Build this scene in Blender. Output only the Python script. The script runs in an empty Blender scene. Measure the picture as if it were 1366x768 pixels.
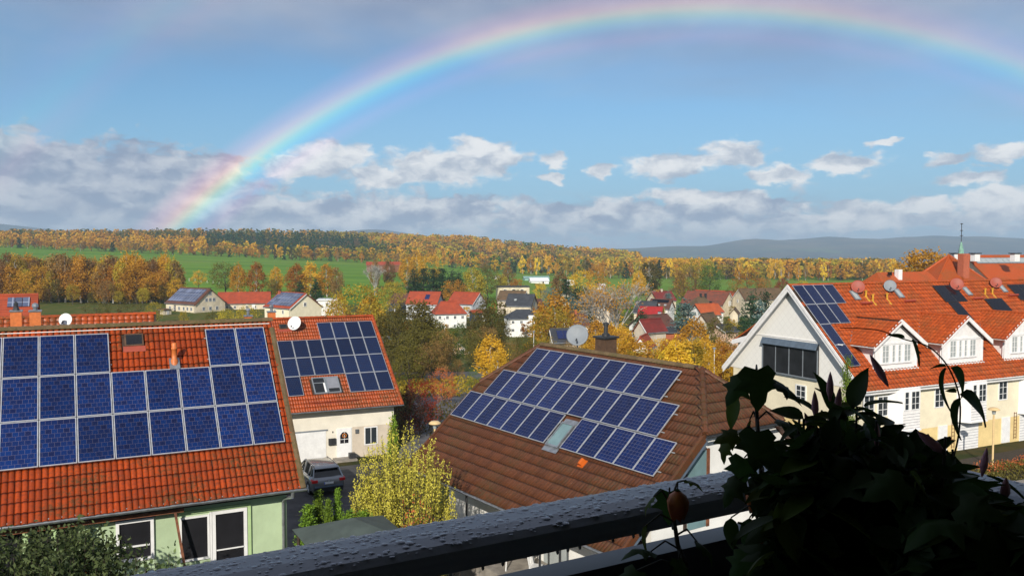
import bpy, math, random
import numpy as np
from mathutils import Vector, Matrix
random.seed(7); rng = np.random.default_rng(7)
sc = bpy.context.scene
COL = sc.collection
PI = math.pi
R = math.radians

# ------------------------------------------------------------------ camera
CAMZ = 13.6
FPX, HOR = 1135.0, 333.0
PITCH = math.atan((384 - HOR) / FPX)
cd = bpy.data.cameras.new('camera'); cam = bpy.data.objects.new('camera', cd); COL.objects.link(cam)
cam.location = (0, 0, CAMZ); cam.rotation_euler = (PI / 2 - PITCH, 0, 0)
cd.sensor_width = 36; cd.lens = FPX / 1366 * 36; cd.clip_start = 0.05; cd.clip_end = 40000
sc.camera = cam
sc.view_settings.view_transform = 'Standard'; sc.view_settings.look = 'None'
sc.view_settings.exposure = 0.0; sc.view_settings.gamma = 1
sc.cycles.max_bounces = 5; sc.cycles.diffuse_bounces = 2; sc.cycles.glossy_bounces = 2
sc.cycles.transparent_max_bounces = 6; sc.cycles.volume_bounces = 0

def ray(px, py):
    c, s = math.cos(PITCH), math.sin(PITCH)
    x, d, u = (px - 683) / FPX, 1.0, (384 - py) / FPX
    return Vector((x, d * c + u * s, -d * s + u * c))
def at(px, py, Y):
    r = ray(px, py); return Vector((0, 0, CAMZ)) + r * (Y / r.y)
def azel(px, py):
    r = ray(px, py).normalized(); return math.degrees(math.atan2(r.x, r.y)), math.degrees(math.asin(r.z))

# ------------------------------------------------------------------ sun and sky
SUN_AZ, SUN_EL = 10.5, 26.5           # direction the light travels to; elevation of the sun behind the viewer
ld = bpy.data.lights.new('sun', 'SUN'); sun = bpy.data.objects.new('sun', ld); COL.objects.link(sun)
ld.energy = 5.0; ld.angle = R(0.53); ld.color = (1.0, 0.93, 0.82)
sdir = Vector((math.sin(R(SUN_AZ)) * math.cos(R(SUN_EL)), math.cos(R(SUN_AZ)) * math.cos(R(SUN_EL)), -math.sin(R(SUN_EL))))
sun.rotation_euler = sdir.to_track_quat('-Z', 'Y').to_euler()

class NT:
    """small helper to write node trees"""
    def __init__(s, tree): s.t = tree; s.n = tree.nodes; s.l = tree.links
    def new(s, typ, **kw):
        n = s.n.new(typ)
        for k, v in kw.items(): setattr(n, k, v)
        return n
    def put(s, inp, v):
        if hasattr(v, 'is_output') or isinstance(v, bpy.types.NodeSocket): s.l.new(v, inp)
        else: inp.default_value = v
    def m(s, op, a, b=0.0, c=0.0, clamp=False):
        n = s.new('ShaderNodeMath', operation=op); n.use_clamp = clamp
        s.put(n.inputs[0], a); s.put(n.inputs[1], b); s.put(n.inputs[2], c); return n.outputs[0]
    def vm(s, op, a, b=(0, 0, 0), c=(0, 0, 0)):
        n = s.new('ShaderNodeVectorMath', operation=op)
        s.put(n.inputs[0], a); s.put(n.inputs[1], b)
        if len(n.inputs) > 2 and op == 'MULTIPLY_ADD': s.put(n.inputs[2], c)
        return n
    def ss(s, v, a, b, o0=0.0, o1=1.0):
        n = s.new('ShaderNodeMapRange', interpolation_type='SMOOTHSTEP')
        s.put(n.inputs[0], v); n.inputs[1].default_value = a; n.inputs[2].default_value = b
        n.inputs[3].default_value = o0; n.inputs[4].default_value = o1; return n.outputs[0]
    def noise(s, vec, scale, detail=2.0, rough=0.5, dist=0.0):
        n = s.new('ShaderNodeTexNoise'); n.inputs['Scale'].default_value = scale
        n.inputs['Detail'].default_value = detail; n.inputs['Roughness'].default_value = rough
        n.inputs['Distortion'].default_value = dist
        if vec is not None: s.l.new(vec, n.inputs['Vector'])
        return n.outputs['Fac']
    def mix(s, f, a, b, blend='MIX'):
        n = s.new('ShaderNodeMix', data_type='RGBA', blend_type=blend)
        s.put(n.inputs[0], f); s.put(n.inputs[6], a if isinstance(a, bpy.types.NodeSocket) else tuple(a) + (1,) * (4 - len(a)))
        s.put(n.inputs[7], b if isinstance(b, bpy.types.NodeSocket) else tuple(b) + (1,) * (4 - len(b))); return n.outputs[2]
    def ramp(s, v, stops):
        n = s.new('ShaderNodeValToRGB'); s.put(n.inputs[0], v); e = n.color_ramp.elements
        while len(e) < len(stops): e.new(0.5)
        for k, (p, c) in enumerate(stops): e[k].position = p; e[k].color = tuple(c) + (1,)
        return n.outputs[0]

def build_world():
    w = bpy.data.worlds.new('World'); sc.world = w; w.use_nodes = True
    N = NT(w.node_tree); N.n.clear()
    out = N.new('ShaderNodeOutputWorld'); bg = N.new('ShaderNodeBackground'); bg.inputs[1].default_value = 0.1
    N.l.new(bg.outputs[0], out.inputs[0])
    sky = N.new('ShaderNodeTexSky', sky_type='NISHITA'); sky.sun_disc = False
    sky.sun_elevation = R(SUN_EL); sky.sun_rotation = R(SUN_AZ + 180); sky.dust_density = 0.6; sky.ozone_density = 2.5; sky.altitude = 300
    g = N.new('ShaderNodeTexCoord').outputs['Generated']
    sp = N.new('ShaderNodeSeparateXYZ'); N.l.new(g, sp.inputs[0])
    az = N.m('MULTIPLY', N.m('ARCTAN2', sp.outputs[0], sp.outputs[1]), 57.2958)
    el = N.m('MULTIPLY', N.m('ARCSINE', sp.outputs[2]), 57.2958)
    cb = N.new('ShaderNodeCombineXYZ'); N.l.new(az, cb.inputs[0]); N.l.new(el, cb.inputs[1]); q = cb.outputs[0]
    # the texture is looked up in stretched coordinates: clouds near the horizon are flatter
    q1 = N.vm('MULTIPLY', q, (0.30, 0.62, 1)).outputs[0]
    base = sky.outputs[0]
    # soften the sky blue a little toward the photograph's pale cyan near the horizon
    base = N.mix(1.0, base, (0.66, 0.92, 1.06), 'MULTIPLY')
    low = N.ss(el, 0.0, 13.0, 0.75, 0.0)
    base = N.mix(low, base, (2.6, 4.7, 7.0))
    # warp for puffy outlines
    wn = N.new('ShaderNodeTexNoise'); wn.inputs['Scale'].default_value = 1.9; wn.inputs['Detail'].default_value = 4
    N.l.new(q1, wn.inputs['Vector'])
    warp = N.vm('MULTIPLY_ADD', wn.outputs['Color'], (3.0, 1.7, 0), (-1.5, -0.85, 0)).outputs[0]
    qw = N.vm('ADD', q, warp).outputs[0]
    def blobs(lst):
        cur = None
        for (x, y, rx, ry) in lst:
            a, e = azel(x, y); rx /= 19.8; ry /= 19.8
            v = N.vm('MULTIPLY_ADD', qw, (1 / rx, 1 / ry, 0), (-a / rx, -e / ry, 0)).outputs[0]
            d = N.vm('LENGTH', v).outputs[1]
            cur = d if cur is None else N.m('SMOOTH_MIN', cur, d, 0.25)
        return N.m('SUBTRACT', 1.0, cur)
    def puff(vec):
        vo = N.new('ShaderNodeTexVoronoi', feature='F1'); vo.inputs['Scale'].default_value = 1.5; vo.inputs['Detail'].default_value = 2.0
        vo.inputs['Roughness'].default_value = 0.55; vo.inputs['Lacunarity'].default_value = 2.3; vo.normalize = True
        N.l.new(vec, vo.inputs['Vector'])
        return N.m('ADD', N.m('MULTIPLY', N.m('SUBTRACT', 1.0, vo.outputs['Distance']), 0.45), N.m('MULTIPLY', N.noise(vec, 1.25, 7, 0.56), 0.62))
    q2 = N.vm('MULTIPLY', q, (0.36, 0.62, 1)).outputs[0]
    q2 = N.vm('ADD', q2, N.vm('MULTIPLY_ADD', wn.outputs['Color'], (0.5, 0.5, 0), (-.25, -.25, 0)).outputs[0]).outputs[0]
    n1r = puff(q2); na = N.noise(q2, 0.95, 7, 0.55); nb = N.noise(N.vm('ADD', q2, (-0.16, 0.42, 0)).outputs[0], 0.95, 7, 0.55)
    n1 = N.m('MULTIPLY_ADD', n1r, 1.5, -0.32)
    relief = N.m('ADD', N.m('SUBTRACT', na, nb), N.m('MULTIPLY', N.m('SUBTRACT', n1r, 0.62), 0.25))
    # high lavender-grey rain cloud
    nt = N.noise(N.vm('MULTIPLY', q, (0.035, 0.09, 1)).outputs[0], 1.0, 5, 0.55, 0.6)
    elt = N.m('ADD', el, N.m('MULTIPLY', N.m('SUBTRACT', nt, 0.5), 13.0))
    azs = N.m('MULTIPLY', N.ss(az, 0, 32), 2.4)
    top = N.ss(N.m('ADD', elt, azs), 9.0, 17.5)
    c = N.mix(N.m('MULTIPLY', top, 0.86), base, N.mix(N.ss(N.noise(q1, 0.22, 4), .3, .7), (2.8, 3.3, 4.6), (5.1, 5.3, 6.0)))
    # thin streaks low over the horizon
    qs = N.vm('MULTIPLY', q, (0.16, 0.75, 1)).outputs[0]
    st = N.ss(N.noise(qs, 1.5, 7, 0.6), 0.42, 0.60)
    band = N.m('MULTIPLY', N.ss(el, -1.0, 0.6), N.ss(el, 4.2, 2.0))
    azf = N.m('ADD', 0.35, N.m('MULTIPLY', N.ss(az, 30, 0), 0.55))
    c = N.mix(N.m('MULTIPLY', N.m('MULTIPLY', st, band), azf), c, N.mix(N.ss(relief, -0.05, 0.08), (3.0, 3.6, 4.7), (5.6, 6.0, 6.6)))
    # grey cumulus bank on the left and along the horizon
    d1 = blobs([(30, 235, 130, 34), (0, 205, 46, 30), (130, 255, 170, 52), (230, 235, 80, 34), (60, 280, 220, 30),
                (340, 290, 190, 26), (560, 285, 200, 26), (800, 290, 190, 25), (960, 275, 110, 22), (1010, 300, 140, 20)])
    a1 = N.ss(N.m('ADD', d1, N.m('MULTIPLY', N.m('SUBTRACT', n1, N.ss(az, -14, 6, 0.46, 0.56)), 2.1)), -0.05, 0.42)
    lit1 = N.ss(relief, -0.16, 0.20)
    litl = N.m('MULTIPLY', lit1, N.m('ADD', 0.62, N.m('MULTIPLY', N.ss(az, -25, -8), 0.45)))
    c = N.mix(N.m('MULTIPLY', a1, 0.92), c, N.mix(litl, (2.9, 3.5, 4.8), (8.0, 8.1, 8.3)))
    c = N.mix(N.ss(el, 2.6, 0.0, 0.0, 0.45), c, (5.2, 6.1, 7.2))
    # separate white cumulus puffs
    d2 = blobs([(440, 210, 52, 22), (400, 222, 60, 16), (510, 236, 62, 16), (590, 222, 82, 26), (640, 205, 44, 20), (655, 212, 50, 20),
                (738, 214, 18, 13), (736, 238, 20, 7), (798, 231, 18, 12), (900, 222, 56, 17), (985, 203, 44, 20), (1035, 233, 34, 14),
                (1128, 218, 46, 15), (1140, 282, 56, 17), (1232, 275, 44, 12), (1150, 298, 40, 9), (1240, 297, 56, 12), (1340, 272, 52, 22),
                (1268, 214, 26, 9), (1345, 204, 34, 11), (1300, 238, 36, 11), (1300, 300, 60, 11), (1180, 188, 22, 6), (920, 262, 70, 12)])
    a2 = N.ss(N.m('ADD', d2, N.m('MULTIPLY', N.m('SUBTRACT', n1, 0.53), 1.5)), -0.08, 0.42)
    lit2 = N.ss(relief, -0.20, 0.16)
    c = N.mix(N.m('MULTIPLY', a2, 0.93), c, N.mix(lit2, (4.2, 4.8, 5.8), (9.0, 9.0, 9.0)))
    # rainbow: light added by angle from the antisolar point
    dt = N.vm('DOT_PRODUCT', N.vm('NORMALIZE', g).outputs[0], tuple(sdir)).outputs[1]
    ang = N.m('MULTIPLY', N.m('ARCCOSINE', dt), 57.2958)
    P = lambda dgr: (dgr - 38.0) / 18.0
    k = 0.92
    rb = [(39.4, (0, 0, 0)), (40.15, (.75, .15, .60)), (40.65, (.05, .35, .9)), (41.05, (.0, 1.4, 1.6)), (41.42, (.8, 2.4, 1.0)),
          (41.78, (3.0, 2.4, .35)), (42.15, (3.3, 1.20, .35)), (42.6, (1.7, .28, .30)), (43.5, (0, 0, 0)),
          (49.3, (.0, 0, 0)), (50.5, (.42, .10, .12)), (51.6, (.06, .42, .36)), (53.0, (.14, .08, .32)), (54.5, (0, 0, 0))]
    rbc = N.ramp(N.m('DIVIDE', N.m('SUBTRACT', ang, 38.0), 18.0, clamp=True), [(P(a), tuple(x * 0.40 for x in cc)) for a, cc in rb])
    st = N.m('ADD', N.ss(az, 34, -8, 0.50, 0.85), N.ss(el, 11, 0, 0.0, 1.1))
    up = N.m('MULTIPLY', st, N.m('MULTIPLY', N.ss(el, -1, 0.5), 2.5 * k))
    rv = N.vm('SCALE', rbc); N.put(rv.inputs[3], up)
    # light scattered inside the bow makes the sky there slightly paler
    ins = N.ss(ang, 42.2, 39.0, 0.0, 0.35)
    insc = N.vm('SCALE', (0.55, 0.55, 0.6)); N.put(insc.inputs[3], ins)
    tot = N.vm('ADD', N.vm('ADD', c, rv.outputs[0]).outputs[0], insc.outputs[0]).outputs[0]
    # below the horizon: plain dull ground light
    tot2 = N.mix(N.ss(el, -3.0, -0.5), (1.2, 1.2, 1.0), tot)
    N.l.new(tot2, bg.inputs[0])
    w.cycles.sampling_method = 'MANUAL'; w.cycles.sample_map_resolution = 512
build_world()

# ------------------------------------------------------------------ materials
MATS = {}
def nm(name):
    m = bpy.data.materials.new(name); m.use_nodes = True; N = NT(m.node_tree)
    MATS[name] = m; return m, N, N.n['Principled BSDF']
def plain(name, col, rough=0.7, var=0.12, scale=3.0, metal=0.0, bump=0.0, col2=None, spec=0.5, coat=0.0, bscale=None):
    """paint, plaster, metal: base colour with worn, uneven variation in object space"""
    m, N, b = nm(name)
    co = N.new('ShaderNodeTexCoord').outputs['Object']
    n = N.noise(co, scale, 6, 0.62)
    c2 = col2 if col2 else tuple(x * (1 - 2.2 * var) for x in col)
    c1 = tuple(min(1, x * (1 + var)) for x in col)
    N.l.new(N.mix(N.ss(n, 0.32, 0.68), c2, c1), b.inputs['Base Color'])
    b.inputs['Roughness'].default_value = rough; b.inputs['Metallic'].default_value = metal
    b.inputs['Specular IOR Level'].default_value = spec
    if coat: b.inputs['Coat Weight'].default_value = coat
    if bump:
        bn = N.new('ShaderNodeBump'); bn.inputs['Strength'].default_value = bump; bn.inputs['Distance'].default_value = 0.02
        N.l.new(N.noise(co, bscale or scale * 8, 5, 0.6), bn.inputs['Height']); N.l.new(bn.outputs[0], b.inputs['Normal'])
    return m
def tile_mat(name, col, dark, moss=(0.10, 0.09, 0.03), mossamt=0.5, rough=0.42, streak=1.0):
    m, N, b = nm(name)
    tc = N.new('ShaderNodeTexCoord'); geo = N.new('ShaderNodeNewGeometry').outputs['Position']
    at_ = N.new('ShaderNodeAttribute', attribute_name='v').outputs['Fac']
    oi = N.new('ShaderNodeObjectInfo').outputs['Random']
    rnd = N.m('FRACT', N.m('ADD', at_, oi))
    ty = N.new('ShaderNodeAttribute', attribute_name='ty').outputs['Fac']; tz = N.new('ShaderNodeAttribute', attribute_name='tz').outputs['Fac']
    big = N.noise(geo, 0.55, 5, 0.6); fine = N.noise(geo, 9.0, 6, 0.7)
    c = N.mix(N.ss(rnd, 0, 1), tuple(x * .80 for x in col), tuple(min(1, x * 1.10) for x in col))
    c = N.mix(N.m('MULTIPLY', N.ss(fine, 0.42, 0.75), 0.75 * streak), c, dark)
    c = N.mix(N.m('MULTIPLY', N.m('MULTIPLY', N.ss(big, 0.42, 0.64), N.ss(fine, 0.38, 0.6)), mossamt), c, moss)
    seam_dark = N.m('MAXIMUM', N.m('MULTIPLY', N.ss(ty, .80, .97), .85), N.m('MULTIPLY', N.ss(tz, .42, .02), .80)); seam_dark = N.m('MULTIPLY', seam_dark, N.m('GREATER_THAN', ty, 0.0001))  # darker toward each tile's upper end and along its valleys
    c = N.mix(N.m('MULTIPLY', seam_dark, streak), c, tuple(x * .45 for x in dark))
    sp = N.ss(N.noise(geo, 26.0, 2, 0.5), 0.74, 0.80)
    c = N.mix(N.m('MULTIPLY', sp, 0.7), c, (0.5, 0.5, 0.42))
    N.l.new(c, b.inputs['Base Color'])
    N.l.new(N.ss(fine, 0.3, 0.8, rough - .08, rough + .3), b.inputs['Roughness'])
    b.inputs['Specular IOR Level'].default_value = 0.35
    bn = N.new('ShaderNodeBump'); bn.inputs['Strength'].default_value = 0.35; bn.inputs['Distance'].default_value = 0.015
    N.l.new(fine, bn.inputs['Height']); N.l.new(bn.outputs[0], b.inputs['Normal'])
    return m
def farroof_mat(name, col, dark):
    """roofs too far off for single tiles: courses and rolls as fine relief"""
    m, N, b = nm(name)
    co = N.new('ShaderNodeTexCoord').outputs['Object']
    n = N.noise(co, 0.8, 6, 0.65); f = N.noise(co, 6, 3, 0.6)
    c = N.mix(N.ss(n, 0.35, 0.68), dark, col); c = N.mix(N.ss(f, 0.3, 0.7, 0, 0.4), c, dark)
    N.l.new(c, b.inputs['Base Color']); b.inputs['Roughness'].default_value = 0.75
    wv = N.new('ShaderNodeTexWave', wave_type='BANDS', bands_direction='Z'); wv.inputs['Scale'].default_value = 1.3; wv.inputs['Distortion'].default_value = 0.4
    N.l.new(co, wv.inputs['Vector'])
    bn = N.new('ShaderNodeBump'); bn.inputs['Strength'].default_value = 0.6; bn.inputs['Distance'].default_value = 0.06
    N.l.new(wv.outputs['Fac'], bn.inputs['Height']); N.l.new(bn.outputs[0], b.inputs['Normal'])
    return m
def panel_mat(name, offset, ca, cb_, mortar, w, h, rows, msize=0.006):
    m, N, b = nm(name)
    co = N.new('ShaderNodeTexCoord').outputs['Object']
    oi = N.new('ShaderNodeObjectInfo')
    br = N.new('ShaderNodeTexBrick'); br.offset = offset; br.squash = 1
    br.inputs['Scale'].default_value = 1; br.inputs['Mortar Size'].default_value = msize; br.inputs['Mortar Smooth'].default_value = 0.3
    br.inputs['Brick Width'].default_value = w / 6; br.inputs['Row Height'].default_value = h / rows; br.inputs['Bias'].default_value = 0
    br.inputs['Color1'].default_value = (*ca, 1); br.inputs['Color2'].default_value = (*cb_, 1); br.inputs['Mortar'].default_value = (*mortar, 1)
    sh = N.vm('ADD', co, (0.0, 0.0, 0)).outputs[0]
    N.l.new(sh, br.inputs['Vector'])
    vor = N.new('ShaderNodeTexVoronoi'); vor.inputs['Scale'].default_value = 60
    N.l.new(co, vor.inputs['Vector'])
    cr = N.mix(N.m('MULTIPLY', vor.outputs['Color'], 0.35), br.outputs['Color'], (0.5, 0.5, 0.5), 'SOFT_LIGHT')
    hs = N.new('ShaderNodeHueSaturation'); N.l.new(cr, hs.inputs['Color'])
    N.put(hs.inputs['Value'], N.ss(oi.outputs['Random'], 0, 1, 0.8, 1.25))
    N.l.new(hs.outputs[0], b.inputs['Base Color'])
    b.inputs['Roughness'].default_value = 0.10; b.inputs['Specular IOR Level'].default_value = 0.28
    return m
def leaf_mat(name, c1, c2, trans=0.25, var=0.25, rough=0.6):
    m, N, b = nm(name)
    v = N.new('ShaderNodeAttribute', attribute_name='v').outputs['Fac']
    oi = N.new('ShaderNodeObjectInfo').outputs['Random']
    c = N.mix(v, c1, c2)
    hs = N.new('ShaderNodeHueSaturation'); N.l.new(c, hs.inputs['Color'])
    N.put(hs.inputs['Hue'], N.ss(oi, 0, 1, 0.5 - var * 0.015, 0.5 + var * 0.06)); N.put(hs.inputs['Value'], N.ss(oi, 0, 1, 1 - var, 1 + var * .8))
    N.l.new(hs.outputs[0], b.inputs['Base Color']); b.inputs['Roughness'].default_value = rough
    b.inputs['Specular IOR Level'].default_value = 0.25
    if trans:
        tr = N.new('ShaderNodeBsdfTranslucent'); N.l.new(hs.outputs[0], tr.inputs[0])
        mx = N.new('ShaderNodeMixShader'); mx.inputs[0].default_value = trans
        N.l.new(b.outputs[0], mx.inputs[1]); N.l.new(tr.outputs[0], mx.inputs[2])
        N.l.new(mx.outputs[0], N.n['Material Output'].inputs[0])
    return m
def glass_mat(name, col=(0.02, 0.025, 0.03), rough=0.08):
    m, N, b = nm(name)
    co = N.new('ShaderNodeTexCoord').outputs['Object']
    N.l.new(N.mix(N.noise(co, 2, 3), col, tuple(x * 2.2 for x in col)), b.inputs['Base Color'])
    b.inputs['Roughness'].default_value = rough; b.inputs['Specular IOR Level'].default_value = 0.6
    return m

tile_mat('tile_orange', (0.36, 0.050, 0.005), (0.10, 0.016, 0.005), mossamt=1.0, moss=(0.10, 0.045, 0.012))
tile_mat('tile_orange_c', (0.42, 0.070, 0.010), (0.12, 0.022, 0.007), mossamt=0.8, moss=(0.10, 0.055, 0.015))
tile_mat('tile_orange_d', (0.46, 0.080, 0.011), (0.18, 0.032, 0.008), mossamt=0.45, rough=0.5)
tile_mat('tile_brown', (0.115, 0.038, 0.015), (0.042, 0.017, 0.008), mossamt=0.6, moss=(0.07, 0.052, 0.02), rough=0.5)
tile_mat('tile_new_orange', (0.65, 0.13, 0.012), (0.5, 0.09, 0.01), mossamt=0.0, streak=.3)
tile_mat('ridge_moss', (0.15, 0.10, 0.05), (0.06, 0.045, 0.02), mossamt=0.8, rough=0.8)
farroof_mat('roof_red', (0.42, 0.065, 0.018), (0.27, 0.045, 0.016))
farroof_mat('roof_orange', (0.50, 0.10, 0.02), (0.36, 0.07, 0.018))
farroof_mat('roof_brown', (0.15, 0.055, 0.032), (0.09, 0.04, 0.026))
farroof_mat('roof_darkred', (0.22, 0.025, 0.018), (0.13, 0.02, 0.015))
farroof_mat('roof_grey', (0.055, 0.06, 0.07), (0.03, 0.033, 0.04))
farroof_mat('roof_moss', (0.16, 0.09, 0.04), (0.09, 0.06, 0.03))
panel_mat('cells_offset', 0.5, (0.003, 0.022, 0.115), (0.006, 0.010, 0.048), (0.11, 0.10, 0.15), 0.96, 1.54, 10, 0.0035)
panel_mat('cells_grid', 0.0, (0.003, 0.014, 0.080), (0.005, 0.010, 0.052), (0.12, 0.125, 0.19), 0.96, 1.46, 10, 0.004)
panel_mat('cells_grid_c', 0.5, (0.003, 0.014, 0.055), (0.007, 0.012, 0.040), (0.06, 0.065, 0.11), 0.96, 1.70, 10, 0.005)
panel_mat('cells_dark', 0.0, (0.006, 0.014, 0.05), (0.008, 0.012, 0.04), (0.06, 0.07, 0.12), 0.96, 1.82, 10, 0.004)
panel_mat('cells_black', 0.0, (0.006, 0.006, 0.010), (0.008, 0.008, 0.012), (0.012, 0.012, 0.016), 0.96, 1.82, 10, 0.003)
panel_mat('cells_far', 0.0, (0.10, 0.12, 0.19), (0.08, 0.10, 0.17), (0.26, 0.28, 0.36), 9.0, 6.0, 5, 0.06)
plain('alu', (0.55, 0.56, 0.58), 0.4, 0.08, 5, metal=0.5)
plain('zinc', (0.36, 0.38, 0.40), 0.35, 0.15, 4, metal=0.7)
plain('white_plaster', (0.80, 0.79, 0.75), 0.85, 0.04, 1.2, bump=0.25)
plain('cream_plaster', (0.76, 0.71, 0.60), 0.85, 0.04, 1.0, bump=0.25)
plain('yellow_plaster', (0.76, 0.58, 0.27), 0.85, 0.05, 1.0, bump=0.2)
plain('lightcream_plaster', (0.80, 0.72, 0.53), 0.85, 0.04, 1.0, bump=0.2)
plain('green_plaster', (0.44, 0.56, 0.35), 0.85, 0.05, 1.0, bump=0.3)
plain('greentrim', (0.42, 0.58, 0.28), 0.8, 0.05, 2)
plain('peach_plaster', (0.75, 0.50, 0.36), 0.85, 0.05, 1.0)
plain('tan_plaster', (0.58, 0.50, 0.40), 0.85, 0.06, 1.0)
plain('grey_plaster', (0.50, 0.52, 0.55), 0.85, 0.06, 1.0)
plain('oldcream_plaster', (0.66, 0.57, 0.42), 0.85, 0.10, 0.7)
plain('slate_wall', (0.05, 0.065, 0.09), 0.7, 0.1, 2)
plain('white_paint', (0.80, 0.80, 0.79), 0.45, 0.04, 3)
plain('white_wood', (0.82, 0.80, 0.78), 0.6, 0.04, 3, bump=0.1)
plain('brown_wood', (0.20, 0.07, 0.03), 0.7, 0.2, 6)
plain('dark_wood', (0.05, 0.03, 0.02), 0.7, 0.2, 6)
plain('orange_wood', (0.55, 0.16, 0.03), 0.6, 0.2, 6)
plain('brick_red', (0.45, 0.12, 0.06), 0.85, 0.15, 8, bump=0.3)
plain('terracotta', (0.62, 0.17, 0.04), 0.5, 0.08, 6)
plain('chimney_brown', (0.10, 0.055, 0.03), 0.7, 0.15, 5, bump=0.3)
plain('dark_metal', (0.03, 0.032, 0.035), 0.5, 0.15, 5)
plain('copper_green', (0.22, 0.42, 0.32), 0.6, 0.15, 3)
plain('dish_grey', (0.20, 0.225, 0.25), 0.55, 0.06, 2)
plain('dish_white', (0.78, 0.78, 0.76), 0.5, 0.04, 2)
plain('dish_red', (0.32, 0.055, 0.028), 0.55, 0.08, 2)
plain('yellow_pipe', (0.60, 0.33, 0.03), 0.5, 0.1, 6)
plain('lamp_tan', (0.72, 0.52, 0.26), 0.5, 0.05, 3)
plain('car_paint', (0.25, 0.255, 0.265), 0.25, 0.03, 1, metal=0.55, coat=0.8)
plain('car_black', (0.012, 0.012, 0.014), 0.35, 0.05, 3)
plain('tyre', (0.02, 0.02, 0.02), 0.85, 0.1, 6)
plain('tail_red', (0.55, 0.015, 0.015), 0.25, 0.05, 5)
plain('plate_white', (0.8, 0.8, 0.8), 0.5, 0.02, 3)
plain('plate_blue', (0.02, 0.06, 0.5), 0.5, 0.02, 3)
plain('asphalt', (0.055, 0.055, 0.058), 0.85, 0.18, 1.2, bump=0.5, bscale=30)
plain('road_grey', (0.13, 0.13, 0.135), 0.85, 0.15, 0.8, bump=0.4, bscale=20)
plain('paving', (0.30, 0.27, 0.23), 0.85, 0.15, 1.5, bump=0.4)
plain('rail_wood', (0.028, 0.029, 0.032), 0.7, 0.12, 5)
plain('balcony_plaster', (0.42, 0.40, 0.36), 0.9, 0.06, 1.5)
plain('tarp_green', (0.065, 0.085, 0.075), 0.75, 0.12, 1.2, bump=0.2)
plain('bark', (0.07, 0.055, 0.04), 0.9, 0.25, 8)
plain('birch_bark', (0.48, 0.46, 0.42), 0.8, 0.25, 12)
plain('soil', (0.04, 0.028, 0.018), 0.95, 0.2, 8)
plain('turquoise', (0.05, 0.35, 0.38), 0.6, 0.1, 2)
plain('pale_green_sheet', (0.25, 0.42, 0.38), 0.5, 0.1, 1)
plain('blue_grey_trim', (0.10, 0.135, 0.18), 0.6, 0.08, 3)
plain('solar_thermal', (0.022, 0.024, 0.028), 0.3, 0.15, 1.2)
plain('petal_pink', (0.62, 0.30, 0.36), 0.6, 0.1, 12)
plain('petal_orange', (0.40, 0.17, 0.02), 0.6, 0.15, 14, col2=(0.35, 0.06, 0.02))
glass_mat('window_glass'); glass_mat('door_glass', (0.012, 0.012, 0.014))
glass_mat('sky_glass', (0.10, 0.16, 0.17), 0.12); glass_mat('curtain_glass', (0.22, 0.24, 0.24), 0.15)
glass_mat('clear_dark', (0.008, 0.009, 0.01), 0.05); plain('blind_grey', (0.22, 0.23, 0.26), 0.6, 0.05, 3)
L1 = dict(
    gold=((0.74, 0.39, 0.035), (0.43, 0.21, 0.020)), yellow=((0.82, 0.52, 0.04), (0.58, 0.33, 0.03)),
    orange=((0.58, 0.245, 0.028), (0.33, 0.135, 0.020)), olive=((0.19, 0.155, 0.028), (0.085, 0.075, 0.018)),
    green=((0.13, 0.19, 0.030), (0.06, 0.095, 0.02)), conifer=((0.032, 0.070, 0.024), (0.014, 0.034, 0.014)),
    spruceblue=((0.14, 0.21, 0.19), (0.055, 0.10, 0.09)), bronze=((0.34, 0.185, 0.060), (0.18, 0.105, 0.040)),
    red=((0.42, 0.050, 0.022), (0.17, 0.035, 0.018)), thuja=((0.19, 0.29, 0.022), (0.065, 0.12, 0.013)),
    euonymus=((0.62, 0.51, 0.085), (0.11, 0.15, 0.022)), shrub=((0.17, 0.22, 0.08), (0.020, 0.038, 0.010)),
    dark=((0.075, 0.03, 0.02), (0.03, 0.018, 0.014)), yolive=((0.52, 0.37, 0.035), (0.27, 0.20, 0.026)),
    barberry=((0.62, 0.10, 0.05), (0.30, 0.11, 0.04)), house=((0.030, 0.060, 0.012), (0.016, 0.032, 0.008)), housel=((0.07, 0.10, 0.014), (0.03, 0.055, 0.012)))
for k_, (a_, b_) in L1.items():
    leaf_mat('leaf_' + k_, a_, b_, trans=0.0 if k_ in ('conifer', 'spruceblue', 'thuja') else (0.40 if k_.startswith('house') else 0.30))
def M(n): return MATS[n]

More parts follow.
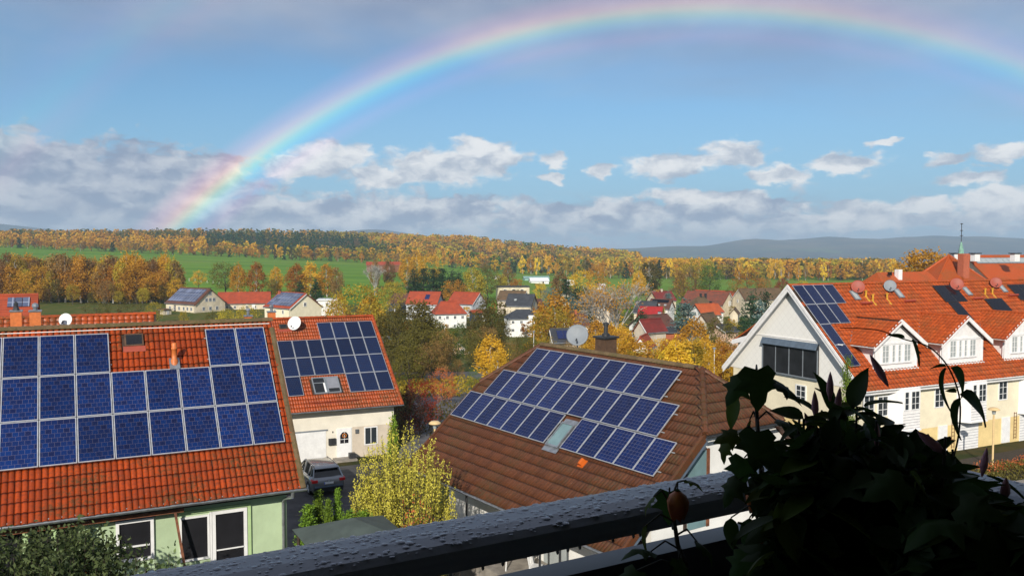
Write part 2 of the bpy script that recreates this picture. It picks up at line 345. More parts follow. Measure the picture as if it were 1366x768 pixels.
# ------------------------------------------------------------------ object helpers
def tag(o, label=None, cat=None, group=None, kind=None):
    if label: o['label'] = label
    if cat: o['category'] = cat
    if group: o['group'] = group
    if kind: o['kind'] = kind
    return o
def thing(name, label, cat, loc=(0, 0, 0), rz=0.0, group=None):
    o = bpy.data.objects.new(name, None); COL.objects.link(o); o.location = loc; o.rotation_euler = (0, 0, rz)
    o.empty_display_size = 0.2
    return tag(o, label, cat, group)
def link(name, me, parent=None, loc=None, rot=None, scale=None):
    o = bpy.data.objects.new(name, me); COL.objects.link(o)
    if parent is not None: o.parent = parent
    if loc is not None: o.location = loc
    if rot is not None: o.rotation_euler = rot
    if scale is not None: o.scale = scale
    return o
class MB:
    def __init__(s): s.v = []; s.f = []; s.mi = []; s.cur = 0; s.smooth = False
    def mat(s, i): s.cur = i; return s
    def add(s, vs, fs):
        b = len(s.v); s.v += [tuple(p) for p in vs]
        for f in fs: s.f.append(tuple(b + i for i in f)); s.mi.append(s.cur)
        return s
    def box(s, x0, x1, y0, y1, z0, z1):
        v = [(x, y, z) for z in (z0, z1) for y in (y0, y1) for x in (x0, x1)]
        return s.add(v, [(0, 2, 3, 1), (4, 5, 7, 6), (0, 1, 5, 4), (2, 6, 7, 3), (0, 4, 6, 2), (1, 3, 7, 5)])
    def poly(s, pts): return s.add(pts, [tuple(range(len(pts)))])
    def slab(s, pts, t):
        """polygon given a thickness along minus its normal"""
        P = [Vector(p) for p in pts]; n = (P[1] - P[0]).cross(P[2] - P[0]).normalized()
        k = len(P); v = P + [p - n * t for p in P]
        f = [tuple(range(k)), tuple(range(2 * k - 1, k - 1, -1))] + [(i, i + k, (i + 1) % k + k, (i + 1) % k) for i in range(k)]
        return s.add(v, f)
    def prism(s, pts, axis, a, b):
        """2-D outline pts extruded along axis 'x','y' or 'z' from a to b"""
        k = len(pts)
        mk = {'x': lambda p, t: (t, p[0], p[1]), 'y': lambda p, t: (p[0], t, p[1]), 'z': lambda p, t: (p[0], p[1], t)}[axis]
        v = [mk(p, a) for p in pts] + [mk(p, b) for p in pts]
        f = [tuple(range(k - 1, -1, -1)), tuple(range(k, 2 * k))] + [(i, (i + 1) % k, (i + 1) % k + k, i + k) for i in range(k)]
        return s.add(v, f)
    def tube(s, p0, p1, r0, r1=None, n=8, cap=True):
        r1 = r0 if r1 is None else r1; p0 = Vector(p0); p1 = Vector(p1); d = (p1 - p0)
        if d.length < 1e-6: return s
        d.normalize(); a = d.orthogonal().normalized(); b = d.cross(a)
        v = []
        for p, r in ((p0, r0), (p1, r1)):
            for i in range(n):
                t = 2 * PI * i / n; v.append(p + a * (r * math.cos(t)) + b * (r * math.sin(t)))
        f = [(i, (i + 1) % n, (i + 1) % n + n, i + n) for i in range(n)]
        if cap: f += [tuple(range(n - 1, -1, -1)), tuple(range(n, 2 * n))]
        return s.add(v, f)
    def path(s, pts, r, n=6):
        for a, b in zip(pts[:-1], pts[1:]): s.tube(a, b, r, r, n)
        return s
    def lathe(s, prof, n=16, c=(0, 0, 0)):
        v = []; f = []
        for (r, z) in prof:
            for i in range(n):
                t = 2 * PI * i / n; v.append((c[0] + r * math.cos(t), c[1] + r * math.sin(t), c[2] + z))
        for j in range(len(prof) - 1):
            for i in range(n):
                f.append((j * n + i, j * n + (i + 1) % n, (j + 1) * n + (i + 1) % n, (j + 1) * n + i))
        return s.add(v, f)
    def xf(s, M4):
        s.v = [tuple(M4 @ Vector(p)) for p in s.v]; return s
    def mesh(s, name, mats):
        me = bpy.data.meshes.new(name); me.from_pydata(s.v, [], s.f)
        for m in (mats if isinstance(mats, (list, tuple)) else [mats]): me.materials.append(M(m) if isinstance(m, str) else m)
        if len(me.materials) > 1: me.polygons.foreach_set('material_index', s.mi)
        if s.smooth: me.polygons.foreach_set('use_smooth', [True] * len(s.f))
        me.update(); return me
    def build(s, name, mats, parent=None, loc=None, rot=None):
        return link(name, s.mesh(name, mats), parent, loc, rot)
def bevel(o, w=0.01, seg=2):
    b = o.modifiers.new('bevel', 'BEVEL'); b.width = w; b.segments = seg; b.limit_method = 'ANGLE'; return o
def np_mesh(name, verts, faces, mats, v=None, mi=None, smooth=False):
    """verts (n,3), faces (m,k) uniform face size"""
    me = bpy.data.meshes.new(name); n, (m_, k) = len(verts), faces.shape
    me.vertices.add(n); me.vertices.foreach_set('co', np.ascontiguousarray(verts, dtype=np.float32).ravel())
    me.loops.add(m_ * k); me.loops.foreach_set('vertex_index', np.ascontiguousarray(faces, dtype=np.int32).ravel())
    me.polygons.add(m_); me.polygons.foreach_set('loop_start', np.arange(0, m_ * k, k, dtype=np.int32))
    try: me.polygons.foreach_set('loop_total', np.full(m_, k, dtype=np.int32))
    except Exception: pass
    for mm in mats: me.materials.append(M(mm))
    if mi is not None: me.polygons.foreach_set('material_index', mi.astype(np.int32))
    if smooth: me.polygons.foreach_set('use_smooth', np.ones(m_, dtype=bool))
    me.update(calc_edges=True)
    if v is not None:
        a = me.attributes.new('v', 'FLOAT', 'POINT'); a.data.foreach_set('value', v.astype(np.float32))
    return me

# ------------------------------------------------------------------ terrain
def sm(x, a, b):
    t = np.clip((x - a) / (b - a), 0, 1); return t * t * (3 - 2 * t)
def lin(x, a, b): return np.clip((x - a) / (b - a), 0, 1)
def gz(X, Y):
    X = np.asarray(X, float); Y = np.asarray(Y, float)
    z = -11.4 * sm(Y, 72, 205)
    z = z - 0.7 * sm(X, 10, 24) * sm(Y, 40, 55)
    z = z + 4.0 * sm(-X, 15, 80) * sm(Y, 100, 220)
    z = z + 24.0 / 850 * np.clip(Y - 150, 0, 930) * lin(-X, -100, 600) * (1 - 0.35 * sm(Y, 1400, 3000))
    z = z + 25.0 * sm(Y, 1000, 1600) * sm(-X, -420, 60) * (1 - .35 * sm(-X, 350, 700)) * (1 - 0.6 * sm(Y, 2300, 4200))
    z = z - 36 * sm(Y, 850, 2000) * sm(X, 150, 600)
    z = z - 30 * sm(Y, 2200, 4500)
    # hills on the horizon
    h = np.zeros_like(z + X)
    T = np.where(Y > 1, X / np.maximum(Y, 1), 0)
    def bump(T0, w, H, Y0, dY): return H * np.exp(-np.abs((T - T0) / w) ** 2.6) * np.exp(-np.abs((Y - Y0) / dY) ** 2.4)
    def wv(k, p): return np.sin(X / k + p)
    h = h + 165 * np.exp(-np.abs((X - 3900) / 1500) ** 3.2) * np.exp(-np.abs((Y - 8600) / 1500) ** 2) * (1 + 0.05 * wv(160, 1) + .03 * wv(61, .3))
    h = h + 26 * np.exp(-np.abs((X - 3900) / 600) ** 2.2) * np.exp(-np.abs((Y - 8600) / 1300) ** 2)
    h = h + 118 * np.exp(-np.abs((X - 1800) / 1500) ** 3) * np.exp(-np.abs((Y - 8200) / 1400) ** 2) * (1 + 0.05 * wv(130, 2))
    h = h + 30 * np.exp(-np.abs((X - 2250) / 260) ** 2.0) * np.exp(-np.abs((Y - 8300) / 900) ** 2)
    h = h + 100 * np.exp(-np.abs((X - 5300) / 1100) ** 3) * np.exp(-np.abs((Y - 8900) / 1500) ** 2)
    h = h + 168 * np.exp(-np.abs((X + 1500) / 680) ** 2.2) * np.exp(-np.abs((Y - 8000) / 1500) ** 2) * (1 + 0.03 * wv(110, .6))
    h = h + 105 * np.exp(-np.abs((X + 650) / 900) ** 2.2) * np.exp(-np.abs((Y - 8600) / 1500) ** 2)
    h = h + 200 * np.exp(-np.abs((X + 5400) / 900) ** 2.2) * np.exp(-np.abs((Y - 8000) / 1500) ** 2) * (1 + 0.03 * wv(140, .2))
    h = h + 160 * np.exp(-np.abs((X + 4300) / 1100) ** 2.2) * np.exp(-np.abs((Y - 8200) / 1500) ** 2)
    return z + h + 0.25 * np.sin(X / 17.) * np.sin(Y / 23.) * sm(Y, 90, 160)
def gzf(x, y): return float(gz(x, y))
def Yb(X):
    """forest edge beyond the meadows, as distance for each X"""
    return np.interp(X, [-1200, -600, -340, -160, 30, 150, 260, 420, 700], [1060, 985, 940, 880, 790, 735, 705, 690, 700])

def build_ground():
    def axis(lo, hi, n):
        t = np.linspace(-1, 1, n); k = 5.2
        s_ = np.sinh(k * t) / math.sinh(k); return np.where(s_ < 0, -s_ * lo, s_ * hi)
    xs = axis(-10500, 10500, 301); ys = np.concatenate([axis(-1500, 1500, 61)[:30], np.sinh(np.linspace(0, 5.2, 330)) / math.sinh(5.2) * 10800])
    gx, gy = np.meshgrid(xs, ys); z = gz(gx, gy)
    V = np.stack([gx.ravel(), gy.ravel(), z.ravel()], 1)
    ny, nx = gx.shape; i = np.arange(ny * nx).reshape(ny, nx)
    F = np.stack([i[:-1, :-1].ravel(), i[:-1, 1:].ravel(), i[1:, 1:].ravel(), i[1:, :-1].ravel()], 1)
    m, N, b = nm('ground_cover')
    pos = N.new('ShaderNodeNewGeometry').outputs['Position']
    sp = N.new('ShaderNodeSeparateXYZ'); N.l.new(pos, sp.inputs[0]); X, Y, Z = sp.outputs
    n1 = N.noise(pos, 0.012, 6, 0.6); n2 = N.noise(pos, 0.25, 5, 0.65); n3 = N.noise(pos, 0.0016, 5, 0.6)
    village = N.mix(N.ss(n2, 0.35, 0.65), (0.060, 0.095, 0.016), (0.13, 0.115, 0.03))
    meadow = N.mix(N.ss(N.noise(N.vm('MULTIPLY', pos, (0.4, 1.6, 1)).outputs[0], 0.02, 5), 0.35, 0.65), (0.090, 0.215, 0.016), (0.150, 0.28, 0.024))
    meadow = N.mix(N.ss(n2, 0.45, 0.8, 0, 0.5), meadow, (0.13, 0.15, 0.03))
    tl = N.m('ABSOLUTE', N.m('SINE', N.m('ADD', N.m('MULTIPLY', X, .16), N.m('MULTIPLY', Y, .34)))); meadow = N.mix(N.m('MULTIPLY', N.ss(tl, .93, 1.0), .35), meadow, (0.16, 0.20, 0.04))
    meadow = N.mix(N.m('MULTIPLY', N.ss(n3, .46, .54), .5), meadow, (0.16, 0.22, 0.03))
    wood = N.mix(n2, (0.06, 0.045, 0.015), (0.12, 0.075, 0.02))
    vor = N.new('ShaderNodeTexVoronoi'); vor.inputs['Scale'].default_value = 0.0021; N.l.new(pos, vor.inputs['Vector'])
    vs = N.new('ShaderNodeSeparateColor'); N.l.new(vor.outputs['Color'], vs.inputs[0])
    far = N.ramp(vs.outputs[0], [(0, (0.045, 0.055, 0.03)), (0.35, (0.09, 0.07, 0.035)), (0.6, (0.08, 0.12, 0.03)), (0.8, (0.17, 0.13, 0.06)), (1, (0.05, 0.06, 0.035))])
    far = N.mix(N.ss(N.noise(pos, 0.004, 6, 0.7), 0.45, 0.58), far, (0.030, 0.034, 0.022))
    hill = N.mix(N.ss(N.noise(pos, 0.002, 6, 0.7), 0.4, 0.62), (0.030, 0.036, 0.022), (0.13, 0.10, 0.05))
    c = N.mix(N.ss(N.m('ADD', Y, N.m('MULTIPLY', n1, 90)), 360, 395), village, meadow)
    c = N.mix(N.ss(Y, 1030, 1120), c, wood); c = N.mix(N.ss(Y, 1900, 2500), c, far); c = N.mix(N.ss(Z, 0, 45), c, N.mix(N.ss(Y, 4500, 6000), c, hill))
    near = N.mix(N.ss(n2, 0.4, 0.6), (0.03, 0.04, 0.012), (0.07, 0.055, 0.02))
    c = N.mix(N.ss(Y, 90, 60), c, near)
    N.l.new(c, b.inputs['Base Color']); b.inputs['Roughness'].default_value = 0.95; b.inputs['Specular IOR Level'].default_value = 0.1
    me = np_mesh('ground', V, F, ['ground_cover'], smooth=True)
    tag(link('ground', me), kind='structure')
build_ground()

def sheet(name, pts, mat, lift=0.004, label=None):
    """flat paved sheet draped 4 mm steps above the ground"""
    mb = MB(); n = 14
    P = [Vector(p) for p in pts]
    v = []; f = []
    for j in range(n + 1):
        for i in range(n + 1):
            a = P[0].lerp(P[1], i / n); b_ = P[3].lerp(P[2], i / n); p = a.lerp(b_, j / n)
            v.append((p.x, p.y, gzf(p.x, p.y) + lift))
    for j in range(n):
        for i in range(n):
            k = j * (n + 1) + i; f.append((k, k + 1, k + n + 2, k + n + 1))
    mb.add(v, f); return tag(mb.build(name, mat), kind='structure')

# ------------------------------------------------------------------ roofs, tiles, panels
def tile_proto(name, w, l, humps, mat, seg=4, amp=0.028, thick=0.016, profile='roll'):
    """one roof tile, x along the ridge, y up the slope, z out of the slope; rolled profile with a front lip"""
    mb = MB(); n = humps * seg
    xs = [w * i / n for i in range(n + 1)]
    if profile == 'roll': zs = [amp * abs(math.sin(PI * humps * x / w)) ** 0.65 for x in xs]
    else: zs = [amp * (1 if (i % seg) in (1,) else 0.25) for i in range(n + 1)]
    lo = [(x, 0.0, z + thick * 1.3) for x, z in zip(xs, zs)]; hi = [(x, l * 1.04, z + 0.002) for x, z in zip(xs, zs)]
    bt = [(x, 0.004, z - thick) for x, z in zip(xs, zs)]
    v = lo + hi + bt; k = n + 1; f = []
    for i in range(n):
        f.append((i, i + 1, k + i + 1, k + i)); f.append((2 * k + i, 2 * k + i + 1, i + 1, i))
    mb.add(v, f); mb.smooth = False
    me = mb.mesh(name, mat); tile_attrs(me, amp, l); return me
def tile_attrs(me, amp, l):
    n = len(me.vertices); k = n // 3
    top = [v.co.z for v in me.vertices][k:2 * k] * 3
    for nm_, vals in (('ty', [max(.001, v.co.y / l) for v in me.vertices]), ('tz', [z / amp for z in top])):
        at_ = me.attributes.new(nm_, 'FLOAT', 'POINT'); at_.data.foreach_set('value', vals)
def plane_M(h0, phi):
    """maps slope coordinates (a along ridge, s up the slope, t out of the slope) to the house's own frame"""
    c, s = math.cos(phi), math.sin(phi)
    return Matrix(((1, 0, 0, 0), (0, c, -s, 0), (0, s, c, h0), (0, 0, 0, 1)))
def tiles_joined(name, proto, poses, PM, mat, parent):
    """many tiles as one mesh; poses (a, s) ; each tile keeps its own shade"""
    vs = np.array([v.co[:] for v in proto.vertices]); fs = np.array([p.vertices[:] for p in proto.polygons])
    n = len(poses)
    if n == 0: return None
    P = np.array(poses); jit = rng.normal(0, 1, (n, 3)) * np.array([0.003, 0.004, 0.0025])
    V = vs[None] + np.concatenate([P, np.zeros((n, 1))], 1)[:, None, :] + jit[:, None, :]
    V = V.reshape(-1, 3); A = np.array(PM)
    V = V @ A[:3, :3].T + A[:3, 3]
    F = (fs[None] + (np.arange(n) * len(vs))[:, None, None]).reshape(-1, 4)
    me = np_mesh(name, V, F, [mat], v=np.repeat(rng.random(n), len(vs)))
    for nm_ in ('ty', 'tz'):
        pv = [d.value for d in proto.attributes[nm_].data]; at_ = me.attributes.new(nm_, 'FLOAT', 'POINT'); at_.data.foreach_set('value', np.tile(pv, n).astype(np.float32))
    return tag(link(name, me, parent), kind='stuff')
def ridge_caps(root, name, p0, p1, r, step, mat, parent=None):
    """a row of overlapping half-round ridge tiles between two points"""
    p0 = Vector(p0); p1 = Vector(p1); L = (p1 - p0).length; n = max(1, int(round(L / step))); d = (p1 - p0).normalized()
    mb = MB(); k = 6; l = L / n
    for j in range(2):
        rr = r * (1.0, 0.86)[j]
        for i in range(k + 1):
            t = PI * (i / k); mb.v.append((j * l * 1.05, rr * math.cos(t), rr * math.sin(t) - r * 0.25))
    for i in range(k): mb.f.append((i, k + 1 + i, k + 2 + i, i + 1)); mb.mi.append(0)
    mb.f.append(tuple(range(k + 1))); mb.mi.append(0)
    me = mb.mesh(name, mat)
    x = d; y = Vector((0, 0, 1)).cross(x).normalized(); z = x.cross(y)
    rot = Matrix((x, y, z)).transposed().to_euler()
    for i in range(n):
        o = link(name, me, parent or root, p0 + d * (i * l), rot)
def make_panel(w, h, cells, parent, PM, a, s, gap=0.02, lift=0.10, cache={}):
    key = (w, h, cells)
    if key not in cache:
        t = 0.04; f = 0.028
        g = MB().box(f * .5, w - f * .5, f * .5, h - f * .5, 0.005, t - 0.006).mesh('solar_panel', [cells])
        fr = MB()
        fr.box(0, w, 0, f, 0, t); fr.box(0, w, h - f, h, 0, t); fr.box(0, f, f, h - f, 0, t); fr.box(w - f, w, f, h - f, 0, t)
        cache[key] = (g, fr.mesh('panel_frame', ['dark_metal' if cells == 'cells_black' else 'alu']))
    g, fr = cache[key]
    rot = PM.to_euler()
    o = link('solar_panel', g, parent, PM @ Vector((a + gap / 2, s + gap / 2, lift)), rot)
    link('panel_frame', fr, o); return o
def window(parent, x0, x1, z0, z1, face, pos, frame='white_paint', pane='window_glass', bars=(1, 1), depth=0.07, fw=0.07, name='window', sill=True, cache={}):
    """framed window standing 3 cm proud with its pane recessed; face 'y-','y+','x-','x+' says which way it looks"""
    w, h = x1 - x0, z1 - z0
    key = (round(w, 2), round(h, 2), frame, pane, bars, fw, depth)
    if key not in cache:
        m = MB(); d0, d1 = -depth * .5, depth * .5
        m.box(0, w, d0, d1, 0, fw); m.box(0, w, d0, d1, h - fw, h); m.box(0, fw, d0, d1, fw, h - fw); m.box(w - fw, w, d0, d1, fw, h - fw)
        for i in range(1, bars[0]): x = w * i / bars[0]; m.box(x - fw * .3, x + fw * .3, d0 + .01, d1 - .015, fw, h - fw)
        for j in range(1, bars[1]): z = h * j / bars[1]; m.box(fw, w - fw, d0 + .014, d1 - .018, z - fw * .22, z + fw * .22)
        p = MB().box(fw, w - fw, -0.006, 0.006, fw, h - fw)
        cache[key] = (m.mesh(name, frame), p.mesh('pane', pane))
    fm, pm = cache[key]
    if face == 'y-': loc, rz = (x0, pos - 0.0, z0), 0
    elif face == 'y+': loc, rz = (x1, pos, z0), PI
    elif face == 'x-': loc, rz = (pos, x1, z0), -PI / 2
    else: loc, rz = (pos, x0, z0), PI / 2
    o = link(name, fm, parent, loc, (0, 0, rz)); link('pane', pm, o); return o
def gutter(parent, p0, p1, r=0.07, mat='zinc', name='gutter'):
    p0 = Vector(p0); p1 = Vector(p1); d = (p1 - p0); L = d.length
    mb = MB(); k = 6
    for j in (0, 1):
        for i in range(k + 1):
            t = PI + PI * i / k; mb.v.append((j * L, r * math.cos(t), r * math.sin(t)))
        for i in range(k + 1):
            t = PI + PI * i / k; mb.v.append((j * L, r * .86 * math.cos(t), r * .86 * math.sin(t)))
    q = 2 * (k + 1)
    for i in range(k):
        mb.f.append((i, i + 1, q + i + 1, q + i)); mb.f.append((k + 1 + i + 1, k + 1 + i, q + k + 1 + i, q + k + 2 + i)); mb.mi += [0, 0]
    mb.f += [(0, q, q + k + 1, k + 1), (k, 2 * k + 1, q + 2 * k + 1, q + k)]; mb.mi += [0, 0]
    mb.tube((0, -r, 0), (L, -r, 0), r * .14, n=5)
    x = d.normalized(); y = Vector((0, 0, 1)).cross(x); z = x.cross(y)
    return mb.build(name, mat, parent, p0, Matrix((x, y, z)).transposed().to_euler())
def root_at(name, label, cat, O, az, ground, group=None):
    return thing(name, label, cat, (O[0], O[1], ground), PI / 2 - R(az), group)
def dish(label, loc, rad, mat, aim_az=205, mast=0.8, group='satellite dishes', tilt=22, arm=True):
    t = thing('satellite_dish', label, 'satellite dish', loc, -R(aim_az - 180) , group)
    mb = MB(); mb.smooth = True; n = 20; prof = []
    for k in range(7): r = rad * k / 6; prof.append((max(r, 0.001), 0.16 * rad * (k / 6) ** 2))
    prof += [(rad, 0.16 * rad - 0.02)] + [(rad * k / 6 + .001, 0.16 * rad * (k / 6) ** 2 - 0.02) for k in range(5, -1, -1)]
    mb.lathe(prof, n); mb.xf(Matrix.Rotation(PI / 2 - R(tilt), 4, 'X'))
    mb.v = [(x, y, z + mast) for x, y, z in mb.v]; mb.build('reflector', mat, t)
    m2 = MB(); m2.tube((0, 0.06, -0.3), (0, 0.06, mast), 0.028); m2.build('mast', 'zinc', t)
    if arm:
        m3 = MB(); e = Vector((0, -rad * 1.05, mast - rad * .35)); m3.tube((0, 0.0, mast - rad * .95), e, 0.016, n=6); m3.build('feed_arm', 'zinc', t)
        m4 = MB(); m4.tube(e, e + Vector((0, .13, .06)), .045, .03, 8); m4.build('receiver_head', 'dark_metal', t)
    return t

# ------------------------------------------------------------------ house with green walls and large panel array (left)
def gable_shell(root, a0, a1, yf, yb, z_eave_f, ridge_y, ridge_z, phi, wallmat, wall_z0=0.0, name='wall', t=0.25):
    """closed gabled body: outline in y-z extruded along the ridge"""
    zt = lambda y: ridge_z - abs(y - ridge_y) * math.tan(phi)
    pts = [(yf, wall_z0), (yb, wall_z0), (yb, zt(yb)), (ridge_y, ridge_z), (yf, zt(yf))]
    return MB().prism(pts, 'x', a0, a1).build(name, wallmat, root)
def roof_slabs(root, a0, a1, s0, s1, PM, deckmat, back=True, t=0.10, name='roof'):
    mb = MB()
    f = [PM @ Vector(p) for p in ((a0, s0, 0), (a1, s0, 0), (a1, s1, 0), (a0, s1, 0))]
    mb.slab(f, t)
    if back:
        ry = f[2].y; g = [Vector((p.x, 2 * ry - p.y, p.z)) for p in f]; mb.slab([g[3], g[2], g[1], g[0]], t)
    return mb.build(name, deckmat, root)

def house_green():
    O = (-7.384, 27.405); g = 0.0; h0 = CAMZ - 6.301 - g; phi = R(46.46); az = 62.57
    root = root_at('gabled_house', 'pale green house at lower left with large blue solar array on glossy orange tile roof', 'house', O, az, g)
    PM = plane_M(h0, phi); a0, a1, s0, s1 = -12.5, 0.34, -1.62, 5.16
    ridge_y = s1 * math.cos(phi); ridge_z = h0 + s1 * math.sin(phi)
    wy = s0 * math.cos(phi) + 0.62
    gable_shell(root, a0 + .3, a1 - 0.42, wy, 2 * ridge_y - wy, 0, ridge_y, ridge_z - 0.16, phi, 'green_plaster')
    roof = roof_slabs(root, a0, a1, s0, s1, PM, 'dark_wood')
    # verge board and soffit
    TW, TL = 0.33, 0.34
    proto = tile_proto('roof_tile', TW - .004, TL, 2, 'tile_orange', 5, 0.048, .022)
    rows = [s0 - 0.06 + k * TL for k in range(20)]; cols = [a1 - TW * (k + 1) for k in range(39)]
    def covered(a, s):
        am, sm_ = a + TW / 2, s + TL / 2
        if -8.9 < am + 0 < -0.15 and 0.2 < sm_ < 2.95 : return True
        if (-2 + .15 < am < -0.15 or -12 < am < -5.2) and 0.2 < sm_ < 4.55: return True
        if -4.52 < am < -3.98 and 4.2 < sm_ < 4.75: return True
        return False
    P = [(a, s) for s in rows for a in cols if s + TL < s1 + .12 and not covered(a, s)]
    vis = sorted([p for p in P if p[0] > -8.6], key=lambda p: (p[1] > 3, p[1], -p[0]))
    near = vis[:298]; rest = vis[298:] + [p for p in P if p[0] <= -8.6]
    rot = PM.to_euler()
    for a, s in near:
        o = link('roof_tile', proto, roof, PM @ Vector((a + random.gauss(0, .003), s + random.gauss(0, .004), random.gauss(0, .002))), rot)
        o.rotation_euler.y += random.gauss(0, .006)
    tiles_joined('roof_tiles_upper', proto, rest, PM, 'tile_orange', roof)
    bp = [(a, s) for s in rows for a in cols]
    mir = Matrix(((1, 0, 0, 0), (0, -1, 0, 2 * ridge_y), (0, 0, 1, 0), (0, 0, 0, 1)))
    tiles_joined('back_slope_tiles', proto, bp, mir @ PM, 'tile_orange', roof)
    ridge_caps(root, 'ridge_tile', (a0, ridge_y, ridge_z + .03), (a1 + .02, ridge_y, ridge_z + .03), 0.13, 0.36, 'ridge_moss', roof)
    # white mortar line under the ridge tiles, verge tiles down the gable
    mm = MB(); q0 = PM @ Vector((a0, s1 - .17, .05)); q1 = PM @ Vector((a1 - .1, s1 - .17, .05)); mm.tube(q0, q1, 0.018, n=5); mm.build('ridge_mortar', 'white_plaster', roof)
    vt = MB(); 
    for k in range(19):
        s = s0 - .06 + k * TL
        vt.v, vt.f, vt.mi = [], [], []
    vproto = MB().prism([(0.0, -.10), (.17, -.10), (.17, .055), (.10, .075), (0.0, .06)], 'y', 0, TL * 1.04).mesh('verge_tile', 'ridge_moss')
    for k in range(19):
        s = s0 - .06 + k * TL
        if s + TL > s1 + .05: break
        link('verge_tile', vproto, roof, PM @ Vector((a1 - .13, s, .012 + random.gauss(0, .003))), rot)
    bx = MB(); bx.slab([PM @ Vector(p) for p in ((a1 - .08, s0, -.02), (a1 + .0, s0, -.02), (a1, s1, -.02), (a1 - .08, s1, -.02))], .2); bx.build('bargeboard', 'brown_wood', root)
    # eaves: gutter, snow-white clips, soffit, timber fascia
    e = PM @ Vector((0, s0, 0))
    gutter(root, (a0, e.y - .10, e.z - .03), (a1 + .06, e.y - .10, e.z - .03), 0.075)
    dp = MB(); x = a1 - .38
    dp.path([(x, e.y - .1, e.z - .08), (x, e.y - .06, e.z - .26), (x - .12, wy - .16, e.z - .42), (x - .16, wy - .07, e.z - .55), (x - .16, wy - .07, 0.1)], 0.05, 10); dp.build('downpipe', 'zinc', root)
    cl = MB()
    for k in range(37):
        xx = a1 - .16 - k * .33; cl.box(xx - .016, xx + .016, e.y - .02, e.y + .03, e.z + .005, e.z + .045)
    cl.build('tile_clips', 'alu', root)['kind'] = 'stuff'
    MB().box(a0 + .3, a1 - .42, e.y + .05, wy - .004, e.z - .19, e.z - .16).build('soffit', 'dark_wood', root)
    MB().box(a0 + .3, -3.2, e.y + .25, e.y + .37, e.z - .36, e.z - .20).build('purlin', 'brown_wood', root)
    # panels
    for r_, cols_ in ((0, range(-12, 0)), (1, range(-12, 0)), (2, list(range(-12, -5)) + [-2, -1])):
        for c_ in cols_: make_panel(0.98, 1.575, 'cells_offset', root, PM, c_, r_ * 1.595)
    rl = MB()
    for s in (0.35, 1.25, 1.95, 2.85): 
        p0 = PM @ Vector((-12, s, .055)); p1 = PM @ Vector((0.06, s, .055)); rl.tube(p0, p1, .02, n=4)
    for s in (3.55, 4.45):
        for (u, v_) in ((-12, -4.95), (-2.05, .06)): rl.tube(PM @ Vector((u, s, .055)), PM @ Vector((v_, s, .055)), .02, n=4)
    rl.build('mounting_rail', 'alu', root)
    # small roof hatch
    hb = MB().box(0, .58, 0, .50, 0, .10).build('roof_hatch', 'chimney_brown', root, PM @ Vector((-4.54, 4.22, .03)), rot)
    MB().box(.05, .53, .05, .45, .10, .108).build('pane', 'clear_dark', hb)
    MB().slab([(-.05, -.2, .03), (.63, -.2, .03), (.63, 0, .075), (-.05, 0, .075)], .01).build('apron', 'dish_red', hb)
    # clay vent pipe
    b = PM @ Vector((-3.08, 3.30, 0))
    v = MB(); v.smooth = True; v.lathe([(.11, -.05), (.11, .28), (.085, .30), (.085, .62), (.10, .63), (.10, .68), (.08, .69), (.085, .80), (.06, .84), (.001, .84)], 14)
    vo = v.build('vent_pipe', 'terracotta', root, b)
    MB().slab([(-.16, -.22, .0), (.16, -.22, .0), (.16, .12, .32), (-.16, .12, .32)], .03).build('flashing', 'zinc', vo)
    # windows on the garden side
    wz = h0 - 1.66
    bx_ = window(root, -5.05, -4.02, wz - 1.25, wz, 'y-', wy - .02, bars=(1, 1), fw=.09, depth=.12, pane='door_glass')
    MB().box(-5.1, -3.97, wy - .10, wy - .012, wz + .01, wz + .17).build('shutter_box', 'blue_grey_trim', root)
    MB().box(-4.90, -4.14, wy - .075, wy - .05, wz - .82, wz - .77).build('window_transom', 'white_paint', root)
    zz = h0 - 1.72
    MB().box(-3.33, -1.20, wy - .07, wy + .01, zz + .0, zz + .10).build('window_surround', 'greentrim', root)
    MB().box(-1.30, -1.20, wy - .07, wy + .01, zz - 2.6, zz - .004).build('window_surround', 'greentrim', root)
    d = window(root, -2.36, -1.32, zz - 2.25, zz - .02, 'y-', wy - .02, bars=(1, 1), fw=.10, depth=.12, pane='door_glass', name='patio_door')
    MB().box(-2.25, -1.43, wy - .10, wy - .085, zz - 1.25, zz - 1.21).build('railing_bar', 'white_paint', root)
    window(root, -3.30, -2.44, zz - 1.45, zz - .08, 'y-', wy - .02, fw=.06, depth=.10, pane='door_glass')
    MB().box(-2.43, -2.37, wy - .09, wy + .0, zz - 2.25, zz - .02).build('window_mullion', 'white_paint', root)
    MB().tube((-3.45, e.y + .3, e.z - .3), (-3.1, wy - .9, e.z - 3.0), .05, n=4).build('brace', 'brown_wood', root)
    for x in (-7.4, -6.7, -6.0): MB().box(x, x + .13, e.y + .2, e.y + .33, 0, e.z - .36).build('porch_post', 'greentrim', root)
    MB().box(-5.9, -5.75, wy - .06, wy, e.z - 3.0, e.z - .8).build('shutter', 'orange_wood', root)
    MB().box(-9.5, -6.1, wy - .03, wy, .5, e.z - .4).build('glazed_porch', 'door_glass', root)
    for x, z in ((-7.8, 1.05), (-6.9, 1.05)):
        pass
house_green()

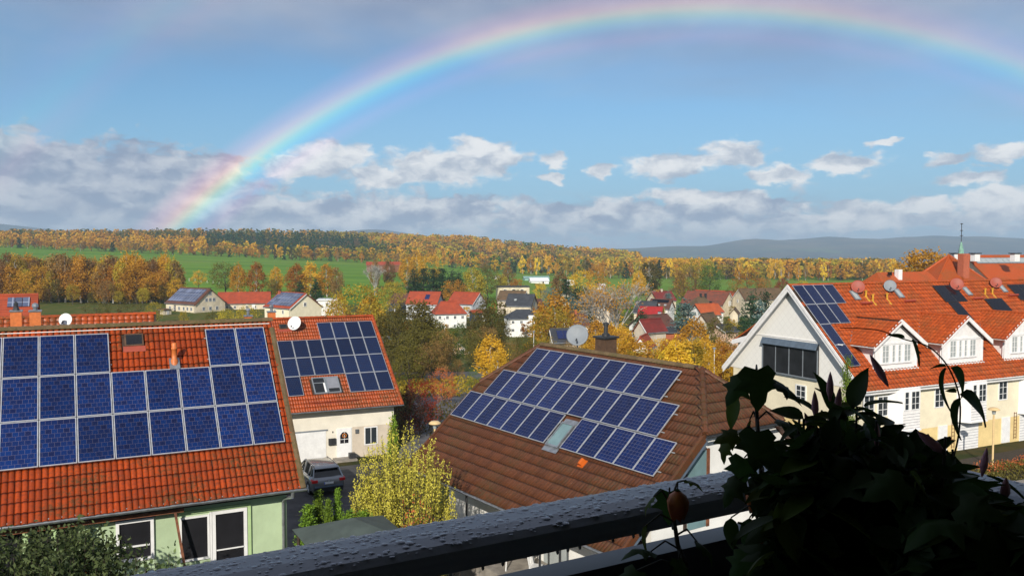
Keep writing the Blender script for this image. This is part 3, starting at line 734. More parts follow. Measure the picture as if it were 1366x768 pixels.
# ------------------------------------------------------------------ cream house with the garage
def house_garage():
    O = (-7.925, 56.874); g = 0.0; h0 = CAMZ - 9.455; phi = R(35.98); az = 65.4
    root = root_at('garage_house', 'cream house with white garage and front door, blue panels around a twin skylight', 'house', O, az, g)
    PM = plane_M(h0, phi); a0, a1, s0, s1 = -9.3, .28, -1.28, 7.78; rot = PM.to_euler()
    ry = s1 * math.cos(phi); rz = h0 + s1 * math.sin(phi); wy = s0 * math.cos(phi) + .6
    gable_shell(root, a0 + .3, a1 - .45, wy, 2 * ry - wy, 0, ry, rz - .16, phi, 'cream_plaster')
    roof = roof_slabs(root, a0, a1, s0, s1, PM, 'dark_wood')
    proto = tile_proto('roof_tile', .33, .36, 2, 'tile_orange_c', 4, 0.045, .022)
    def cov(a, s):
        am, s_ = a + .16, s + .18; k = 1.771
        if -7 + .2 < am < -.2 and k + .2 < s_ < 3 * k - .2: return True
        if -4 + .2 < am < -.2 and 3 * k - .3 < s_ < 4 * k - .2: return True
        if -3 + .2 < am < -.2 and .2 < s_ < k + .3: return True
        if -7 + .2 < am < -6.2 and .2 < s_ < k + .3: return True
        return -5.35 < am < -3.55 and .05 < s_ < 1.6
    P = [(a1 - .335 * (i + 1), s0 - .06 + .36 * j) for j in range(25) for i in range(28)]
    tiles_joined('roof_tiles', proto, [p for p in P if not cov(*p)], PM, 'tile_orange_c', roof)
    ridge_caps(root, 'ridge_tile', (a0, ry, rz + .03), (a1, ry, rz + .03), .13, .38, 'tile_orange_c', roof)
    vproto = MB().prism([(0.0, -.12), (.16, -.12), (.16, .06), (.08, .10), (0.0, .06)], 'y', 0, .375).mesh('verge_tile', 'tile_orange_c')
    for k in range(25): link('verge_tile', vproto, roof, PM @ Vector((a1 - .12, s0 - .05 + k * .36, .015)), rot)
    k = 1.771
    lay = [(0, [-7, -3, -2, -1]), (1, range(-7, 0)), (2, range(-7, 0)), (3, [-4, -3, -2, -1])]
    for r_, cs in lay:
        for c_ in cs: make_panel(.98, 1.745, 'cells_grid_c', root, PM, c_, r_ * k, lift=.11)
    e = PM @ Vector((0, s0, 0))
    gutter(root, (a0, e.y - .1, e.z - .03), (a1 + .05, e.y - .1, e.z - .03), .075)
    MB().box(a0 + .3, a1 - .45, e.y + .03, wy - .004, e.z - .16, e.z - .12).build('soffit', 'tan_plaster', root)
    # twin skylight, one half under a grey blind
    for (x0, w, bl) in ((-5.30, .86, False), (-4.42, .86, True)):
        s = MB().box(0, w, 0, 1.48, 0, .10)
        f = MB(); t = .07; f.box(0, w, 0, t, 0, .11); f.box(0, w, 1.48 - t, 1.48, 0, .11); f.box(0, t, t, 1.48 - t, 0, .11); f.box(w - t, w, t, 1.48 - t, 0, .11)
        if not bl: f.box(t, w - t, .95, 1.0, .02, .09)
        o = f.build('skylight', 'dish_grey', root, PM @ Vector((x0, .08, .05)), rot)
        MB().box(t, w - t, t, 1.48 - t, .03, .055).build('pane', 'clear_dark', o)
        if bl: MB().box(t, w - t, .42, 1.48 - t, .065, .09).build('blind', 'blind_grey', o)
        else: MB().box(w - t - .10, w - t, t, 1.0, .06, .09).build('curtain', 'white_paint', o)
    sg = MB()
    for z in (.06, .30): sg.tube(PM @ Vector((-5.75, -.78, z)), PM @ Vector((-2.7, -.78, z)), .018, n=5)
    for i in range(21): sg.tube(PM @ Vector((-5.75 + i * .1525, -.78, .03)), PM @ Vector((-5.75 + i * .1525, -.78, .32)), .012, n=4)
    sg.build('snow_guard', 'dish_red', root)
    hb = MB().box(0, .55, 0, .5, 0, .12).build('roof_hatch', 'chimney_brown', root, PM @ Vector((-6.62, 6.55, .04)), rot)
    MB().box(.05, .5, .05, .45, .12, .128).build('pane', 'clear_dark', hb)
    MB().slab([(-.2, -.2, .05), (.9, -.2, .05), (.9, -.02, .09), (-.2, -.02, .09)], .02).build('apron', 'dish_red', hb)
    # front wall
    z0 = h0
    gd = MB(); gd.box(-6.7, -4.72, wy - .02, wy + .02, .05, 1.92)
    for i in range(20): gd.box(-6.7 + i * .1 - .0, -6.7 + i * .1 + .075, wy - .035, wy - .02, .05, 1.92)
    gd.build('garage_door', 'white_paint', root)
    MB().box(-6.85, -4.6, wy - .05, wy + .0, 1.93, 2.02).build('garage_lintel', 'dish_grey', root)
    dr = MB().box(-4.02, -3.04, wy - .05, wy + .02, .12, 2.0).build('front_door', 'white_paint', root)
    gl = MB(); gl.prism([(-3.80, 1.02), (-3.26, 1.02), (-3.26, 1.55), (-3.38, 1.72), (-3.53, 1.78), (-3.68, 1.72), (-3.80, 1.55)], 'y', wy - .062, wy - .05); gl.build('door_pane', 'door_glass', dr)
    mu = MB(); mu.box(-3.545, -3.515, wy - .075, wy - .062, 1.02, 1.77); mu.box(-3.8, -3.26, wy - .077, wy - .064, 1.27, 1.30); mu.build('door_bars', 'white_paint', dr)
    wr = MB(); wr.smooth = True
    for i in range(16):
        t0, t1 = 2 * PI * i / 16, 2 * PI * (i + 1) / 16
        wr.tube((-3.53 + .12 * math.cos(t0), wy - .11, 1.53 + .12 * math.sin(t0)), (-3.53 + .12 * math.cos(t1), wy - .11, 1.53 + .12 * math.sin(t1)), .038, n=6)
    tag(wr.build('door_wreath', 'petal_orange', None, root.location, root.rotation_euler), 'small dried autumn wreath hung on the white front door', 'wreath')
    MB().box(-4.56, -4.10, wy - .14, wy, .98, 1.40).build('mailbox', 'dark_metal', root)
    MB().box(-4.30, -4.24, wy - .03, wy, 1.75, 1.86).build('doorbell', 'dark_metal', root)
    MB().box(-2.80, -2.58, wy - .10, wy, 1.60, 1.86).build('wall_lamp', 'zinc', root)
    window(root, -2.20, -1.30, .75, 1.95, 'y-', wy - .02, bars=(2, 1))
    MB().box(-2.98, a1 - .45, wy - .012, wy + .02, .0, 2.02).build('grey_plaster_band', 'tan_plaster', root)
    MB().box(-4.3, -2.9, wy - 1.0, wy - .05, .0, .12).build('doorstep', 'paving', root)
    Mr = root.matrix_basis
    root_m = Matrix.Translation(root.location) @ Matrix.Rotation(root.rotation_euler.z, 4, 'Z')
    dish('white oval satellite dish on the roof of the cream garage house', root_m @ (PM @ Vector((-5.62, 6.3, 0))), .50, 'dish_white', 195, .62)
    # chimneys behind the ridge
    for (x, w, mm_) in ((-6.9, .5, True), (-8.5, .5, True)):
        c = MB().box(x - w / 2, x + w / 2, ry + .4, ry + .4 + w, rz - 1.4, rz + (.45 if x > -7 else .2)).build('chimney', 'terracotta', root)
        MB().box(x - w / 2 - .05, x + w / 2 + .05, ry + .35, ry + .45 + w, rz + (.45 if x > -7 else .2), rz + (.53 if x > -7 else .28)).build('chimney_cap', 'zinc', c)
        MB().lathe([(.10, 0), (.10, .3), (.17, .34), (.12, .46), (.02, .5)], 10, (x, ry + .65, rz + (.5 if x > -7 else .3))).build('cowl', 'zinc', c)
    tag(MB().box(-3.35, -2.95, wy - .75, wy - .35, .12, .45).build('plant_pot', 'dark_metal', None, root.location, root.rotation_euler), 'small dark plant pot beside the white front door', 'plant pot')
    return root
house_garage()

# ------------------------------------------------------------------ brown-roofed house in the middle
def house_brown():
    O = (3.586, 29.571); g = 0.0; h0 = CAMZ - 7.637; phi = R(40.96); az = 144.8
    root = root_at('hipped_house', 'white house with dark brown tile roof and three stepped rows of blue panels', 'house', O, az, g)
    PM = plane_M(h0, phi); rot = PM.to_euler(); cph, sph = math.cos(phi), math.sin(phi)
    s0, s1 = -2.95, 4.92; xa, xb = -11.18, 2.70; ra, rb = -9.12, .64; sh = 2.2
    ry, rz = s1 * cph, h0 + s1 * sph; e = PM @ Vector((0, s0, 0)); hh = PM @ Vector((0, sh, 0))
    by = 2 * ry - e.y
    f = lambda a, s: PM @ Vector((a, s, 0)); m_ = lambda p: Vector((p.x, 2 * ry - p.y, p.z))
    fr = [f(xa, s0), f(xb, s0), f(xb, sh), f(rb, s1), f(ra, s1), f(xa, sh)]
    mb = MB(); mb.slab(fr, .12); bk = [m_(p) for p in fr]; mb.slab(bk[::-1], .12)
    mb.slab([f(xb, sh), m_(f(xb, sh)), f(rb, s1)], .12); mb.slab([m_(f(xa, sh)), f(xa, sh), f(ra, s1)], .12)
    roof = mb.build('roof', 'tile_brown', root)
    proto = tile_proto('roof_tile', .30, .42, 2, 'tile_brown', 4, .026, .030)
    def inside(a, s):
        if s < sh - .1: return xa <= a and a + .30 <= xb + .02
        k = (s - sh) / (s1 - sh); return a >= xa + (ra - xa) * k - .05 and a + .3 <= xb + (rb - xb) * k + .08
    def cov(a, s):
        am, q = a + .15, s + .2; k = 1.534
        if -9 + .2 < am < -.2 and 2 * k + .2 < q < 3 * k - .2: return True
        if -10 + .2 < am < .8 and k + .1 < q < 2 * k + .1: return True
        if (-11 + .2 < am < -4.2 or -2.9 < am < 1.8) and .2 < q < k + .1: return True
        return -4 < am < -3 and -.1 < q < 1.3
    P = [(xa + .30 * i, s0 - .04 + .42 * j) for j in range(19) for i in range(47)]
    tiles_joined('roof_tiles', proto, [p for p in P if inside(*p) and not cov(*p)], PM, 'tile_brown', roof)
    # hip face tiles (right end): slope frame built from the hip triangle
    A, B_, C_ = f(xb, sh), m_(f(xb, sh)), f(rb, s1)
    ux = (B_ - A).normalized(); nz = (B_ - A).cross(C_ - A).normalized(); uy = nz.cross(ux)
    HM = Matrix(((ux.x, uy.x, nz.x, A.x), (ux.y, uy.y, nz.y, A.y), (ux.z, uy.z, nz.z, A.z), (0, 0, 0, 1)))
    W = (B_ - A).length; Hh = (C_ - A).dot(uy)
    hp = [(.30 * i, -.04 + .42 * j) for j in range(12) for i in range(int(W / .3) + 1) if (.42 * j) / Hh * W / 2 - .1 < .3 * i and .3 * i + .3 < W - (.42 * j) / Hh * W / 2 + .1 and .42 * j < Hh]
    tiles_joined('hip_tiles', proto, hp, HM, 'tile_brown', roof)
    up = Vector((0, 0, .05))
    ridge_caps(root, 'ridge_tile', f(ra, s1) + up, f(rb, s1) + up, .14, .40, 'ridge_moss', roof)
    ridge_caps(root, 'hip_cap', f(xb, sh) + up * .8, f(rb, s1) + up, .12, .40, 'tile_brown', roof)
    ridge_caps(root, 'hip_cap', B_ + up * .8, f(rb, s1) + up, .12, .40, 'tile_brown', roof)
    ridge_caps(root, 'hip_cap', f(xa, sh) + up * .8, f(ra, s1) + up, .12, .40, 'tile_brown', roof)
    vpr = MB().prism([(-.06, -.16), (.12, -.16), (.12, .075), (.02, .09), (-.06, .05)], 'y', 0, .43).mesh('verge_tile', 'tile_brown')
    for a in (xa, xb - .06):
        k = 0
        while s0 + k * .42 < sh - .2: link('verge_tile', vpr, roof, PM @ Vector((a, s0 - .04 + k * .42, .01)), rot); k += 1
    # body
    wy, wb = e.y + 1.9, by - .7; x0, x1 = xa + .5, xb - .5
    zt = lambda y: rz - .2 - abs(y - ry) * math.tan(phi)
    hz = h0 + sh * sph - .25
    yy = lambda z: (rz - .2 - z) / math.tan(phi)
    pts = [(wy, 0), (wb, 0), (wb, zt(wb)), (ry + yy(hz), hz), (ry - yy(hz), hz), (wy, zt(wy))]
    MB().prism(pts, 'x', x0, x1).build('wall', 'white_plaster', root)
    MB().box(x0, x1, e.y + .1, wy - .004, e.z - .16, e.z - .12).build('soffit', 'dark_wood', root)
    gutter(root, (xa, e.y - .1, e.z - .03), (xb + .05, e.y - .1, e.z - .03), .075, 'zinc')
    gh0 = f(xb, sh); gutter(root, (xb + .10, gh0.y, gh0.z - .06), (xb + .10, B_.y, gh0.z - .06), .07, 'dark_metal', 'hip_gutter')
    MB().slab([f(xb - .1, s0) + Vector((0, 0, -.15)), f(xb + .02, s0) + Vector((0, 0, -.15)), f(xb + .02, sh) + Vector((0, 0, -.15)), f(xb - .1, sh) + Vector((0, 0, -.15))], .18).build('bargeboard', 'blue_grey_trim', root)
    k = 1.534
    lay = [(2, range(-9, 0)), (1, range(-10, 1)), (0, list(range(-11, -4)) + list(range(-3, 2)))]
    for r_, cs in lay:
        for c_ in cs: make_panel(.98, 1.49, 'cells_grid', root, PM, c_, r_ * k + .02, lift=.13)
    rl = MB()
    for r_, (u0, u1) in ((2, (-9, 0)), (1, (-10, 1))):
        for q in (.3, 1.15): rl.tube(PM @ Vector((u0 - .1, r_ * k + q, .09)), PM @ Vector((u1 + .12, r_ * k + q, .09)), .024, n=4)
    for (u0, u1) in ((-11, -4), (-3, 2)):
        for q in (.3, 1.15): rl.tube(PM @ Vector((u0 - .1, q, .09)), PM @ Vector((u1 + .12, q, .09)), .024, n=4)
    rl.build('mounting_rail', 'alu', root)
    # skylight between the panel groups
    t = .07; w, h = .78, 1.18; fm = MB(); fm.box(0, w, 0, t, 0, .12); fm.box(0, w, h - t, h, 0, .12); fm.box(0, t, t, h - t, 0, .12); fm.box(w - t, w, t, h - t, 0, .12)
    o = fm.build('skylight', 'zinc', root, PM @ Vector((-3.88, .0, .06)), rot)
    MB().box(t, w - t, t, h - t, .05, .08).build('pane', 'sky_glass', o)
    MB().box(0, w, h, h + .2, .03, .06).build('head_flashing', 'zinc', o)
    MB().box(-.05, w + .05, -.22, 0, .015, .035).build('apron', 'zinc', o)
    # new orange ventilation tile
    vt = MB(); vt.box(0, .30, 0, .34, 0, .03); vt.prism([(.04, .03), (.26, .03), (.22, .16), (.15, .19), (.08, .16)], 'y', .05, .30)
    vt.build('vent_tile', 'tile_new_orange', root, PM @ Vector((-1.62, -.42, .03)), rot)
    # chimney with pot
    cb = MB().box(-5.75, -5.10, ry + .35, ry + 1.0, rz - 1.2, rz + .62).build('chimney', 'chimney_brown', root)
    MB().box(-5.83, -5.02, ry + .27, ry + 1.08, rz + .62, rz + .70).build('chimney_cap', 'dark_metal', cb)
    MB().lathe([(.17, 0), (.17, .10), (.09, .14), (.09, .46), (.13, .48), (.13, .56), (.05, .60), (.001, .6)], 12, (-5.42, ry + .67, rz + .70)).build('chimney_pot', 'dark_metal', cb)
    rm = Matrix.Translation(root.location) @ Matrix.Rotation(root.rotation_euler.z, 4, 'Z')
    dish('big grey satellite dish on the ridge of the brown roof', rm @ Vector((-6.95, ry + .35, rz - .3)), .49, 'dish_grey', 190, .92)
    # gable window with shutters (right end)
    MB().box(x1 - .01, x1 + .03, 1.35, 2.25, h0 - 1.9, h0 + .75).build('shutter', 'sky_glass', root)
    MB().box(x1 - .01, x1 + .07, 2.25, 2.38, h0 - 1.9, h0 + .8).build('gable_post', 'brown_wood', root)
    MB().box(x1 - .01, x1 + .02, 1.15, 1.32, h0 - 1.9, h0 + .6).build('gable_door', 'dark_wood', root)
    # veranda: posts, wall openings, balcony-like awning on the gable side
    for x in (-1.7, -.55, -6.6): MB().tube((x, e.y + .25, 0), (x, e.y + .25, e.z - .12), .045, n=8).build('veranda_post', 'dark_metal', root)
    MB().box(-3.6, -2.2, wy - .03, wy, 1.6, 3.6).build('veranda_door', 'curtain_glass', root)
    MB().box(-5.5, -4.0, wy - .03, wy, 1.7, 3.4).build('veranda_window', 'window_glass', root)
    MB().box(-10.6, 2.0, e.y - .3, wy - .01, 0.0, 1.60).build('veranda_floor', 'paving', root)
    aw = MB(); aw.slab([(x1 + .02, 2.7, h0 - 2.75), (x1 + 1.3, 2.7, h0 - 3.05), (x1 + 1.3, 4.6, h0 - 3.05), (x1 + .02, 4.6, h0 - 2.75)], .10)
    aw.build('canopy', 'tan_plaster', root)
    MB().box(x1 + 1.28, x1 + 1.36, 2.68, 4.62, h0 - 3.22, h0 - 3.0).build('canopy_edge', 'brown_wood', root)
    # garden table and chair on the veranda
    tb = thing('garden_table', 'oval white garden table on the veranda of the brown-roofed house', 'table', rm @ Vector((-3.7, e.y + .75, 1.60)), 0.2)
    top = MB(); n = 28
    pts = [(.82 * math.cos(2 * PI * i / n), .52 * math.sin(2 * PI * i / n)) for i in range(n)]
    top.prism(pts, 'z', .72, .75); top.build('table_top', 'white_paint', tb)
    for (sx, sy) in ((1, 1), (1, -1), (-1, 1), (-1, -1)): MB().tube((sx * .55, sy * .3, 0), (sx * .5, sy * .27, .72), .025, n=6).build('leg', 'white_paint', tb)
    ch = thing('garden_chair', 'white slatted plastic garden chair next to the oval table', 'chair', rm @ Vector((-2.45, e.y + .7, 1.60)), 1.2)
    MB().box(-.24, .24, -.24, .24, .40, .43).build('seat', 'white_paint', ch)
    bkk = MB()
    for i in range(6): bkk.tube((-.21 + i * .084, .23, .43), (-.21 + i * .084, .33, .92), .013, n=5)
    bkk.tube((-.23, .33, .92), (.23, .33, .92), .018, n=6); bkk.build('backrest', 'white_paint', ch)
    for (sx, sy) in ((1, 1), (1, -1), (-1, 1), (-1, -1)): MB().tube((sx * .22, sy * .22, 0), (sx * .2, sy * .2, .42), .018, n=6).build('leg', 'white_paint', ch)
house_brown()

# ------------------------------------------------------------------ long row house with dormers (right)
def shingle_mat():
    m, N, b = nm('shingle')
    co = N.new('ShaderNodeTexCoord').outputs['Object']
    r = N.new('ShaderNodeMapping'); r.inputs['Rotation'].default_value = (R(45), 0, 0); N.l.new(co, r.inputs[0])
    sx = N.new('ShaderNodeSeparateXYZ'); N.l.new(r.outputs[0], sx.inputs[0])
    def line(v):
        f = N.m('FRACT', N.m('DIVIDE', v, 0.42)); return N.m('LESS_THAN', f, 0.06)
    l = N.m('MAXIMUM', line(sx.outputs[1]), line(sx.outputs[2]))
    c = N.mix(N.noise(co, 1.0, 4), (0.86, 0.84, 0.79), (0.80, 0.78, 0.73))
    N.l.new(N.mix(N.m('MULTIPLY', l, .20), c, (0.45, 0.44, 0.41)), b.inputs['Base Color']); b.inputs['Roughness'].default_value = .8
    bn = N.new('ShaderNodeBump'); bn.inputs['Strength'].default_value = .5; bn.inputs['Distance'].default_value = .012; bn.invert = True
    N.l.new(l, bn.inputs['Height']); N.l.new(bn.outputs[0], b.inputs['Normal'])
shingle_mat()
def house_row():
    O = (21.406, 59.211); g = -0.75; h0 = CAMZ - 5.297 - g; phi = R(43.97); az = 64.0
    root = root_at('row_house', 'long white and yellow row house with orange roof, white dormers and bay windows', 'house', O, az, g)
    PM = plane_M(h0, phi); rot = PM.to_euler(); tp = math.tan(phi)
    a0, a1, s0, s1 = -.13, 36.0, -5.72, 3.87
    ry, rz = s1 * math.cos(phi), h0 + s1 * math.sin(phi); e = PM @ Vector((0, s0, 0)); wy = e.y + .42
    # body: yellow ground floor, cream upper floors
    x0, x1 = a0 + .55, a1 - .5; wb = 2 * ry - wy
    zt = lambda y: rz - .2 - abs(y - ry) * tp
    pts = [(wy, 1.95), (wb, 1.95), (wb, zt(wb)), (ry, rz - .2), (wy, zt(wy))]
    MB().prism(pts, 'x', x0, x1).build('wall', 'lightcream_plaster', root)
    MB().box(x0 + .003, x1, wy + .01, wb - .01, -.2, 1.947).build('base_wall', 'yellow_plaster', root)
    roof = roof_slabs(root, a0, a1, s0, s1, PM, 'dark_wood', t=.12)
    proto = tile_proto('roof_tile', .33, .40, 1, 'tile_orange_d', 4, .050, .024)
    dorm = [(4.15, 2.05), (11.0, 2.2), (17.9, 2.2), (24.8, 2.2)]
    DY = -3.0
    def cov(a, s):
        am, q = a + .16, s + .2; y = q * math.cos(phi)
        for c, hw in dorm:
            if DY + .1 < y < .3 and abs(am - c) < min(hw - .15, (.48 - y * tp) / .6745 - .28): return True
        return 0 < am < 4 and 2.1 < q < 3.6 or 0 < am < 3 and .3 < q < 1.7 or 0.1 < am < .9 and -3.6 < q < 0
    P = [(a0 + .02 + .335 * i, s0 - .05 + .40 * j) for j in range(24) for i in range(107)]
    tiles_joined('roof_tiles', proto, [p for p in P if not cov(*p)], PM, 'tile_orange_d', roof)
    ridge_caps(root, 'ridge_tile', (a0, ry, rz + .05), (a1, ry, rz + .05), .14, .42, 'tile_orange_d', roof)
    # gable: white fascia boards, shingled upper wall, lower cream wall, glazed collector
    gx = x0 - .012
    zb = 5.62 - g - .0
    sh = MB(); zlow = h0 - 4.05
    ye = (rz - .2 - zlow) / tp
    sh.prism([(ry - ye, zlow), (ry + ye, zlow), (ry, rz - .2)], 'x', gx - .03, gx); sh.build('shingle_wall', 'shingle', root)
    MB().box(gx - .075, gx - .03, ry - 4.6, ry + 4.6, h0 - 1.22, h0 - 1.14).build('string_course', 'white_wood', root)
    for sgn in (1, -1):
        q = lambda y, dz: Vector((0, ry + sgn * y, rz + .02 - y * tp + dz))
        L_ = ry - e.y + .10
        pts4 = [(ry, rz + .04), (ry + sgn * L_, rz + .04 - L_ * tp), (ry + sgn * L_, rz - .42 - L_ * tp), (ry, rz - .42)]
        MB().prism(pts4 if sgn > 0 else pts4[::-1], 'x', a0 - .10, a0 - .03).build('fascia_board', 'white_wood', root)
        pts5 = [(ry, rz + .09), (ry + sgn * (L_ + .05), rz + .09 - (L_ + .05) * tp), (ry + sgn * (L_ + .05), rz - .14 - (L_ + .05) * tp), (ry, rz - .14)]
        MB().prism(pts5 if sgn > 0 else pts5[::-1], 'x', a0 - .15, a0 - .10).build('verge_board', 'white_wood', root)
        pts6 = [(ry, rz - .13), (ry + sgn * L_, rz - .13 - L_ * tp), (ry + sgn * L_, rz - .19 - L_ * tp), (ry, rz - .19)]
        MB().prism(pts6 if sgn > 0 else pts6[::-1], 'x', a0 - .03, gx - .03).build('soffit', 'grey_plaster', root)
    cx0, cx1 = .28, 5.74; cz0, cz1 = h0 - 3.86, h0 - 1.32
    col = MB().box(gx - .16, gx - .03, cx0, cx1, cz0, cz1).build('solar_collector', 'solar_thermal', root)
    for i in range(4):
        y0 = cx0 + (cx1 - cx0) * i / 4; y1 = cx0 + (cx1 - cx0) * (i + 1) / 4
        cp = MB(); cp.box(gx - .19, gx - .16, y0 + .04, y1 - .04, cz0 + .06, cz1 - .5)
        n = 11
        for j in range(n): yy = y0 + .08 + (y1 - y0 - .16) * j / (n - 1); cp.box(gx - .205, gx - .19, yy - .015, yy + .015, cz0 + .08, cz1 - .52)
        cp.build('collector_panel', 'solar_thermal', col)
    fr = MB(); fr.slab([(gx - .17, cx0 - .05, cz1), (gx - .17, cx1 + .05, cz1), (gx - .40, cx1 + .05, cz1 - .46), (gx - .40, cx0 - .05, cz1 - .46)][::-1], .04)
    fr.build('collector_hood', 'blue_grey_trim', col)
    fb = MB(); fb.box(gx - .24, gx - .16, cx0 - .06, cx1 + .06, cz0 - .04, cz0 + .05)
    for i in range(5): yy = cx0 + (cx1 - cx0) * i / 4; fb.box(gx - .22, gx - .165, yy - .03, yy + .03, cz0 + .05, cz1 - .46)
    fb.build('collector_frame', 'dish_grey', col)
    window(root, 1.45, 2.47, h0 - 5.72, h0 - 4.45, 'x-', gx - .02, bars=(2, 3), fw=.09)
    window(root, 7.3, 8.1, h0 - 5.72, h0 - 4.75, 'x-', gx - .02, bars=(2, 2), fw=.09)
    # rear dormer seen left of the gable
    rd = MB(); rd.slab([(1.2, wb - 2.3, h0 - .2), (1.2, wb + .9, h0 - 2.05), (4.4, wb + .9, h0 - 2.05), (4.4, wb - 2.3, h0 - .2)], .1)
    rdo = rd.build('rear_dormer_roof', 'tile_orange_d', root)
    MB().prism([(wb - 2.5, h0 - 1.0), (wb + .97, h0 - 2.0), (wb + .97, h0 - 2.35), (wb - 2.5, h0 - 1.5)], 'x', 1.05, 1.2).build('rear_dormer_fascia', 'white_wood', root)
    MB().box(1.3, 4.3, wb - 2.2, wb + .45, h0 - 4.4, h0 - 2.2).build('rear_dormer', 'white_wood', root)
    gutter(root, (1.0, wb + 1.0, h0 - 2.15), (4.5, wb + 1.0, h0 - 2.15), .08, 'white_paint')
    # panels on the left end
    k = 1.8826
    for a, r_ in [(0, 1), (1, 1), (2, 1), (3, 1), (0, 0), (1, 0), (2, 0), (0, -1), (0, -2)]:
        make_panel(.98, 1.86, 'cells_dark', root, PM, a, r_ * k, lift=.12)
    for (a, s, w, h) in ((14.6, 1.6, 1.25, 1.78), (15.87, 1.6, 1.25, 1.78), (14.75, -.35, 1.2, 1.9), (19.3, .42, 2.1, 1.35), (23.7, 1.5, 1.25, 1.75), (24.97, 1.5, 1.25, 1.75), (24.0, -.3, 1.2, 1.75)):
        pb = make_panel(w, h, 'cells_black', root, PM, a, s, lift=.10)
    # skylights with red snow brackets, yellow vent pipes
    for a, s in ((9.95, 2.25), (17.85, 2.25), (22.5, 2.45), (5.25, 2.2)):
        f = MB(); w, h, t = .55, .9, .06; f.box(0, w, 0, t, 0, .1); f.box(0, w, h - t, h, 0, .1); f.box(0, t, t, h - t, 0, .1); f.box(w - t, w, t, h - t, 0, .1)
        o = f.build('skylight', 'dish_grey', root, PM @ Vector((a, s, .05)), rot); MB().box(t, w - t, t, h - t, .04, .06).build('pane', 'curtain_glass', o)
        MB().box(a + .1 - a, 1.25, -.5, -.38, .03, .22).build('snow_bracket', 'dish_red', o)
    for a, s in ((7.0, 2.1), (8.55, 2.15), (20.1, 2.35), (21.0, 2.35), (6.6, 2.5)):
        v = MB(); b = PM @ Vector((a, s, 0)); v.slab([PM @ Vector(p) for p in ((a - .12, s - .5, .05), (a + .12, s - .5, .05), (a + .12, s + .1, .05), (a - .12, s + .1, .05))], .02)
        v.tube(b + Vector((0, 0, 0)), b + Vector((0, 0, .45)), .07, n=10); v.tube(b + Vector((0, 0, .45)), b + Vector((0, 0, .52)), .11, n=10); v.build('vent_pipe', 'yellow_pipe', root)
    rm = Matrix.Translation(root.location) @ Matrix.Rotation(root.rotation_euler.z, 4, 'Z')
    for a, s, r_, mat_, lb in ((5.95, 2.75, .50, 'dish_red', 'red satellite dish nearest the panelled end of the row house roof'), (9.35, 2.75, .46, 'dish_grey', 'grey satellite dish among the red ones on the row house roof'),
                              (17.0, 2.75, .52, 'dish_red', 'middle red satellite dish, right of the two black roof modules'), (21.9, 2.8, .46, 'dish_red', 'red satellite dish at the far right of the row house roof')):
        dish(lb, rm @ (PM @ Vector((a, s, 0))), r_, mat_, 195, .62)
    # dormers
    dz = math.tan(R(34)); EZ, AZ_ = h0 - .98, h0 + .43
    for c, hw in dorm:
        d = MB(); y1 = .3
        d.prism([(c - hw, h0 - 3.0), (c + hw, h0 - 3.0), (c + hw, EZ - .06), (c, EZ - .06 + hw * dz), (c - hw, EZ - .06)], 'y', DY, y1)
        dw = d.build('dormer', 'white_wood', root)
        ov = .50; hwv = hw + ov; top = AZ_ + .05
        rf = MB(); ymid = (top - h0) / tp
        for sg in (1, -1):
            ez = top - hwv * dz; yb_ = (ez - h0) / tp
            q = [Vector((c, DY - .38, top)), Vector((c + sg * hwv, DY - .38, ez)), Vector((c + sg * hwv, yb_, ez)), Vector((c, ymid, top))]
            rf.slab(q if sg > 0 else q[::-1], .08)
        dr = rf.build('dormer_roof', 'dark_wood', dw)
        # tiles on both dormer slopes
        L_ = math.hypot(hwv, hwv * dz)
        for sg in (1, -1):
            ux = Vector((0, -sg, 0)) * -1; ux = Vector((0, sg, 0)); uy = Vector((-sg * hwv, 0, hwv * dz)).normalized(); nz = ux.cross(uy)
            org = Vector((c + sg * hwv, DY - .38 if sg > 0 else ymid + .2, top - hwv * dz))
            DM = Matrix(((ux.x, uy.x, nz.x, org.x), (ux.y, uy.y, nz.y, org.y), (ux.z, uy.z, nz.z, org.z), (0, 0, 0, 1)))
            ps = []
            for j in range(int(L_ / .36) + 1):
                for i in range(16):
                    aa, ss_ = .3 * i, .36 * j - .03
                    w = DM @ Vector((aa + .15, ss_ + .18, 0)); yv = (w.z - h0) / tp
                    if DY - .42 < w.y < yv + .15 and ss_ + .3 < L_: ps.append((aa, ss_))
            tiles_joined('dormer_tiles', proto, ps, DM, 'tile_orange_d', dw)
        ridge_caps(root, 'dormer_ridge_tile', (c, DY - .36, top + .04), (c, ymid, top + .04), .11, .42, 'tile_orange_d', dw)
        for sg in (1, -1):
            o_ = [(c, top + .07), (c + sg * (hwv + .05), top + .07 - (hwv + .05) * dz), (c + sg * (hwv + .05), top - .26 - (hwv + .05) * dz), (c, top - .26)]
            MB().prism(o_ if sg < 0 else o_[::-1], 'y', DY - .46, DY - .38).build('bargeboard', 'white_wood', dw)
        tr = MB(); tr.box(c - hw - .02, c + hw + .02, DY - .05, DY, EZ - .20, EZ - .06); tr.box(c - hw - .03, c - hw + .10, DY - .04, DY, h0 - 2.95, EZ - .2); tr.box(c + hw - .10, c + hw + .03, DY - .04, DY, h0 - 2.95, EZ - .2)
        tr.box(c - hw - .1, c + hw + .1, DY - .12, DY, h0 - 3.0, h0 - 2.9); tr.build('trim', 'white_paint', dw)
        for (u0, u1, bb) in ((-1.42, -.72, 2), (-.46, -.12, 1), (.12, .46, 1), (.72, 1.42, 2)):
            window(root, c + u0, c + u1, h0 - 2.45, h0 - 1.2, 'y-', DY - .03, bars=(bb, 3), fw=.06, depth=.08, pane='curtain_glass')
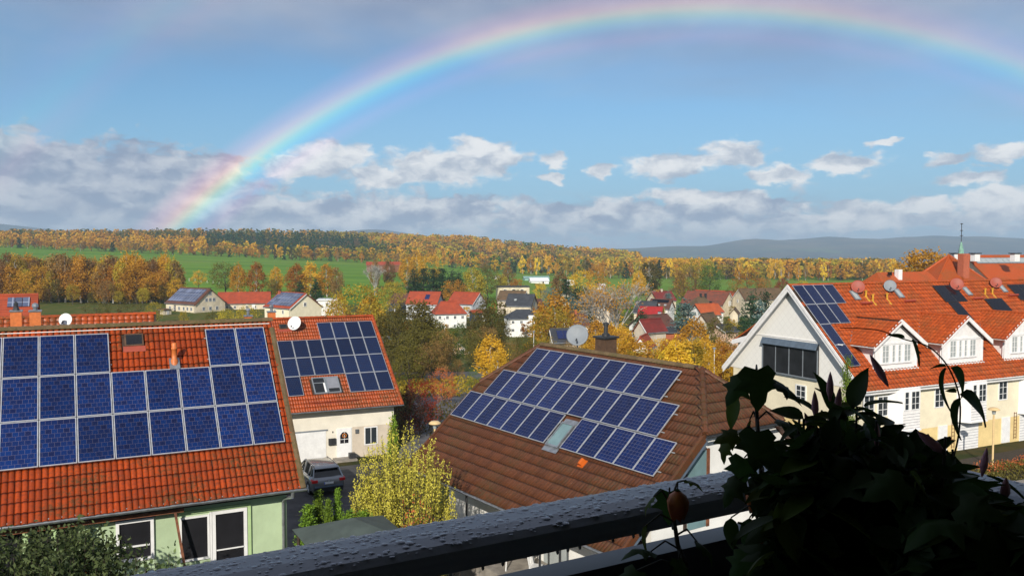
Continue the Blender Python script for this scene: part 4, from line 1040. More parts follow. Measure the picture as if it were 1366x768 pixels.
        MB().box(c - 1.5, c + 1.5, DY - .10, DY, h0 - 2.52, h0 - 2.46).build('window_sill', 'white_paint', dw)
        gutter(root, (c - hwv - .05, DY - .45, top - hwv * dz - .04), (c - hwv - .05, (top - hwv * dz - h0) / tp, top - hwv * dz - .04), .07, 'white_paint', 'dormer_gutter')
        MB().path([(c - hwv, DY - .38, top - hwv * dz - .1), (c - hw - .08, DY + .05, top - hwv * dz - .28), (c - hw - .08, DY + .05, h0 - 2.9)], .04, 8).build('downpipe', 'white_paint', dw)
        vl = MB(); vl.tube((c - .0 - hwv * .98, (top - hwv * dz - h0) / tp + .0, top - hwv * dz + .06), (c, ymid + .1, top + .02), .06, n=5); vl.build('valley_flashing', 'zinc', dw)
    # eaves
    gutter(root, (a0, e.y - .1, e.z - .03), (a1, e.y - .1, e.z - .03), .09, 'white_paint')
    MB().box(x0, x1, e.y - .0, wy - .004, e.z - .30, e.z - .10).build('eaves_box', 'white_wood', root)
    # bays, windows, doors; unit width 6.9
    for u in range(5):
        b = 9.75 + 6.9 * (u - 1) - .2
        # (bay left edge b, width 3.1)
        bm = MB(); zb0, zb1 = h0 - 6.85, h0 - 4.05
        bm.prism([(b, wy + .01), (b + .55, wy - .75), (b + 2.2, wy - .75), (b + 2.75, wy + .01)], 'z', zb0, zb1)
        bay = bm.build('bay_window', 'white_wood', root)
        MB().prism([(b - .08, wy), (b + .5, wy - .84), (b + 2.25, wy - .84), (b + 2.83, wy)], 'z', zb0 - .08, zb0 + .02).build('bay_base', 'white_paint', bay)
        window(root, b + .62, b + 1.08, zb0 + 1.35, zb1 - .15, 'y-', wy - .77, bars=(1, 3), fw=.06, depth=.08)
        window(root, b + 1.25, b + 2.1, zb0 + 1.35, zb1 - .15, 'y-', wy - .77, bars=(2, 3), fw=.06, depth=.08)
        ln = MB()
        for z_ in range(6): ln.box(b + .56, b + 2.19, wy - .762, wy - .75, zb0 + .12 + z_ * .19, zb0 + .14 + z_ * .19)
        ln.build('cladding_grooves', 'blind_grey', bay)
        window(root, b - 2.35, b - 1.35, h0 - 5.75, h0 - 4.35, 'y-', wy - .02, bars=(2, 3), fw=.07)
        window(root, b - 5.0 if u else b - 3.9, b - 4.3 if u else b - 3.2, h0 - 5.6, h0 - 4.4, 'y-', wy - .02, bars=(1, 3), fw=.07)
        gd = MB().box(b + .2, b + 2.4, wy - .03, wy + .01, .0, 2.05).build('garage_door', 'white_paint', root)
        gr = MB()
        for z_ in range(9): gr.box(b + .2, b + 2.4, wy - .04, wy - .03, .2 + z_ * .2, .22 + z_ * .2)
        gr.build('door_grooves', 'blind_grey', gd)
        MB().box(b - 1.9, b - .95, wy - .05, wy + .01, .1, 2.0).build('house_door', 'white_paint', root)
        tr_ = MB()
        for q in (0, .28): tr_.tube((b - .5 + q, wy - .06, .3), (b - .5 + q, wy - .06, 2.3), .015, n=4)
        for q in range(8): tr_.tube((b - .5, wy - .06, .4 + q * .26), (b - .22, wy - .06, .4 + q * .26), .012, n=4)
        tr_.build('trellis', 'brown_wood', root)
    # end doors of the first unit under the plants
    window(root, 1.6, 2.6, h0 - 5.9, h0 - 4.5, 'y-', wy - .02, bars=(2, 3), fw=.07)
house_row()
# ------------------------------------------------------------------ paved ground
sheet('driveway', [(-12.5, 36, 0), (-3.8, 42, 0), (-6.3, 55.0, 0), (-19, 49.2, 0)], 'asphalt', .008)
sheet('road', [(-7.5, 55, 0), (-2.5, 55, 0), (-3.5, 104, 0), (-10.5, 104, 0)], 'road_grey', .012)
sheet('cross_road', [(-28, 100, 0), (34, 112, 0), (34, 118, 0), (-28, 106, 0)], 'road_grey', .016)
sheet('path', [(24, 45.5, 0), (52, 60.5, 0), (51, 62.5, 0), (23, 47.5, 0)], 'paving', .03)
sheet('front_court', [(24, 48.6, 0), (50, 62.3, 0), (48, 66.5, 0), (22, 53.0, 0)], 'soil', .02)
def drains():
    mb = MB(); 
    for k in range(3):
        p = Vector((-8.9 + k * .1, 43.0 + k * 1.6, .016)); mb.box(p.x - 2.2, p.x + 2.6, p.y, p.y + .14, .009, .02)
    tag(mb.build('drain_channel', 'dark_metal'), 'dark metal drain channels set across the asphalt driveway', 'drain')
drains()

# ------------------------------------------------------------------ generic gabled house for the village
def vhouse(name, label, cpx, ypx_eave, Y, az, L, W, pitch, wall, roof, side=1, gw=(), lw=(), chim=(), sol=None, sky_=(), hip=0.0, group=None, frame='white_paint', wsz=(.95, 1.15), over=.35, roofcolB=None, cat='house'):
    """cpx, ypx_eave, Y place the eaves of the corner nearest the viewer; az points along the ridge away from it"""
    c = at(cpx, ypx_eave, Y); ze = c.z
    u = Vector((math.sin(R(az)), math.cos(R(az)), 0)); v = Vector((math.sin(R(az + 90 * side)), math.cos(R(az + 90 * side)), 0))
    ctr = Vector((c.x, c.y, 0)) + u * (L / 2) + v * (W / 2)
    g = min(gzf(ctr.x + du * u.x * L / 2 + dv * v.x * W / 2, ctr.y + du * u.y * L / 2 + dv * v.y * W / 2) for du in (-1, 1) for dv in (-1, 1))
    root = thing(name, label, cat, (ctr.x, ctr.y, g), PI / 2 - R(az), group)
    h = ze - g; tp = math.tan(R(pitch)); rz = h + W / 2 * tp; hl, hw = L / 2, W / 2
    if pitch > 2:
        MB().prism([(-hw, 0), (hw, 0), (hw, h), (0, rz), (-hw, h)] if not hip else [(-hw, 0), (hw, 0), (hw, h), (-hw, h)], 'x', -hl, hl).build('wall', wall, root)
        mb = MB(); o = over; t = .16; hp = hip
        for s in (1, -1):
            q = [Vector((-hl - o, -s * (hw + o), h - o * tp + t)), Vector((hl + o, -s * (hw + o), h - o * tp + t)), Vector((hl + o - hp, 0, rz + t)), Vector((-hl - o + hp, 0, rz + t))]
            mb.slab(q if s > 0 else q[::-1], t)
        if hp:
            for s in (1, -1):
                q = [Vector((s * (hl + o), -s * (hw + o), h - o * tp + t)), Vector((s * (hl + o), s * (hw + o), h - o * tp + t)), Vector((s * (hl + o - hp), 0, rz + t))]
                mb.slab(q, t)
        rf = mb.build('roof', roof, root)
        MB().tube((-hl - o + hp, 0, rz + t), (hl + o - hp, 0, rz + t), .16, n=6).build('ridge', roof, rf)
    else:
        MB().box(-hl, hl, -hw, hw, 0, h).build('wall', wall, root)
        rf = MB().box(-hl - .4, hl + .4, -hw - .4, hw + .4, h, h + .3).build('roof', roof, root)
    # gable windows (near gable is x = -hl): (y, z, n) ; long side windows on both sides
    ys = side
    for (y, z) in gw:
        window(root, y - wsz[0] / 2, y + wsz[0] / 2, h + z - wsz[1] / 2, h + z + wsz[1] / 2, 'x-', -hl - .03, frame=frame, bars=(2, 1), fw=.12, depth=.12)
    for (x, z) in lw:
        window(root, x - wsz[0] / 2, x + wsz[0] / 2, h + z - wsz[1] / 2, h + z + wsz[1] / 2, 'y-' if ys < 0 else 'y+', ys * (hw + .03), frame=frame, bars=(2, 1), fw=.12, depth=.12)
    for (x, y, cm) in chim:
        zz = rz - abs(y) * tp
        ch = MB().box(x - .3, x + .3, y - .3, y + .3, zz - .6, zz + 1.1).build('chimney', cm, rf); MB().box(x - .38, x + .38, y - .38, y + .38, zz + 1.1, zz + 1.22).build('chimney_cap', 'dark_metal', ch)
    # things laid on the visible slope: (x0,x1,t0,t1) with t measured 0 at eave .. 1 at ridge
    def lay(x0, x1, t0, t1, lift, mat, nm_, th=.08):
        pt = lambda x, t_: Vector((x, ys * hw * (1 - t_), h + hw * t_ * tp + .17 + lift + .10))
        q = [pt(x0, t0), pt(x1, t0), pt(x1, t1), pt(x0, t1)]
        if ys > 0: q = q[::-1]
        return MB().slab(q, th).build(nm_, mat, rf)
    if sol:
        x0, x1, t0, t1, nx, ny, mt = sol
        for i in range(nx):
            for j in range(ny):
                dx = (x1 - x0) / nx; dt = (t1 - t0) / ny
                lay(x0 + dx * i + .03, x0 + dx * (i + 1) - .03, t0 + dt * j + .008, t0 + dt * (j + 1) - .008, .04, mt, 'solar_panel')
    for (x, t_) in sky_: lay(x - .4, x + .4, t_, t_ + .16, .10, 'curtain_glass', 'skylight')
    if pitch > 2:
        for s in (1, -1):
            yy = s * (hw + over + .08); gzz = h - over * tp + .04
            MB().tube((-hl - over + .1, yy, gzz), (hl + over - .1, yy, gzz), .09, n=6).build('gutter', 'zinc', root)
            MB().path([(-hl + .2, yy, gzz), (-hl + .2, s * (hw + .08), gzz - .5), (-hl + .2, s * (hw + .08), .2)], .06, 6).build('downpipe', 'zinc', root)
        if not hip and W > 3:
            for s in (1, -1):
                q = [(0, rz + .02), (s * (hw + over), rz + .02 - (hw + over) * tp), (s * (hw + over), rz - .24 - (hw + over) * tp), (0, rz - .24)]
                MB().prism(q if s > 0 else q[::-1], 'x', -hl - over - .07, -hl - over).build('bargeboard', random.choice(['brown_wood', 'white_wood', 'dark_wood']), root)
        MB().box(hl * .3, hl * .3 + 1.0, ys * hw - .05, ys * hw + .05, max(0, h - 7), max(2.1, h - 4.9)).build('door', random.choice(['brown_wood', 'dark_wood', 'white_paint']), root)
    return root, h, rz

def grid(xs, zs): return [(x, z) for x in xs for z in zs]
def village():
    V = vhouse
    V('farmhouse', 'cream farmhouse with grey solar panels on its left slope, leftmost of the farm group', 259.7, 405.8, 270, -55, 15.6, 11.4, 39, 'oldcream_plaster', 'roof_brown', 1,
      gw=[(-2.5, -1.6), (0, -1.6), (2.5, -1.6), (-1.4, 1.2), (0, 1.2), (1.4, 1.2), (0, 3.2)], lw=grid([-6, -4, -2, .5, 3, 5.5], [-1.6]) + grid([-6, -2, 3], [-4.3]), sol=(-7, 7.6, .08, .92, 6, 3, 'cells_far'), frame='grey_plaster')
    V('farm_barn', 'long cream barn with plain bright red roof between the two solar farmhouses', 291, 404.8, 283, 75, 16.5, 8.5, 38, 'oldcream_plaster', 'roof_red', -1, lw=grid([-5.5, -3, 1, 3.5, 6.5], [-1.3]) + grid([-5.5, 5], [-4]), chim=[])
    V('farmhouse', 'yellow-cream farmhouse with grey solar roof beside the white flat building', 386.6, 411.0, 230, -47.6, 12.6, 10.2, 36, 'lightcream_plaster', 'roof_red', 1,
      gw=[(0.3, .8)], lw=grid([-3, 1], [-1.2]), sol=(-5.9, 6.0, .06, .95, 6, 4, 'cells_far'), chim=[(5.4, .8, 'brick_red')], frame='white_paint')
    V('flat_building', 'low white flat-roofed building right of the yellow-cream farmhouse', 424, 401, 262, 82, 7.5, 8, 0, 'white_plaster', 'white_paint', -1, lw=[(-1, -1.2)], cat='building')
    V('garden_shed', 'small cream shed left of the farmhouse wall', 219, 413.5, 262, -60, 3, 2.6, 4, 'oldcream_plaster', 'roof_brown', 1, gw=[(0, -.9)], wsz=(.7, 1.4), cat='shed')
    V('barn', 'dark slate-clad barn with dull red roof at the left of the red-roofed group', 546, 405, 305, -62, 9.5, 9, 36, 'slate_wall', 'roof_brown', 1)
    V('village_house', 'white house with bright red roof, a dark chimney and one blue solar window', 582, 406, 282, -78, 10.5, 9, 40, 'grey_plaster', 'roof_red', 1, lw=grid([-2, 2, 4], [-1.5]), chim=[(-2.0, -.5, 'dark_metal')], sol=(-2.2, -.6, .35, .75, 1, 1, 'cells_grid'))
    V('village_house', 'two-storey white house with red roof and wide dormer, four windows in each row', 581.5, 418.5, 262, 74, 9.6, 8, 40, 'white_plaster', 'roof_red', -1, lw=grid([-3.6, -1.2, 1.2, 3.6], [-1.2, -3.9]), hip=2.6)
    r, h, rz = V('barn', 'large grey-white barn with broad red roof beside the white dormer house', 630, 405.5, 305, -58, 11, 9, 40, 'grey_plaster', 'roof_red', 1, gw=[(-.8, 1.4), (.8, 1.4), (2.6, .4)], lw=[(-2, -1.5)])
    V('lean_to', 'small lean-to with rust-red roof in front of the grey barn', 632, 417.5, 288, 60, 5, 3.2, 24, 'slate_wall', 'roof_red', -1, cat='shed')
    V('village_house', 'small peach gabled house with dark grey roof among the trees', 591, 472, 200, -10, 8.0, 6.6, 40, 'peach_plaster', 'roof_grey', 1, gw=[(-1.3, .5), (1.3, .5)], wsz=(1.0, 1.25), chim=[(-2.4, .4, 'dark_metal')])
    r, h, rz = V('white_building', 'large white three-storey building with dark roof and rounded stair bay', 678.8, 425, 240, 80, 9.6, 8, 27, 'white_plaster', 'roof_grey', -1, lw=grid([-3.6, -1.2], [-1.0, -3.3, -5.6]), hip=3.0, wsz=(.9, 1.0), cat='building')
    MB().prism([(.8, -4.6), (1.6, -5.3), (3.2, -5.3), (4.0, -4.6), (4.0, -3.9), (.8, -3.9)], 'z', 0, h + .9).build('stair_bay', 'white_plaster', r)
    for x in (1.9, 2.9): MB().box(x - .22, x + .22, -5.36, -5.30, h - 4.6, h + .2).build('bay_window', 'window_glass', r)
    V('village_house', 'dark-roofed house with a white dormer behind the large white building', 708, 408, 288, -72, 9, 8, 42, 'oldcream_plaster', 'roof_grey', 1, gw=[(0, .6)], sky_=[(1.5, .35)])
    V('long_house', 'long low house with rust-brown roof behind the dark-roofed dormer house', 697, 400.5, 318, -72, 10, 8, 38, 'tan_plaster', 'roof_moss', 1, cat='house')
    V('village_house', 'rust-red roof house close behind the tall golden birch', 706, 411, 300, 62, 6.5, 7, 38, 'tan_plaster', 'roof_brown', -1)
    V('bungalow', 'beige bungalow with flat dark roof at the edge of the meadow', 664, 383, 400, 84, 15, 10, 0, 'oldcream_plaster', 'roof_grey', -1, lw=grid([-4, 0, 4], [-1.6]), wsz=(1.6, 1.3))
    V('greenhouse', 'pale green greenhouse hall on the far meadow', 700, 371, 640, 82, 19, 10, 12, 'pale_green_sheet', 'pale_green_sheet', -1, cat='greenhouse')
    V('storage_hall', 'white rounded storage hall on the far meadow right of the greenhouse', 708, 375, 600, 82, 13, 8, 26, 'white_paint', 'white_paint', -1, cat='hall')
    V('storage_hall', 'small white hall left of the pale green greenhouse', 660, 369, 650, 80, 4, 4, 0, 'white_paint', 'white_paint', -1, cat='hall')
    V('storage_hall', 'small white tent hall right of the golden tree on the meadow', 755, 376, 590, 80, 6, 5, 20, 'white_paint', 'white_paint', -1, cat='hall')
    V('storage_hall', 'white tent hall peeping out left of the bare silvery birch', 796, 381.5, 520, 80, 5.5, 5, 25, 'white_paint', 'white_paint', -1, cat='hall')
    V('long_barn', 'long barn with rust-red roof far off at the end of the green meadow', 489, 353.5, 640, 80, 26, 9, 26, 'brown_wood', 'roof_red', -1, cat='barn')
    V('village_house', 'timbered beige gable house behind the bare silvery birch', 789, 405, 295, 20, 8, 6.4, 42, 'tan_plaster', 'roof_grey', 1, gw=[(-1.2, .2), (1.2, .2), (0, -1.6)])
    V('village_house', 'beige steep gable half hidden behind the golden birch', 747.5, 394, 330, 15, 7, 3.6, 52, 'oldcream_plaster', 'roof_moss', 1, gw=[(0, .8)])
    V('village_house', 'brick-red roofed house right of the golden birch with white gable', 762, 434, 225, 70, 5.2, 6, 44, 'white_plaster', 'roof_brown', -1, chim=[(0, 0, 'brick_red')])
    V('village_house', 'cream gabled house with dark red roof, chimney and small spruce in front', 877.3, 401, 335, 68, 8.5, 8, 40, 'oldcream_plaster', 'roof_darkred', -1, gw=[(1, .3)], chim=[(-2, 1, 'brick_red'), (0, 0, 'tan_plaster')])
    V('village_house', 'white house with brown roof, black solar row and three skylights', 891, 411.5, 285, -60, 7.0, 6.4, 41, 'white_plaster', 'roof_brown', 1, gw=[(-1.2, -1.2), (1.2, -1.2), (0, 1)], lw=[(-1, -1.3)], sol=(-3.0, 3.0, .55, .9, 1, 1, 'cells_black'), sky_=[(-2.2, .2), (0, .2), (2.2, .2)], wsz=(.7, .9))
    V('village_house', 'house with slate grey and scarlet roof left of the blue spruce', 879, 428, 245, -68, 6.5, 8, 42, 'white_plaster', 'scarlet', 1, gw=[(0, -.8)], chim=[(-.5, -.9, 'dark_metal')])
    V('village_house', 'dark grey roofed house just behind the scarlet roof', 872, 417, 262, -68, 6.2, 7, 42, 'oldcream_plaster', 'roof_grey', 1)
    V('village_house', 'white gabled house with dark brown roof in front of the blue spruce', 866.5, 436.5, 200, 52, 9.5, 6.6, 36, 'white_plaster', 'roof_brown', -1, gw=[(-1.4, .3), (0.6, .3), (-1, -1.5)], wsz=(.7, .8), chim=[(3, .6, 'grey_plaster')])
    V('garage', 'low dark-roofed garage below the white gabled house', 884, 444, 186, 70, 6.0, 5, 14, 'brick_red', 'roof_grey', -1, cat='garage')
    V('big_barn', 'very long barn with patchy rust and brown roof and beige gable', 962.5, 407.2, 325, -50, 17.5, 12, 38, 'oldcream_plaster', 'roof_patchy', 1, gw=[(-1.6, .4), (-.4, .4)], chim=[(0, -1, 'tan_plaster')], wsz=(.8, 2.0), cat='barn')
    V('big_barn', 'second long barn with brown roof right behind the patchy barn', 971, 405, 345, -50, 17.5, 12, 38, 'oldcream_plaster', 'roof_red', 1, cat='barn')
    V('village_house', 'white house with bright orange roof and cream left gable', 937.5, 420, 255, 66, 6.4, 7, 40, 'white_plaster', 'roof_orange', -1, gw=[(0, .2)], lw=[(-1.2, -1.4)], chim=[(2.6, .4, 'dark_metal')])
    V('village_house', 'taller white wing with orange roof adjoining the bright orange house', 952, 416, 258, 66, 3.6, 6, 34, 'white_plaster', 'roof_orange', -1)
    V('village_house', 'house with rusty hipped roof behind the bright orange roof', 931, 408.6, 290, 68, 7, 7, 40, 'tan_plaster', 'roof_moss', -1, hip=2.5, chim=[(0, 0, 'dark_metal'), (2, 0, 'dark_metal')])
    V('village_house', 'rust-red steep roof beside the right edge of the blue spruce', 924, 434, 215, 40, 6, 5, 50, 'tan_plaster', 'roof_moss', 1)
    V('long_barn', 'brown mossy barn with cream wall behind the three spruces', 995.5, 400, 320, 74, 17, 10, 38, 'oldcream_plaster', 'roof_moss', -1, gw=[(1, -.8)], cat='barn')
    V('garage', 'small dark-roofed brick outbuilding left of the row house gable', 968, 442, 165, 62, 3.2, 4.4, 24, 'peach_plaster', 'roof_grey', -1, cat='garage')
    V('village_house', 'small beige gable between the orange roof and the spruces', 974, 418, 250, 20, 5, 2.2, 50, 'oldcream_plaster', 'roof_moss', 1)
    V('village_house', 'white wooden gable peeping through the golden trees', 845, 462, 130, 20, 5, 2.2, 52, 'white_wood', 'roof_red', 1, gw=[(0, .5)], wsz=(.5, .7))
    V('village_house', 'dark red steep roof left of the golden trees', 846, 440, 165, 55, 5, 3.6, 48, 'tan_plaster', 'roof_darkred', 1)
    V('village_house', 'small house with low dark solar roof behind the grey dish', 740, 456, 120, 84, 4.2, 5, 30, 'tan_plaster', 'roof_grey', -1, sol=(-1.6, .2, .1, .8, 2, 1, 'cells_grid'))
    r, h, rz = V('village_house', 'house with rust-orange roof and a small blue solar array at the left edge', -14, 421, 88, 64, 4.0, 5, 36, 'lightcream_plaster', 'roof_red', -1, sol=(-.5, 1.6, .3, .8, 3, 1, 'cells_far'))
m_ = farroof_mat('scarlet', (0.40, 0.012, 0.012), (0.30, 0.012, 0.010)); farroof_mat('roof_patchy', (0.26, 0.06, 0.025), (0.12, 0.045, 0.028))
village()

def house_behind():
    """tiled roof strip behind the green house, with its two clay chimneys"""
    az = 64; c = at(207.5, 418.5, 47.5)
    root = root_at('neighbour_house', 'orange-tiled house behind the large solar roof, with two square clay chimneys', 'house', (c.x, c.y), az, 0)
    phi = R(42); h0 = c.z - 3.2 * math.sin(phi); PM = plane_M(h0, phi)
    s1 = 3.2; ry, rz = s1 * math.cos(phi), h0 + s1 * math.sin(phi)
    # ridge at the anchor: shift everything so the ridge passes through local y = 0
    PM = Matrix.Translation((0, -ry, 0)) @ PM; ry = 0
    gable_shell(root, -13, -.3, -3.6, 3.6, 0, 0, rz - .15, phi, 'cream_plaster')
    mb = MB(); A = [PM @ Vector(p) for p in ((-13.3, -2.6, 0), (0, -2.6, 0), (0, s1, 0), (-13.3, s1, 0))]; mb.slab(A, .1)
    Bq = [Vector((p.x, -p.y, p.z)) for p in A]; mb.slab(Bq[::-1], .1); roof = mb.build('roof', 'dark_wood', root)
    proto = tile_proto('roof_tile', .30, .36, 1, 'tile_orange_c', 4, .05)
    tiles_joined('roof_tiles', proto, [(-13.3 + .30 * i, -2.6 + .36 * j) for i in range(44) for j in range(16)], PM, 'tile_orange_c', roof)
    ridge_caps(root, 'ridge_tile', (-13.3, 0, rz + .03), (0, 0, rz + .03), .13, .38, 'tile_orange_c', roof)
    rm = Matrix.Translation(root.location) @ Matrix.Rotation(root.rotation_euler.z, 4, 'Z')
    inv = rm.inverted()
    for px in (22, 47.5):
        w = at(px, 433, 41.0); lo = inv @ w; zt = at(px, 415.5, 41.0).z
        ch = MB().box(lo.x - .24, lo.x + .24, lo.y - .24, lo.y + .24, h0 - 2.5, zt).build('chimney', 'terracotta', root)
        MB().box(lo.x - .28, lo.x + .28, lo.y - .28, lo.y + .28, zt, zt + .07).build('chimney_cap', 'zinc', ch)
        MB().lathe([(.10, 0), (.10, .12), (.15, .16), (.13, .30), (.02, .36)] if px > 30 else [(.16, 0), (.13, .1), (.09, .16), (.09, .34), (.02, .42)], 10, (lo.x, lo.y, zt + .07)).build('cowl', 'zinc' if px > 30 else 'dark_metal', ch)
    p = at(88, 437, 43); dish('white satellite dish in front of the roof behind the solar roof, left', p, .33, 'dish_white', 178, .40, tilt=12)
house_behind()

# ------------------------------------------------------------------ big school-like building with pyramid roof (far right)
def school():
    P0 = at(1290, 340, 135); az = 64.0
    c = Vector((P0.x, P0.y, 0)); root = root_at('school_building', 'large orange-roofed building with pyramid roof and green spire at far right', 'building', (c.x, c.y), 68, 0)
    inv = (Matrix.Translation(root.location) @ Matrix.Rotation(root.rotation_euler.z, 4, 'Z')).inverted()
    rz = P0.z; L = 60; d = 6.2; tp = math.tan(R(40))
    MB().prism([(-d, 0), (d, 0), (d, rz - d * tp), (0, rz - .1), (-d, rz - d * tp)], 'x', 0, L).build('wall', 'lightcream_plaster', root)
    rf = MB()
    for s in (1, -1):
        q = [Vector((-.5, -s * (d + .5), rz - (d + .5) * tp)), Vector((L, -s * (d + .5), rz - (d + .5) * tp)), Vector((L, 0, rz)), Vector((-.5, 0, rz))]
        rf.slab(q if s > 0 else q[::-1], .15)
    roof = rf.build('roof', 'tile_orange_d', root)
    # glazed strip just under the ridge
    for i in range(24):
        x0 = .6 + i * 1.2
        pt = lambda x, y: Vector((x, -y, rz - y * tp + .12))
        MB().slab([pt(x0, 1.55), pt(x0 + 1.1, 1.55), pt(x0 + 1.1, .75), pt(x0, .75)], .06).build('roof_glazing', 'curtain_glass', roof)
    fr = MB(); fr.slab([pt(.4, 1.68), pt(29.5, 1.68), pt(29.5, .62), pt(.4, .62)], .05); fr.v = [(x, y, z - .04) for x, y, z in fr.v]; fr.build('glazing_frame', 'zinc', roof)
    # pyramid
    a = inv @ at(1266, 340.2, 128); zt = at(1266, 340.2, 128).z; r_ = 7.6; zb_ = zt - 5.4
    py = MB()
    ring = [(a.x + r_ * 1.0 * math.cos(t) * 1.0, a.y + r_ * math.sin(t), zb_) for t in [R(k) for k in (25, 75, 115, 155, 205, 245, 295, 335)]]
    for i in range(8): py.add([ring[i], ring[(i + 1) % 8], (a.x, a.y, zt)], [(0, 1, 2)])
    py.build('pyramid_roof', 'tile_orange_d', root)
    for i in range(8): MB().tube(ring[i], (a.x, a.y, zt), .16, n=6).build('hip_ridge', 'tile_orange_d', root)
    bw = MB(); bw.prism([(p[0] * .96 + a.x * .04, p[1] * .96 + a.y * .04) for p in ring], 'z', 0, zb_ + .05); bw.build('tower_wall', 'lightcream_plaster', root)
    # spire: copper cone, rod, discs
    s = inv @ at(1282, 337, 127); z0, z1, z2 = at(1282, 338, 127).z, at(1282, 323, 127).z, at(1282, 298, 127).z
    sp = MB(); n = 6; sp.lathe([(.42, z0 - .6), (.34, z0 + .5), (.1, z1), (.001, z1 + .1)], 6, (s.x, s.y, 0)); sp.build('spire', 'copper_green', root)
    rd = MB(); rd.tube((s.x, s.y, z1), (s.x, s.y, z2), .05, n=6)
    for f_, w in ((.35, .30), (.62, .26), (.98, .26)): rd.lathe([(.02, -.08), (w, 0), (.02, .08)], 10, (s.x, s.y, z1 + (z2 - z1) * f_))
    rd.build('spire_rod', 'dark_metal', root)
    b = inv @ at(1285.5, 345, 124); MB().box(b.x - .6, b.x + .6, b.y - .5, b.y + .5, zb_, at(1285, 338.3, 124).z).build('brick_chimney', 'brick_red', root)
    for px in (1274, 1301, 1354):
        q = inv @ at(px, 340, 131); zq = at(px, 341.5, 131).z
        v = MB().box(q.x - .55, q.x + .55, q.y - .4, q.y + .4, zq - .8, zq + .35).build('roof_vent', 'white_paint', root); MB().box(q.x - .75, q.x + .75, q.y - .55, q.y + .55, zq + .35, zq + .48).build('vent_cap', 'dark_metal', v)
    # low left wing
    w0 = inv @ at(1224, 363, 122); w1 = inv @ at(1170, 362.3, 118); zw = at(1200, 362.7, 120).z
    wr = MB(); A, B_ = Vector((w1.x, w1.y, zw)), Vector((w0.x + 2, w0.y, zw)); dn = Vector((0, -4.6, -3.4)); up_ = Vector((0, 4.6, -3.4)); e = Vector((-2.4, 0, 0))
    wr.slab([A + dn + e, B_ + dn, B_, A], .12); wr.slab([A + up_ + e, A, B_, B_ + up_], .12); wr.slab([A + up_ + e, A + dn + e, A], .12)
    wr.build('wing_roof', 'tile_orange_d', root)
    MB().box(w1.x - 2, w0.x + 2, w0.y - 4.1, w0.y + 4.1, 0, zw - 3.4).build('wing_wall', 'lightcream_plaster', root)
    q = inv @ at(1198.5, 366, 118.5); zq = at(1198, 366.5, 118.5).z
    MB().box(q.x - .35, q.x + .35, q.y - .35, q.y + .35, zq - 1, zq + .75).build('roof_vent', 'white_paint', root)
    q = inv @ at(1187, 364.5, 117.5); MB().box(q.x - .2, q.x + .2, q.y - .2, q.y + .2, q.z - .3, q.z + .2).build('skylight', 'clear_dark', root)
school()

# ------------------------------------------------------------------ far town
def far_town():
    mb = MB(); mb2 = MB()
    for i in range(90):
        px = random.uniform(1010, 1250) if i < 70 else random.uniform(930, 1010); Y = random.uniform(2700, 4300)
        p = at(px, 350, Y); g = gzf(p.x, Y); s = random.uniform(5, 12); h = random.uniform(5, 9)
        (mb if random.random() < .65 else mb2).box(p.x - s, p.x + s, Y, Y + s, g - 1, g + h)
    tag(mb.build('far_town', 'white_paint'), 'tiny white buildings of a far town below the hazy hills', 'town', kind='stuff')
    tag(mb2.build('far_town', 'peach_plaster'), 'tiny reddish buildings of a far town below the hazy hills', 'town', kind='stuff')
far_town()

# ------------------------------------------------------------------ trees
def crown_points(kind, n, rs):
    """leaf centres in a unit-height tree, gathered in clumps with gaps between"""
    K = max(14, int(n / (26 if kind != 'thuja' else 9))); C = []
    def env(h):
        if kind == 'birch': return .19 * np.sin(PI * np.clip((h - .10) / .90, 0, 1) ** .8) ** .75 + .012
        if kind == 'round': return .36 * np.sqrt(np.clip(1 - ((h - .60) / .41) ** 2, 0, 1))
        if kind == 'wide': return .48 * np.sqrt(np.clip(1 - ((h - .56) / .45) ** 2, 0, 1))
        if kind == 'conifer': return .215 * np.clip(1 - h, 0, 1) ** .85 * (1 if True else 0)
        if kind == 'thuja': return .30 * np.clip(1 - h, 0, 1) ** 1.15 * np.clip(h / .06, 0, 1)
        if kind == 'shrub': return .55 * np.sqrt(np.clip(1 - ((h - .45) / .56) ** 2, 0, 1))
        return .3
    lo = dict(birch=.12, round=.2, wide=.14, conifer=.05, thuja=.01, shrub=.03)[kind]
    hs = rs.uniform(lo, 1, K * 3); keep = rs.random(K * 3) < env(hs) / env(hs).max() + (.06 if kind != 'thuja' else .22); hs = hs[keep][:K]; K = len(hs)
    th = rs.uniform(0, 2 * PI, K); rr = env(hs) * rs.uniform(.25, 1, K) ** .5 * rs.uniform(.8, 1.1, K)
    C = np.stack([rr * np.cos(th), rr * np.sin(th), hs], 1)
    idx = rs.integers(0, K, n); sg = dict(birch=.024, round=.040, wide=.045, conifer=.022, thuja=.011, shrub=.06)[kind]
    D = rs.normal(0, sg, (n, 3)); D[:, 2] *= (1.7 if kind == 'birch' else .75)
    if kind == 'birch': D[:, 2] -= np.abs(rs.normal(0, .02, n))
    if kind == 'conifer': D[:, 2] -= .35 * np.hypot(D[:, 0], D[:, 1]); D[:, :2] *= 1.4
    Pn = C[idx] + D
    cv = rs.random(K)
    return Pn, cv[idx], C
